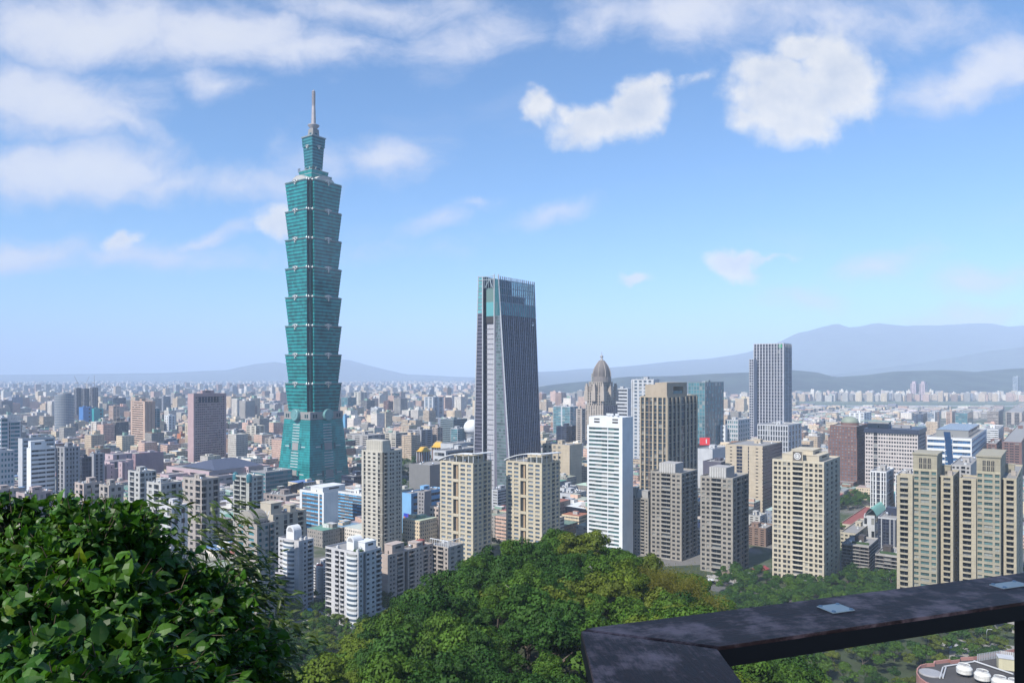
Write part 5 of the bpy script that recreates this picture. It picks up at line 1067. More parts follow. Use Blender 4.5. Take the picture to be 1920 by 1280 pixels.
def make_house(cx, cy, w, d, h, rn):
    o = House(); o.x, o.y, o.w, o.d, o.h = cx, cy, w, d, h
    o.cn, c = rn.choices(WC, WW)[0]; o.rn_, rc = rn.choices(RC, RW)[0]; q = rn.uniform(.82, 1.12)
    q *= 1.1; o.c = tuple(x * q * k_ for x, k_ in zip(c, (1.04, 1.0, .95))) + (1.0 if rn.random() < .3 else 0.0,); o.rc = tuple(x * rn.uniform(.8, 1.15) for x in rc) + (0,); o.seed = rn.random(); return o
def add_house(mb, o, full=True):
    r = random.Random(o.seed); C = Vector((o.x, o.y, 0)); off = r.uniform(0, 50)
    def bx_(cx, cy, w, d, z0, z1, col_, rc, win=True):
        q = [C + ex * (cx + a * w / 2) + ey * (cy + b * d / 2) for a, b in ((-1, -1), (1, -1), (1, 1), (-1, 1))]
        for k in range(4):
            a, b = q[k], q[(k + 1) % 4]; L = w if k % 2 == 0 else d
            uv = [(off, z0), (off + L, z0), (off + L, z1), (off, z1)] if win else None
            mb.face([(a.x, a.y, z0), (b.x, b.y, z0), (b.x, b.y, z1), (a.x, a.y, z1)], 0, uv, col_)
        mb.face([(p.x, p.y, z1) for p in q], 0, None, rc)
    bx_(0, 0, o.w, o.d, 0, o.h, o.c, o.rc)
    if full:
        for k in range(r.randint(1, 3)):
            w2, d2, h2 = o.w * r.uniform(.15, .45), o.d * r.uniform(.15, .4), r.uniform(2.2, 4.2) if o.h < 40 else r.uniform(3, 8)
            c2 = o.c if r.random() < .5 else r.choice([(.55, .55, .54, 0), (.4, .4, .4, 0), (.2, .33, .27, 0)]); bx_(r.uniform(-.27, .27) * o.w, r.uniform(-.3, .3) * o.d, w2, d2, o.h, o.h + h2 + k * .05, tuple(c2[:3]) + (0,), o.rc if r.random() < .6 else (.5, .5, .5, 0), False)
        if o.h > 18 and r.random() < .6: bx_(r.choice((-.32, .32)) * o.w, 0, o.w * .28, o.d * 1.06, 0, o.h * r.uniform(.82, .97), tuple(x * .9 for x in o.c[:3]) + (0,), o.rc)
houses = []
def clear(x, y, r):
    for fx, fy, fr in FOOT:
        if (x - fx) ** 2 + (y - fy) ** 2 < (fr * .92 + r) ** 2: return False
    return True
def green_zone(p, D):
    if 745 < p < 822 and 880 < D < 1290: return True              # park by the memorial hall
    if 1576 < p < 1660 and 690 < D < 900: return True
    if 1490 < p < 2050 and 3150 < D < 4150: return True           # airfield
    return False
for D0, D1, cell, lo in ((455, 650, 24, 5), (650, 1150, 24, 0), (1150, 2100, 26, 1), (2100, 3600, 36, 2), (3600, 7000, 62, 3), (7000, 13000, 130, 4)):
    nmax = int(D1 * 1.25 / cell)
    for i in range(-nmax, nmax):
        for j in range(0, int(1.5 * D1 / cell)):
            if i % 5 == 0 or j % 7 == 0: 
                if lo < 3 or lo == 5: continue                               # streets
            x, y = ex.x * i * cell + ey.x * (j - 20) * cell, ex.y * i * cell + ey.y * (j - 20) * cell
            J_ = .03 if lo < 3 else .2; x += rn.uniform(-J_, J_) * cell; y += rn.uniform(-J_, J_) * cell
            if lo == 5 and not (-500 < 960 + x / max(1, y) * F < 505): continue
            if not (D0 <= y < D1) or abs(x) > y * (.74 if lo < 5 else 1.0) + 30: continue
            p = 960 + x / y * F
            if green_zone(p, y): continue
            t = rn.random()
            if lo in (0, 5): h = rn.uniform(8, 17) if t < .8 else rn.uniform(17, 26)
            elif lo == 1: h = rn.uniform(11, 21) if t < .66 else rn.uniform(21, 38) if t < .95 else rn.uniform(38, 58)
            elif lo == 2: h = rn.uniform(12, 24) if t < .62 else rn.uniform(24, 44) if t < .92 else rn.uniform(44, 78)
            elif lo == 3: h = rn.uniform(13, 25) if t < .7 else rn.uniform(25, 44) if t < .95 else rn.uniform(44, 80)
            else: h = rn.uniform(16, 32) if t < .7 else rn.uniform(32, 52)
            if p > 1440 and 1750 < y < 4100: h = min(h, 14 + 14 * rn.random())
            if y > 4100 and p > 1440: h = rn.uniform(30, 52); 
            if p > 1440 and y > 4600: continue
            if p > 1000 and y > 4750: continue
            if 1010 < p < 1440 and y > 4200: h = min(h, 40)
            if lo < 3 and t < .75: h = h * .45 + .55 * (11 + 17 * hsh(i // 5, j // 7))           # a block of houses shares its cornice height
            w, d = cell * rn.uniform(.8, .99), cell * rn.uniform(.8, .99)
            if h > 38: w, d = min(w, 30), min(d, 34)
            if lo >= 3: w, d = min(w, rn.uniform(24, 50)), min(d, rn.uniform(24, 60))
            if not clear(x, y, cell * .42): continue
            houses.append(make_house(x, y, w, d, h, rn))
# which of them show, nearest first, on a coarse raster of the photograph
RW_, RH_ = 640, 427; buf = np.zeros((RH_, RW_), bool); K = RW_ / 1920
def rect(x0, x1, y0, y1): return max(0, int(x0 * K)), min(RW_, int(math.ceil(x1 * K))), max(0, int(y0 * K)), min(RH_, int(math.ceil(y1 * K)))
buf[int(1035 * K):, :] = True; buf[int(945 * K):, :int(330 * K)] = True
items = [(D, 1, a) for a in OCC for D in (a[4],)] + [(o.y, 0, o) for o in houses]
items.sort(key=lambda t: t[0])
for D, kd, o in items:
    if kd: a, b, c, e = rect(o[0], o[1], o[2], o[3]); buf[c:e, a:b] = True; continue
    hw = (o.w * .8 + o.d * .6) / 2 / D * F; xm = 960 + o.x / D * F
    a, b, c, e = rect(xm - hw, xm + hw, HY - (o.h - EYE) / D * F, HY + EYE / D * F)
    if b <= a or e <= c: o.vis = 0; continue
    s = buf[c:e, a:b]; o.vis = int((~s).sum()); 
    o.vis *= min(1, (2 * hw * K) / max(1, b - a)); s[:] = True
houses.sort(key=lambda o: -o.vis)
single = [o for o in houses[:262] if o.vis > 0]; rest = houses[len(single):]
MARKS = [(0, 'left picture edge'), (121, 'grey round tower'), (268, 'fluted pink tower'), (388, 'pink slab tower'), (588, 'green tower'), (715, 'ribbed crown tower'), (875, 'left sail tower'), (950, 'dark tower'), (1050, 'right sail tower'), (1140, 'white tower'), (1255, 'pier tower'), (1440, 'grid tower'), (1512, 'emblem tower'), (1600, 'green dome tower'), (1680, 'gridded block'), (1795, 'blue wedge building'), (1920, 'right picture edge')]
groups = {}
for o in single:
    p = 960 + o.x / o.y * F; z = max(i for i in range(len(MARKS)) if MARKS[i][0] <= max(0, p)); z = min(z, len(MARKS) - 2)
    sz = 'low' if o.h < 17 else 'mid height' if o.h < 30 else 'tall'
    groups.setdefault((sz, o.cn, o.rn_, z), []).append((p, o))
for (sz, cn, rf, z), L in groups.items():
    L.sort(key=lambda t: t[0])
    for k, (p, o) in enumerate(L):
        lab = '%s%s %s block with %s roof right of the %s' % (NTH[k] + ' ' if len(L) > 1 else '', sz, cn, rf, MARKS[z][1])
        mb = MB(); add_house(mb, o); tag(mb.build('city_block', CM, None, (o.x, o.y, 0)), lab, MB_, 'dense city blocks')
mb = MB()
for o in rest: add_house(mb, o, o.y < 2600 and o.vis > 0)
tag(mb.build('distant_city', CM), kind='stuff')
# row of riverside apartment towers below the hills
mb_all = []; r_ = random.Random(5); x = 1484; k = 0
tops = {0: 'plain', 1: 'stepped', 2: 'twin box'}
while x < 1925:
    wpx = r_.uniform(6.5, 11.5); D = 4350 + r_.uniform(-60, 160) ; yt = r_.uniform(731, 741) + (3 if x > 1780 else 0); o = House()
    o.x, o.y, o.w, o.d, o.h = px(x + wpx / 2, D), D, wpx / F * D * .68, wpx / F * D * .5, pz(yt, D); pinkish = x < 1690
    o.cn = 'pinkish' if pinkish and r_.random() < .6 else 'cream white'; o.c = ((.66, .52, .46) if o.cn == 'pinkish' else (.80, .74, .64)) + (0,); o.rc = (.45, .4, .38, 0); o.seed = r_.random()
    mb = MB(); add_house(mb, o); n_ = k // 1
    ob = tag(mb.build('riverside_tower', CM, None, (o.x, o.y, 0)), '%s apartment tower in the row below the hills, %s in that row' % (o.cn, ORD[k] if k < len(ORD) else 'last'), CT, 'row of riverside apartment towers')
    k += 1; x += wpx + r_.uniform(-.3, 1.8)
# airfield and river flats
def flat(name, pts, m, z=0.03):   # thin ground sheets, pts = (photo column, distance)
    mb = MB(); mb.face([(px(a, D), D, z) for a, D in pts]); return tag(mb.build(name, m), kind='structure')
flat('airfield', [(1470, 3160), (2050, 3160), (2050, 4180), (1470, 4180)], wall('airfield_grass', (.09, .12, .06), .9, .4, .01))
flat('runway', [(1470, 3560), (2050, 3500), (2050, 3620), (1470, 3680)], wall('runway_grey', (.30, .30, .29), .9, .1), .06)
flat('riverbank', [(1470, 3950), (2050, 3950), (2050, 4060), (1470, 4060)], wall('bank_pale', (.20, .22, .16), .9, .2), .06)
# ------------------------------------------------------------------ trees
def leaf_mat(name, c0, c1, trans=.2, rough=.6, spec=.15):
    m, k, b, out = newmat(name); at = k.new('ShaderNodeAttribute', attribute_name='tint')
    r = k.new('ShaderNodeObjectInfo').outputs['Random']; f = k.m('FRACT', k.m('ADD', r, at.outputs['Alpha']))
    c = k.mix(1.0, k.mix(f, c0, c1), at.outputs['Color'], 'MULTIPLY'); k.l.new(c, b.inputs['Base Color']); b.inputs['Roughness'].default_value = rough; b.inputs['Specular IOR Level'].default_value = spec
    t = k.new('ShaderNodeBsdfTranslucent'); k.l.new(k.mix(1.0, c, (1.2, 1.25, .5), 'MULTIPLY'), t.inputs[0]); mx = k.new('ShaderNodeMixShader'); mx.inputs[0].default_value = trans
    k.l.new(b.outputs[0], mx.inputs[1]); k.l.new(t.outputs[0], mx.inputs[2]); k.l.new(mx.outputs[0], out.inputs[0]); return m
BARK = wall('bark', (.16, .125, .10), .9, .3, 1.5)
KINDS = {'dark': leaf_mat('leaf_dark', (.020, .062, .010), (.045, .105, .016)), 'green': leaf_mat('leaf_green', (.040, .100, .010), (.080, .150, .018)), 'olive': leaf_mat('leaf_olive', (.070, .100, .012), (.110, .140, .018)), 'bright': leaf_mat('leaf_bright', (.095, .150, .012), (.140, .185, .020))}
def crown_mesh(seed, R=4.2, H=3.4, zc=5.6, nclump=26, per=120, leaf=.44):
    """leaf clumps spread over and through an uneven crown; one quad per spray of leaves"""
    g = np.random.default_rng(seed); P, T = [], []
    lobes = [(g.uniform(-.45, .45) * R, g.uniform(-.45, .45) * R, zc + g.uniform(-.35, .5) * H, g.uniform(.5, .72)) for _ in range(6)] + [(0, 0, zc + .3 * H, .7)]
    cl = []
    for i in range(nclump):
        lx, ly, lz, lr = lobes[i % len(lobes)]; d = g.normal(size=3); d /= np.linalg.norm(d); d[2] = abs(d[2]) * 1.0 - .28 if i % 4 else d[2]
        q = g.uniform(.72, 1.05); cl.append((np.array([lx + d[0] * R * lr * q, ly + d[1] * R * lr * q, lz + d[2] * H * lr * q]), d, g.uniform(.85, 1.7) * R / 4.2, g.uniform(.72, 1.2)))
    for c, d, r, br in cl:
        n = int(per * r * 1.1)
        dd = g.normal(size=(n, 3)); dd[:, 2] = np.where(dd[:, 2] < -.3, -dd[:, 2] * .6, dd[:, 2]); dd /= np.linalg.norm(dd, axis=1)[:, None]
        o = dd * np.array([1.0, 1.0, .82]) * (r * g.uniform(.72, 1.06, n))[:, None]; cen = c + o
        nn = dd + d * .2 + g.normal(size=(n, 3)) * .36; nn /= np.linalg.norm(nn, axis=1)[:, None]
        a = np.cross(nn, g.normal(size=(n, 3))); a /= np.linalg.norm(a, axis=1)[:, None]; b = np.cross(nn, a)
        s = g.uniform(.6, 1.2, n)[:, None] * leaf
        quad = np.stack([cen - a * s * .5, cen - b * s * .34 + nn * s * .06, cen + a * s * .5 - nn * s * .1, cen + b * s * .34 + nn * s * .06], 1); P.append(quad)
        t = np.ones((n, 4)); t[:, :3] = (br * g.uniform(.8, 1.2, n))[:, None]; t[:, 3] = g.uniform(0, .22, n); T.append(t)
    return np.concatenate(P), np.concatenate(T)
def quads_mesh(name, Q, T, mat):
    n = len(Q); me = bpy.data.meshes.new(name); me.vertices.add(n * 4); me.loops.add(n * 4); me.polygons.add(n)
    me.vertices.foreach_set('co', Q.reshape(-1).astype(np.float32)); me.loops.foreach_set('vertex_index', np.arange(n * 4, dtype=np.int32)); me.polygons.foreach_set('loop_start', np.arange(0, n * 4, 4, dtype=np.int32))
    a = me.attributes.new('tint', 'FLOAT_COLOR', 'FACE'); a.data.foreach_set('color', T.reshape(-1).astype(np.float32)); me.materials.append(mat); me.update(calc_edges=True); return me
PROTO = {}
def trunk_mesh(seed, h=5.5):
    r = random.Random(seed); mb = MB(); mb.tube([(0, 0, -1.5), (r.uniform(-.2, .2), 0, h * .4), (r.uniform(-.5, .5), r.uniform(-.5, .5), h)], .30, .12, 7)
    for i in range(5):
        t = i * 1.26 + r.random(); z = h * r.uniform(.4, .75); mb.tube([(0, 0, z), (1.2 * math.cos(t), 1.2 * math.sin(t), z + 1.0), (2.6 * math.cos(t), 2.6 * math.sin(t), z + 2.2)], .13, .04, 5)
    return mb.mesh('trunk', BARK)
for i, (kd, sd, R, H, zc) in enumerate((('dark', 1, 4.3, 3.3, 5.8), ('dark', 2, 3.7, 3.8, 6.2), ('green', 3, 4.4, 3.0, 5.6), ('green', 4, 3.8, 3.6, 6), ('olive', 5, 4.0, 3.0, 5.6), ('olive', 6, 3.5, 3.5, 5.8), ('bright', 7, 3.9, 3.1, 5.6), ('dark', 8, 4.8, 3.0, 5.9))):
    Q, T = crown_mesh(sd, R, H, zc); PROTO[i] = (kd, quads_mesh('crown', Q, T, KINDS[kd]), trunk_mesh(sd), crown_mesh(sd, R, H, zc, 18, 50, .66))
BYKIND = {}
for i, p in PROTO.items(): BYKIND.setdefault(p[0], []).append(i)
tr = random.Random(21); TREES = []            # x, y, z, scale, prototype, place
def plant(x, y, z, s, kinds, place): TREES.append([x, y, z, s, tr.choice(BYKIND[tr.choice(kinds)]), place, tr.uniform(0, 6.28)])
yy = 62.0
while yy < 330:
    step = 8.2 if yy < 250 else 9.0; xx = -110 + 0.0857 * yy
    while xx < 150 + .0857 * yy:
        x, y = xx + tr.uniform(-1.6, 1.6), yy + tr.uniform(-1.6, 1.6); z = spur(x, y); xx += step; p = 960 + x / y * F
        if z < 1 or p < 430 or p > 1990: continue
        yv = HY + (EYE - z - 8) / y * F
        if yv > 1330: continue
        if yv > 1180 and p < 545: continue
        if ((x - px(1262, 205)) / 13) ** 2 + ((y - 205) / 14) ** 2 < 1: continue           # room for the bamboo
        n = fbm(x * .035 + 7, y * .035, 3)
        kinds = ['dark', 'dark', 'green'] if n < .46 else ['green', 'dark', 'olive'] if n < .58 or p < 1120 else ['olive', 'green', 'bright']
        if p < 700 and y > 150: kinds = ['green', 'bright', 'olive']
        sc_ = tr.choice((tr.uniform(.7, 1.05), tr.uniform(1.05, 1.6), tr.uniform(1.3, 1.9))); z += (fbm(x * .045 + 3, y * .045, 3) - .45) * 11; plant(x, y, z - .8 - (sc_ - 1) * 4.2 + tr.uniform(-1.8, 1.8), sc_, kinds, 'spur')
    yy += step * .92
def scatter(n, p0, p1, d0, d1, s0, s1, kinds, place, seed):
    r = random.Random(seed); c = 0; tries = 0
    while c < n and tries < n * 30:
        tries += 1; D = math.sqrt(r.uniform(d0 * d0, d1 * d1)); p = r.uniform(p0, p1); x = px(p, D)
        if not all((x - fx) ** 2 + (D - fy) ** 2 > (fr * .75 + 1.5) ** 2 for fx, fy, fr in FOOT) or spur(x, D) > 1.5: continue
        if any((x - t[0]) ** 2 + (D - t[1]) ** 2 < 10 for t in TREES[-160:]): continue
        plant(x, D, 0, r.uniform(s0, s1), kinds, place); c += 1
scatter(210, 520, 770, 355, 470, .6, 1.1, ['dark', 'green', 'bright'], 'street park', 1)
scatter(170, -330, 525, 300, 470, .7, 1.2, ['dark', 'green', 'green', 'olive'], 'street park', 14)
scatter(16, 588, 720, 480, 560, .7, 1.0, ['dark', 'dark', 'green'], 'white blocks', 12)
scatter(22, 700, 870, 430, 490, .7, 1.0, ['dark', 'green'], 'pink block', 2)
scatter(230, 1345, 1720, 455, 552, .8, 1.25, ['dark', 'green'], 'emblem tower', 3)
scatter(330, 1360, 1890, 285, 445, .65, 1.2, ['dark', 'green', 'green', 'olive'], 'valley', 4)
scatter(55, 752, 824, 900, 1280, .9, 1.4, ['dark', 'dark', 'green'], 'memorial hall', 5)
scatter(110, 1566, 1662, 700, 960, .8, 1.3, ['dark', 'green'], 'green dome tower', 6)
scatter(40, 800, 1100, 620, 860, .6, 1.0, ['dark', 'green'], 'sail towers', 7)
scatter(24, 750, 830, 560, 690, .6, 1.0, ['dark', 'green'], 'light blue building', 8)
scatter(40, 1585, 1920, 450, 560, .6, 1.0, ['dark', 'green'], 'dark terrace blocks', 9)
# the ones that show largest stand alone, the rest are one mass
RW_, RH_ = 960, 640; K = .5; buf = np.zeros((RH_, RW_), bool)
for t in sorted([(o[4], 1, o) for o in OCC] + [(t[1], 0, t) for t in TREES], key=lambda t: t[0]):
    if t[1]: a, b, c, e = rect(*t[2][:4]); buf[c:e, a:b] = True; continue
    q = t[2]; D = q[1]; xm, ym = 960 + q[0] / D * F, HY + (EYE - q[2] - 6 * q[3]) / D * F; R_ = 4 * q[3] / D * F
    a, b, c, e = rect(xm - R_, xm + R_, ym - R_, ym + R_); s = buf[c:e, a:b]; v = int((~s).sum()); s[:] = True
    if xm < 520 and ym > 1000: v = 0
    yb = ramp(xm, [(1090, 1180), (1920, 1072)]); yl = ramp(xm, [(1345, 1245), (1920, 1160)])
    if xm > 1110 and ym - R_ > yb and (ym + R_ < yl or xm < 1370): v = 0
    q.append(v)
TREES.sort(key=lambda q: -q[7]); ALONE = [q for q in TREES[:255] if q[7] > 6]; MASS = [q for q in TREES[len(ALONE):]]
PLACE = {'spur': 'on the wooded hill', 'street park': 'in the park below the white blocks', 'white blocks': 'between the white blocks', 'pink block': 'at the pinkish block', 'emblem tower': 'at the emblem tower foot', 'valley': 'in the valley under the rail', 'memorial hall': 'by the yellow roofed hall', 'green dome tower': 'by the green dome tower', 'sail towers': 'around the sail towers', 'light blue building': 'by the light blue building', 'dark terrace blocks': 'by the dark terrace blocks'}
ADJ = {'dark': 'dark green', 'green': 'mid green', 'olive': 'olive', 'bright': 'yellowish green'}
gr = {}
for q in ALONE:
    p = 960 + q[0] / q[1] * F; kd = PROTO[q[4]][0]; sz = 'big' if q[3] > 1.15 else 'middling' if q[3] > .85 else 'small'
    row = ''
    if q[5] == 'spur': row = ' crest' if q[1] > 195 else ' upper slope' if q[1] > 150 else ' lower slope' if q[1] > 115 else ' near edge'
    gr.setdefault((sz, kd, q[5], row), []).append((p, q))
for (sz, kd, pl, row), L in gr.items():
    L.sort(key=lambda t: t[0])
    for k, (p, q) in enumerate(L):
        lab = '%s%s %s tree %s%s' % (ORD[k] + ' ' if len(L) > 1 else '', sz, ADJ[kd], PLACE[pl], row)
        o = empty('broadleaf_tree', q[:3], lab, 'tree', 'trees ' + PLACE[pl]); o.rotation_euler = (0, 0, q[6]); o.scale = (q[3], q[3], q[3] * 1.05)
        link('crown', PROTO[q[4]][1], o); link('trunk', PROTO[q[4]][2], o)
def mass_tree(name, L):
    by = {}
    for q in L: by.setdefault(PROTO[q[4]][0], []).append(q)
    AQ, AT, mats, mi = [], [], [], []
    for kd, LL in by.items():
        mats.append(KINDS[kd])
        for q in LL:
            Q, T = PROTO[q[4]][3]; c, s = math.cos(q[6]), math.sin(q[6]); Rm = np.array([[c, -s, 0], [s, c, 0], [0, 0, 1.05]]) * q[3]
            T = T.copy(); T[:, 3] = (T[:, 3] + tr.random()) % 1; AQ.append(Q @ Rm.T + np.array(q[:3])); AT.append(T); mi += [len(mats) - 1] * len(Q)
    me = quads_mesh(name, np.concatenate(AQ), np.concatenate(AT), mats[0])
    for m in mats[1:]: me.materials.append(m)
    me.polygons.foreach_set('material_index', np.array(mi, dtype=np.int32)); return tag(link(name, me), kind='stuff')
mass_tree('forest', MASS)
# bamboo clumps on the hill crest
BAM = leaf_mat('leaf_bamboo', (.13, .135, .016), (.19, .175, .025), .35); CULM = plain('culm', (.22, .21, .07), .5)
for k, (p, D, s, lab) in enumerate(((1240, 208, 1.75, 'feathery yellow green bamboo clump on the hill crest, left one'), (1278, 202, 2.05, 'feathery yellow green bamboo clump on the hill crest, largest in the middle'), (1318, 198, 1.6, 'feathery yellow green bamboo clump on the hill crest, right one'))):
    x = px(p, D); z = spur(x, D) - .5; o = empty('bamboo_clump', (x, D, z), lab, 'bamboo', 'bamboo clumps on the hill'); g = np.random.default_rng(40 + k); cm = MB(); Qs = []
    for i in range(40):
        t = g.uniform(0, 6.28); L = g.uniform(7, 11) * s; sp = g.uniform(1.2, 4.6) * s; pts = [np.array([.7 * math.cos(t), .7 * math.sin(t), 0]) * (1 - q) + np.array([sp * math.cos(t) * q ** 2.2, sp * math.sin(t) * q ** 2.2, L * (q - .35 * q ** 3)]) for q in [j / 7 for j in range(8)]]
        cm.tube([tuple(v) for v in pts], .06, .015, 4)
        for j in range(2, 8):
            n = 34; c = pts[j] + g.normal(size=(n, 3)) * np.array([.9, .9, .7]); d = g.normal(size=(n, 3)) * .7 + np.array([math.cos(t), math.sin(t), -.55]); d /= np.linalg.norm(d, axis=1)[:, None]; b = np.cross(d, g.normal(size=(n, 3))); b /= np.linalg.norm(b, axis=1)[:, None]; l = g.uniform(.35, .8, n)[:, None]
            Qs.append(np.stack([c, c + d * l * .4 + b * .07, c + d * l, c + d * l * .4 - b * .07], 1))
    Q = np.concatenate(Qs); T = np.ones((len(Q), 4)); T[:, :3] = g.uniform(.7, 1.2, len(Q))[:, None]; T[:, 3] = g.uniform(0, .3, len(Q))
    link('foliage', quads_mesh('foliage', Q, T, BAM), o); link('culm', cm.mesh('culm', CULM), o)
DEAD = plain('dead_wood', (.50, .44, .37), .8)
for k, (p, y, D, lab) in enumerate(((965, 1102, 176, 'bare pale dead branches sticking out of the hill canopy'), (818, 1118, 215, 'thin bare dead stem leaning at the left hill slope'))):
    x, z = px(p, D), pz(y, D); mb = MB(); r = random.Random(k)
    mb.tube([(x + 2, D + 1, z - 6), (x + .5, D, z - 1), (x - 2.2, D - .5, z + .9)], .14, .05, 5)
    for i in range(4 if k == 0 else 1): a = r.uniform(-1, 2.2); mb.tube([(x + .6 + a * .3, D, z - 1.1), (x + a, D - .4, z + .2), (x - 1 + a * 1.7, D - .6, z + r.uniform(.2, 1.2))], .07, .025, 4)
    tag(mb.build('dead_branch', DEAD, None, (x, D, z - 6)), lab, 'dead branch')

# ------------------------------------------------------------------ the leafy bush beside the viewpoint
BL = leaf_mat('leaf_bush', (.026, .090, .009), (.075, .165, .014), .32, .42, .30); BL2 = leaf_mat('leaf_thin', (.032, .072, .012), (.07, .105, .02), .3, .42, .45); TW = plain('twig', (.075, .055, .035), .8)
def leaf_shape(n): return n
def leaf_quads(c, d, up, L, Wd, g, curl=.25):
    """each leaf is four quads folded along its midrib and curling down to a tip"""
    n = len(c); d = d / np.linalg.norm(d, axis=1)[:, None]; b = np.cross(d, up); b /= np.linalg.norm(b, axis=1)[:, None] + 1e-9; nn = np.cross(b, d); L = L[:, None]; Wd = Wd[:, None]
    st = [(0, .03, 0), (.18, .36, .02), (.42, .50, .01), (.72, .34, -.09), (1, .0, -.30)]; out = []
    mid = [c + d * L * s + nn * L * h * (curl / .25) for s, w_, h in st]
    for a in range(4):
        for sg in (-1, 1):
            e0 = mid[a] + b * Wd * st[a][1] * sg + nn * Wd * .09 * (st[a][1] > .1); e1 = mid[a + 1] + b * Wd * st[a + 1][1] * sg + nn * Wd * .09 * (st[a + 1][1] > .1)
            out.append(np.stack([mid[a], mid[a + 1], e1, e0], 1) if sg > 0 else np.stack([mid[a], e0, e1, mid[a + 1]], 1))
    return np.stack(out, 1)
g = np.random.default_rng(77)
def W3(p, y, D): return np.array([px(p, D), D, pz(y, D)])
LOBES = [(20, 1035, 4.4, .30), (95, 1030, 4.2, .27), (175, 1005, 4.2, .27), (225, 1000, 4.5, .24), (265, 1035, 4.6, .26), (330, 1090, 4.7, .27), (395, 1120, 4.9, .27), (440, 1160, 5.0, .25), (480, 1215, 5.0, .2), (60, 962, 4.5, .14), (130, 955, 4.3, .15), (255, 965, 4.6, .13), (0, 965, 4.4, .18), (-60, 970, 4.4, .2), (120, 1110, 3.9, .30), (230, 1120, 4.0, .30), (320, 1180, 4.2, .31), (410, 1230, 4.5, .28), (40, 1150, 3.5, .27), (150, 1215, 3.3, .26), (60, 1260, 2.9, .23), (250, 1265, 3.2, .27), (350, 1290, 3.7, .28), (470, 1245, 5.0, .2), (-40, 1110, 3.8, .3), (200, 1330, 2.8, .25), (90, 1330, 2.7, .22)]
BR = np.array([px(180, 4.3), 4.5, spur(-2.4, 4.4) - .1])
root = empty('leafy_bush', tuple(BR), 'dense broad leaved green bush filling the lower left beside the viewpoint', 'bush')
Qs, Ts = [], []; tw = MB(); org = BR
def sprig(tip, dirv, n, Lr, up):
    c = tip - dirv * g.uniform(0, .16, n)[:, None] + g.normal(size=(n, 3)) * .012
    d = dirv * .5 + g.normal(size=(n, 3)) * .7 + np.array([.22, 0, -.30]); L = g.uniform(*Lr, n)
    upv = np.array([-.25, -.45, 1.0]) + g.normal(size=(n, 3)) * .85
    L = L * g.choice([.55, .8, 1.0, 1.15], n); q = leaf_quads(c, d, upv, L, L * g.uniform(.48, .85, n), g); br = g.uniform(.5, 1.3, n); t = np.ones((n, 8, 4)); t[:, :, :3] = br[:, None, None]
    t[:, :, 3] = g.uniform(0, .6, n)[:, None]; yl = g.random(n) < .03; t[yl, :, 0] *= 2.6; t[yl, :, 1] *= 1.5
    Qs.append(q.reshape(-1, 4, 3)); Ts.append(t.reshape(-1, 4))
for (p, y, D, R) in LOBES:
    c = W3(p, y, D); nsp = int(125 * (R / .3) ** 2 * (1.0 if D > 3.4 else .8))
    base = c * .35 + (BR + np.array([0, 0, .25])) * .65; hub = c * .8 + base * .2
    tw.tube([tuple(BR + np.array([g.normal() * .1, g.normal() * .1, 0])), tuple(base + g.normal(size=3) * .05), tuple(hub), tuple(c)], .022, .008, 5)
    for i in range(nsp):
        v = g.normal(size=3); v /= np.linalg.norm(v); rr = R * g.uniform(.35, 1.0) * (1.25 if i % 9 == 0 else 1.0); tip = c + v * rr * np.array([1.1, 1.0, .9])
        dv = v * .8 + np.array([.25, -.1, .35]); dv /= np.linalg.norm(dv); 
        if i % 2 == 0: tw.tube([tuple(hub + v * R * .15), tuple((hub + tip) / 2 + np.array([0, 0, .03])), tuple(tip + dv * .02)], .0055, .002, 3)
        sprig(tip, dv, int(g.integers(5, 9)), (.042, .088) if D > 4.1 else (.05, .105), None)
link('foliage', quads_mesh('foliage', np.concatenate(Qs) - org, np.concatenate(Ts), BL), root); tw.build('branch', TW, root, tuple(org))
# inner thicket of larger leaves that closes the bush; its inner shade is put into the tint
Qs, Ts = [], []
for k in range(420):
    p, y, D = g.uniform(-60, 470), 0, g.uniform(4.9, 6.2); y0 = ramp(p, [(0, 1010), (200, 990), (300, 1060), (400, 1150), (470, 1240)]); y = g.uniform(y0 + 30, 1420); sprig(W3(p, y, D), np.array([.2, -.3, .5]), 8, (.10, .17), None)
link('inner_foliage', quads_mesh('inner_foliage', np.concatenate(Qs) - org, np.concatenate(Ts) * np.array([.8, .8, .8, 1]), BL), root)
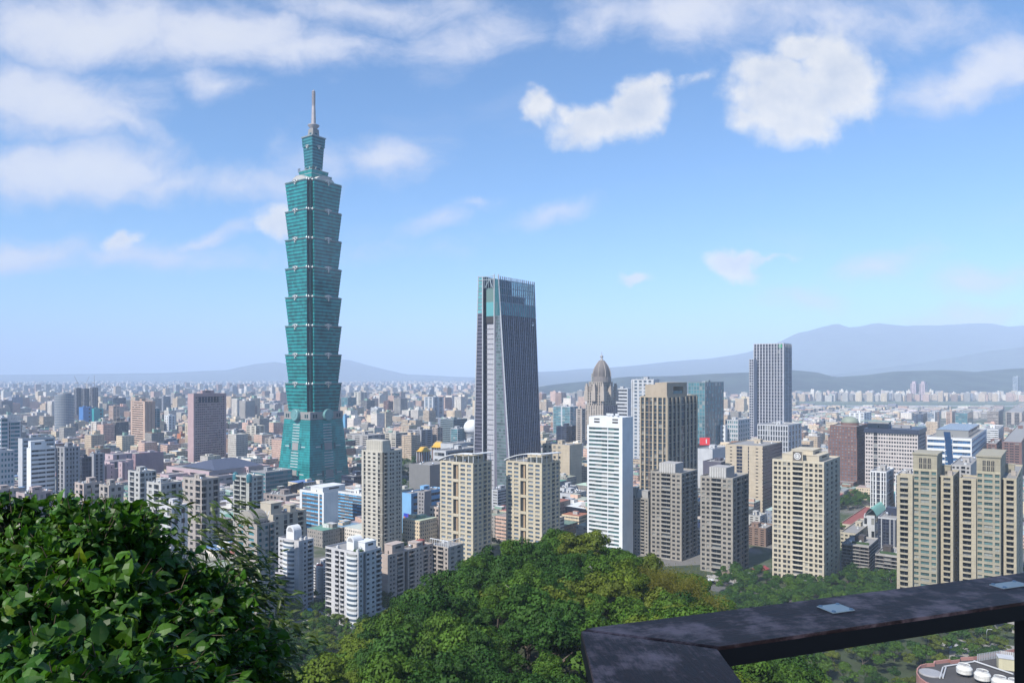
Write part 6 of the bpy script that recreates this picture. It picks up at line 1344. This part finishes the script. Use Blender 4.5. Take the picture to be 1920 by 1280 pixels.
# thin leaved plant with arching stems at the right of the bush
BR2 = np.array([px(470, 5.6), 5.6, spur(-2, 5.6) - .1]); root = empty('thin_leaved_shrub', tuple(BR2), 'thin leaved wispy shrub arching right from behind the broad leaved bush', 'shrub'); Qs, Ts = [], []; st = MB()
TIPS = [(345, 955, 5.6), (375, 950, 5.8), (405, 975, 5.8), (440, 985, 6.0), (455, 1025, 6.0), (470, 1060, 6.0), (490, 1065, 6.0), (500, 1110, 5.9), (510, 1150, 5.7), (520, 1190, 5.6), (525, 1235, 5.5), (505, 1265, 5.4), (430, 1050, 5.9), (415, 1020, 5.6), (460, 1120, 5.5), (480, 1200, 5.3), (450, 1270, 5.0), (535, 1275, 5.5), (285, 945, 5.4)]
for (p, y, D) in TIPS:
    tip = W3(p, y, D); b0 = BR2 + g.normal(size=3) * np.array([.15, .15, 0]); mid = b0 * .45 + tip * .55 + np.array([-.12, 0, .14])
    pts = [b0 * (1 - q) ** 2 + 2 * mid * q * (1 - q) + tip * q * q for q in [i / 9 for i in range(10)]]; st.tube([tuple(v) for v in pts], .007, .002, 4)
    for i in range(2, 10):
        for s in range(2 if i < 6 else 3):
            n = int(g.integers(6, 11)); c0 = pts[i] + g.normal(size=3) * np.array([.10, .1, .06]); c = c0 + g.normal(size=(n, 3)) * np.array([.07, .05, .035]); d = np.array([.95, -.1, -.22]) + g.normal(size=(n, 3)) * .32; L = g.uniform(.06, .13, n)
            q = leaf_quads(c, d, np.array([-.2, -.3, 1.0]) + g.normal(size=(n, 3)) * .5, L, L * .22, g); t = np.ones((n, 8, 4)); t[:, :, :3] = g.uniform(.65, 1.25, n)[:, None, None]; t[:, :, 3] = g.uniform(0, .7, n)[:, None]; Qs.append(q.reshape(-1, 4, 3)); Ts.append(t.reshape(-1, 4))
link('foliage', quads_mesh('foliage', np.concatenate(Qs) - BR2, np.concatenate(Ts), BL2), root); st.build('stem', TW, root, tuple(BR2))
for k, (p, y0, y1, D) in enumerate(((533, 1120, 1290, 5.8), (541, 1205, 1290, 5.9))):
    mb = MB(); a, b = W3(p, y0, D), W3(p + (-4, 2)[k], y1 + 200, D); mb.tube([tuple(b), tuple((a + b) / 2 + np.array([.01, 0, 0])), tuple(a)], .006, .002, 4); mb.build('bare_stem', TW, root, tuple(BR2))
# unseen tree added behind the viewpoint so that its crown shades the platform
o = empty('added_shade_tree', (-4.1, -3.3, spur(-3, -3)), 'broadleaf tree behind the viewpoint shading the railing', 'tree'); Q, T = crown_mesh(91, 3.1, 1.9, 7.4, 40, 70, .4); link('crown', quads_mesh('crown', Q, T, KINDS['green']), o); t_ = trunk_mesh(91, 7.0); link('trunk', t_, o)

# ------------------------------------------------------------------ wooden railing
def wood(name, ang):
    m, k, b, out = newmat(name); P = k.new('ShaderNodeTexCoord').outputs['Object']
    r = k.new('ShaderNodeVectorRotate', rotation_type='Z_AXIS'); k.l.new(P, r.inputs['Vector']); r.inputs['Angle'].default_value = rad(ang)
    gq = k.vm('MULTIPLY', r.outputs[0], (7, 40, 30)); n1 = k.noise(gq, 3.2, 7, .68, dist=.6); n2 = k.noise(P, 9, 5, .65); n3 = k.noise(P, 60, 4, .7)
    wear_sheen = k.ss(k.m('ADD', k.m('MULTIPLY', n2, .95), k.m('MULTIPLY', n1, .22)), 0.54, .76); c = k.mix(k.ss(n1, .3, .7), (.042, .016, .011), (.105, .046, .034)); c = k.mix(k.m('MULTIPLY', wear_sheen, .75), c, (.56, .30, .25)); c = k.mix(k.m('MULTIPLY', k.ss(n3, .62, .75), .4), c, (.58, .36, .30))  # wear patches also carry the sky's sheen as a paler wood colour
    k.l.new(c, b.inputs['Base Color']); k.l.new(k.m('ADD', .36, k.m('MULTIPLY', n1, .35)), b.inputs['Roughness']); b.inputs['Specular IOR Level'].default_value = .22; bp = k.new('ShaderNodeBump'); bp.inputs['Strength'].default_value = .5; bp.inputs['Distance'].default_value = .004; k.l.new(n1, bp.inputs['Height']); k.l.new(bp.outputs[0], b.inputs['Normal']); return m
SIDE = plain('wood_side_shaded', (.010, .007, .006), .7); WOOD = wood('weathered_wood', -20); WOOD2 = wood('weathered_wood_end', 84); ZR = EYE - .5  # rail sides and posts near black: their shade is put into the colour
root = empty('wooden_railing', (.26, 1.42, 148.3), 'dark weathered wooden railing with a mitred corner at the viewpoint', 'railing')
def plank(pts, th, name, mi=.012, m=None):
    mb = MB(); bm_pts = [Vector((x, y, ZR)) for x, y in pts]; c = sum(bm_pts, Vector()) / len(pts); n = len(pts)
    ins = [p + (c - p).normalized() * mi for p in bm_pts]
    dz = lambda L, z: [Vector((p.x, p.y, ZR + z)) for p in L]
    rows = [dz(bm_pts, -th), dz(bm_pts, -mi), dz([p + (c - p).normalized() * mi * .3 for p in bm_pts], -mi * .3), dz(ins, 0)]
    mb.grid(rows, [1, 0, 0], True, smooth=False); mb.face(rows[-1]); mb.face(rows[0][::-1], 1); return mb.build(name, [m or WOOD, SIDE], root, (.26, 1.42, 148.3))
d_ = Vector((.9406, .3396)); a = (.137, 1.470); b = (.377, 1.373); L_ = 7.5
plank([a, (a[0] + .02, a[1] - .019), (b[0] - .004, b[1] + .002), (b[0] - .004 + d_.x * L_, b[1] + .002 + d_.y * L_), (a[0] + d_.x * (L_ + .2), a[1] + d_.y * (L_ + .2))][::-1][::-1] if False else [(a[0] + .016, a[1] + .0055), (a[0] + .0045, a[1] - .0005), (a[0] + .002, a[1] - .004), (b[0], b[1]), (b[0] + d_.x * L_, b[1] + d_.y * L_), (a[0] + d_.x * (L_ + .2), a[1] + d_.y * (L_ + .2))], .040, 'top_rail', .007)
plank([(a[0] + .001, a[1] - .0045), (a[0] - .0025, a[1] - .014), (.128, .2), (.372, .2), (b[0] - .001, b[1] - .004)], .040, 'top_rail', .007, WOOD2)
def post(x, y, w_=.1):
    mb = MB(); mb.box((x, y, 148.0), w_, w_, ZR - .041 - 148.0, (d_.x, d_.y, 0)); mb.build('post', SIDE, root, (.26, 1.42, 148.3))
post(1.291, 1.794, .10); post(.25, .30, .1); post(3.1, 2.45, .1); post(5.0, 3.13, .1)
mb = MB(); mb.box((.25 + .02, .16, 148.4), .06, .06, .3); 
PL = plain('plate_white', (.95, .78, .62), .9)
for p0, hw, hd in (((1567, 1141), .029, .024), ((1893, 1097), .044, .018)):
    D = .5 * F / (p0[1] - HY); c = Vector((px(p0[0], D), D, ZR + .0005)); mb = MB(); mb.box(c, hw * 2, hd * 2, .0018, (d_.x, d_.y, 0))
    SCR = []
    for sx_, sy_ in ((-.8, -.8), (.8, -.8), (.8, .8), (-.8, .8)):
        q = c + Vector((d_.x, d_.y, 0)) * sx_ * hw + Vector((-d_.y, d_.x, 0)) * sy_ * hd; sc_ = MB(); sc_.lathe((q.x, q.y, q.z + .0018), [(.0045, 0), (.0045, .0015), (.003, .0025)], 8); SCR.append(sc_)
    pl_ = mb.build('white_plate', PL, root, (.26, 1.42, 148.3))
    for sc_ in SCR: sc_.build('screw', LGREY, pl_, (.26, 1.42, 148.3))
dk = MB(); dk.box((0.6, -.6, 148.2), 7, 4.6, .12, (d_.x, d_.y, 0)); tag(dk.build('viewing_deck', WOOD), kind='structure')

# ------------------------------------------------------------------ roof with cooling towers, roads, lamps, cars
ZQ = 34.0
def onz(x, y, z=ZQ): D = (EYE - z) * F / (y - HY); return Vector((px(x, D), D, z))
root = empty('pink_building', tuple(onz(1860, 1290, 0)), 'pink building with rounded corner parapet and cooling towers on its dark roof', MB_); org = tuple(onz(1860, 1290, 0))
PKW = wall('salmon_wall', (.47, .24, .21), .75, .12); O_ = [onz(*q) for q in ((1735, 1284), (1724, 1276), (1718, 1267), (1719, 1258), (1725, 1252), (1735, 1249), (1750, 1248), (1751, 1244), (1781, 1240), (1782, 1243), (1800, 1241), (1801, 1237), (1826, 1236), (1940, 1214), (2010, 1290), (1880, 1340))]
mb = MB(); n = len(O_); cc = sum(O_, Vector()) / n
for i in range(n):
    p, q = O_[i], O_[(i + 1) % n]; pi_, qi = p + (cc - p).normalized() * .5, q + (cc - q).normalized() * .5
    for z0, z1, m_ in ((0, 26, 1), (26, 29, 2), (29, 32, 1), (32, 35.3, 0)): mb.face([(q.x, q.y, z0), (p.x, p.y, z0), (p.x, p.y, z1), (q.x, q.y, z1)], m_)
    mb.face([(q.x, q.y, 35.3), (p.x, p.y, 35.3), (pi_.x, pi_.y, 35.3), (qi.x, qi.y, 35.3)], 0); mb.face([(pi_.x, pi_.y, 34), (qi.x, qi.y, 34), (qi.x, qi.y, 35.3), (pi_.x, pi_.y, 35.3)], 0)
mb.face([(p.x, p.y, 34) for p in O_], 3); mb.build('wall', [PKW, wall('salmon_light', (.55, .38, .35)), G1, wall('roof_dark', (.075, .07, .07), .9, .3)], root, org)
CTW = plain('tower_white', (.62, .62, .60), .55)
for k, (x, y) in enumerate(((1808, 1266), (1842, 1278), (1875, 1290), (1902, 1296))):
    c = onz(x, y); o = empty('cooling_tower', tuple(c), ('white ribbed cooling tower on the pink building, leftmost', 'white ribbed cooling tower on the pink building, second from left', 'white ribbed cooling tower on the pink building, third from left', 'white ribbed cooling tower on the pink building, rightmost')[k], 'cooling tower', 'cooling towers on the pink building')
    mb = MB(); mb.lathe((0, 0, 1.0), [(2.5, 0), (2.75, .3), (2.75, 1.1), (2.6, 1.2), (2.8, 1.3), (2.8, 2.0), (2.3, 2.7), (2.0, 3.0), (2.0, 3.5), (1.8, 3.5), (1.8, 3.1)], 20, cap=False, smooth=False); mb.lathe((0, 0, 3.9), [(1.8, 0), (1.8, .1), (.3, .12)], 16, m=0); link('shell', mb.mesh('shell', CTW), o)
    mb = MB(); mb.lathe((0, 0, 4.1), [(.35, 0), (.35, .5), (.1, .6)], 8)
    for i in range(5): t = i * 1.2566; mb.box((math.cos(t) * .9, math.sin(t) * .9, 4.1), 1.7, .3, .06, (math.cos(t), math.sin(t), 0))
    link('fan', mb.mesh('fan', MGREY), o); mb = MB()
    for i in range(4): t = i * 1.57 + .4; mb.box((2 * math.cos(t), 2 * math.sin(t), 0), .25, .25, 1.1)
    link('stand', mb.mesh('stand', DARK), o)
c = onz(1885, 1252); mb = MB(); mb.box(c, 5.2, 4.4, 4.4, (.9, -.4, 0)); mb.box((c.x, c.y, c.z + 4.4), 5.6, 4.8, .3, (.9, -.4, 0), m=1, bottom=True); mb.build('stair_house', [wall('yellow_hut', (.62, .58, .40)), LGREY], root, org)
mb = MB(); q0, q1, q2 = onz(1832, 1239), onz(1876, 1232), onz(1925, 1240)
for s, e in ((q0, q1), (q1, q2)):
    for i in range(14): p, q = s.lerp(e, i / 14), s.lerp(e, (i + .75) / 14); mb.face([(p.x, p.y, 34), (q.x, q.y, 34), (q.x, q.y, 37), (p.x, p.y, 37)])
mb.build('screen_fence', LGREY, root, org)
mb = MB(); s, e = onz(1826, 1241), onz(1900, 1266); mb.tube([s + Vector((0, 0, .6)), e + Vector((0, 0, .6))], .35); s, e = onz(1768, 1252), onz(1762, 1272); mb.tube([s + Vector((0, 0, .4)), e + Vector((0, 0, .4))], .3); mb.tube([s + Vector((1.2, 0, .4)), e + Vector((1.2, 0, .4))], .3); s, e = onz(1770, 1251), onz(1826, 1242); mb.tube([s + Vector((0, 0, .5)), e + Vector((0, 0, .5))], .3); mb.build('pipe', LGREY, root, org)
mb = MB(); c = onz(1745, 1262); mb.lathe(c, [(4.2, 0), (4.2, .5), (3.9, .6)], 20); mb.build('round_skylight', MGREY, root, org)
ROADM = wall('asphalt', (.13, .128, .125), .9, .2, .3); PAVE = wall('paving', (.36, .345, .32), .9, .2, .3)
flat('road', [(1325, 545), (1330, 520), (1470, 492), (1700, 470), (1990, 425), (1990, 445), (1700, 490), (1470, 515), (1345, 545)], ROADM, .05); flat('pavement', [(1325, 560), (1325, 548), (1470, 518), (1700, 493), (1700, 499), (1470, 526)], PAVE, .12)
flat('road', [(480, 452), (560, 470), (700, 490), (870, 505), (870, 492), (700, 474), (560, 452), (480, 434)], PAVE, .05); flat('car_park', [(1780, 425), (1780, 375), (1990, 355), (1990, 405)], wall('lot_grey', (.30, .29, .27), .9, .25, .5), .05)
flat('park_ground', [(-600, 240), (2000, 240), (2000, 520), (1320, 590), (900, 560), (430, 470), (-600, 455)], wall('park_soil', (.045, .065, .025), .95, .5, .08), .02)
# elevated road with pale parapets
mb = MB(); s, e = Vector((px(1790, 462), 462, 0)), Vector((px(1990, 414), 414, 0)); dd = (e - s).normalized(); nn = Vector((-dd.y, dd.x, 0)); c = (s + e) / 2; L = (e - s).length
mb.box((c.x, c.y, 6), L, 9, 1.1, dd, m=1, bottom=True)
for sg in (-1, 1): q = c + nn * sg * 4.65; mb.box((q.x, q.y, 6.2), L, .3, 1.9, dd, m=0)
for i in range(6): q = s.lerp(e, (i + .5) / 6); mb.box((q.x, q.y, 0), 1.6, 1.6, 6, dd, m=0)
tag(mb.build('elevated_road', [PAVE, ROADM], None, (c.x, c.y, 0)), 'elevated road with pale parapets at the right edge under the railing', 'bridge')
def lamp(p, D, h, lab):
    o = empty('street_lamp', (px(p, D), D, 0), lab, 'street lamp', 'street lamps'); mb = MB(); mb.tube([(0, 0, 0), (0, 0, h * .9), (.4, -.1, h), (1.8, -.4, h + .1)], .16, .09, 6); link('pole', mb.mesh('pole', LGREY), o); mb = MB(); mb.box((2.1, -.45, h - .02), 1.0, .35, .18, (1, -.2, 0), bottom=True); link('lamp_head', mb.mesh('lamp_head', LGREY), o)
for p, D, h, lab in ((1885, 452, 17, 'tall white street lamp behind the elevated road'), (1829, 440, 13, 'white street lamp left of the elevated road'), (1780, 425, 11, 'white street lamp at the car park corner'), (1850, 408, 11, 'white street lamp among the car park trees'), (1452, 520, 10, 'street lamp on the road left of the emblem tower foot'), (1505, 508, 10, 'street lamp on the road below the emblem tower'), (1400, 528, 10, 'street lamp near the white arched shelter')): lamp(p, D, h, lab)
CP = [plain('car_white', (.7, .7, .7), .3), plain('car_silver', (.42, .43, .45), .3, .4), plain('car_dark', (.04, .04, .05), .3), plain('car_red', (.35, .04, .03), .3)]; CN = ['white', 'silver', 'dark', 'red']
def car(p, D, ang, m, lab, z=0):
    o = empty('parked_car', (px(p, D), D, z), lab, 'car', 'parked cars'); o.rotation_euler = (0, 0, ang); mb = MB(); pr = [(-2.2, .35), (-2.25, .8), (-2.0, 1.0), (-.9, 1.02), (1.3, 1.0), (2.2, .85), (2.25, .4)]
    mb.grid([[(x, s, z_) for x, z_ in pr] for s in (-.88, .88)], 0, smooth=False); mb.face([(x, -.88, z_) for x, z_ in pr]); mb.face([(x, .88, z_) for x, z_ in pr][::-1]); link('body', mb.mesh('body', CP[m]), o)
    mb = MB(); cb = [(-1.7, 1.0), (-1.2, 1.5), (.4, 1.52), (1.2, 1.0)]; mb.grid([[(x, s, z_) for x, z_ in cb] for s in (-.76, .76)], 0, smooth=False); mb.face([(x, -.76, z_) for x, z_ in cb], 1); mb.face([(x, .76, z_) for x, z_ in cb][::-1], 1); link('cabin', mb.mesh('cabin', [CP[m], G1]), o)
    for sx_ in (-1.4, 1.4):
        for s in (-.9, .9): mb = MB(); mb.grid([[(sx_ + r_ * math.cos(t), s + w_, .33 + r_ * math.sin(t)) for t in [i * math.pi / 6 for i in range(12)]] for w_, r_ in ((-.1, .05), (-.1, .33), (.1, .33), (.1, .05))], 0, True); link('wheel', mb.mesh('wheel', DARK), o)
for i, (p, D, m) in enumerate(((1772, 414, 0), (1784, 410, 0), (1795, 412, 1), (1806, 404, 0), (1822, 396, 2), (1840, 399, 0), (1855, 390, 1), (1872, 394, 3), (1890, 386, 0))): car(p, D, .5 + (i % 3) * .1, m, '%s car in the car park under the railing, %s' % (CN[m], ORD[i]))
o = empty('arched_shelter', (px(1334, 535), 535, 0), 'small white arched shelter beside the road right of the hill', 'shelter'); mb = MB(); mb.grid([[(-3.5 * math.cos(t), d, 3.4 * math.sin(t)) for t in [i * math.pi / 10 for i in range(11)]] for d in (-3, -1, 1, 3)], 0, smooth=True); link('canopy', mb.mesh('canopy', WHITE), o); mb = MB(); mb.box((0, 2.5, 0), 5.5, .3, 2, m=0); link('back_wall', mb.mesh('back_wall', G2), o)
for nm, lab, p, D, w_, d, h, m_ in (('metal_shed', 'pale green metal roofed shed among the valley trees under the rail', 1760, 352, 11, 7, 5, plain('mint_roof', (.36, .52, .40), .5)), ('metal_shed', 'small blue roofed shed at the street between the white blocks', 586, 466, 7, 5, 3, plain('roof_blue', (.12, .35, .55), .5)), ('metal_shed', 'dull red roofed shed between the taupe and the emblem tower feet', 1422, 560, 16, 9, 4, plain('shed_red', (.26, .05, .05), .6)), ('metal_shed', 'brown roofed shed beside the road at the hill foot', 1352, 548, 14, 6, 4, plain('shed_brown', (.22, .17, .13), .7))):
    o = empty(nm, (px(p, D), D, 0), lab, 'shed'); mb = MB(); mb.box((0, 0, 0), w_ * .94, d * .9, h, (.8, .6, 0)); link('wall', mb.mesh('wall', WGREY), o); mb = MB(); U_ = Vector((.8, .6, 0)); N_ = Vector((-.6, .8, 0)); e = [[U_ * a * w_ / 2 + N_ * b * d / 2 + Vector((0, 0, h + (1.8 if b == 0 else 0))) for a in (-1, 1)] for b in (-1, 0, 1)]; mb.grid(e, 0, smooth=False); mb.grid([[q + Vector((0, 0, .15)) for q in r_] for r_ in e], 0, smooth=False); link('roof', mb.mesh('roof', m_), o)
PALM = leaf_mat('leaf_palm', (.03, .075, .02), (.05, .1, .03)); r = random.Random(3)
for k, (p, D) in enumerate(((1618, 540), (1636, 536), (1650, 520), (1664, 522))):
    o = empty('palm_tree', (px(p, D), D, 0), 'slim palm tree before the dark terrace blocks, %s' % ORD[k], 'palm', 'palms before the terrace blocks'); mb = MB(); mb.tube([(0, 0, 0), (.1, 0, 4), (0, 0, 8)], .28, .18, 7); link('trunk', mb.mesh('trunk', LGREY), o); Q = []
    for i in range(11):
        t = i * .571; 
        for j in range(5): s0, s1 = j / 5, (j + 1) / 5; f = lambda s: np.array([3.1 * s * math.cos(t), 3.1 * s * math.sin(t), 8 + 1.3 * math.sin(s * 2.6) - 1.4 * s * s]); sd = np.array([-math.sin(t), math.cos(t), -.3]) * .34; Q.append([f(s0) - sd * (1 - s0 * .5), f(s1) - sd * (1 - s1 * .5), f(s1) + sd * (1 - s1 * .5), f(s0) + sd * (1 - s0 * .5)])
    Q = np.array(Q); link('fronds', quads_mesh('fronds', Q, np.ones((len(Q), 4)), PALM), o)
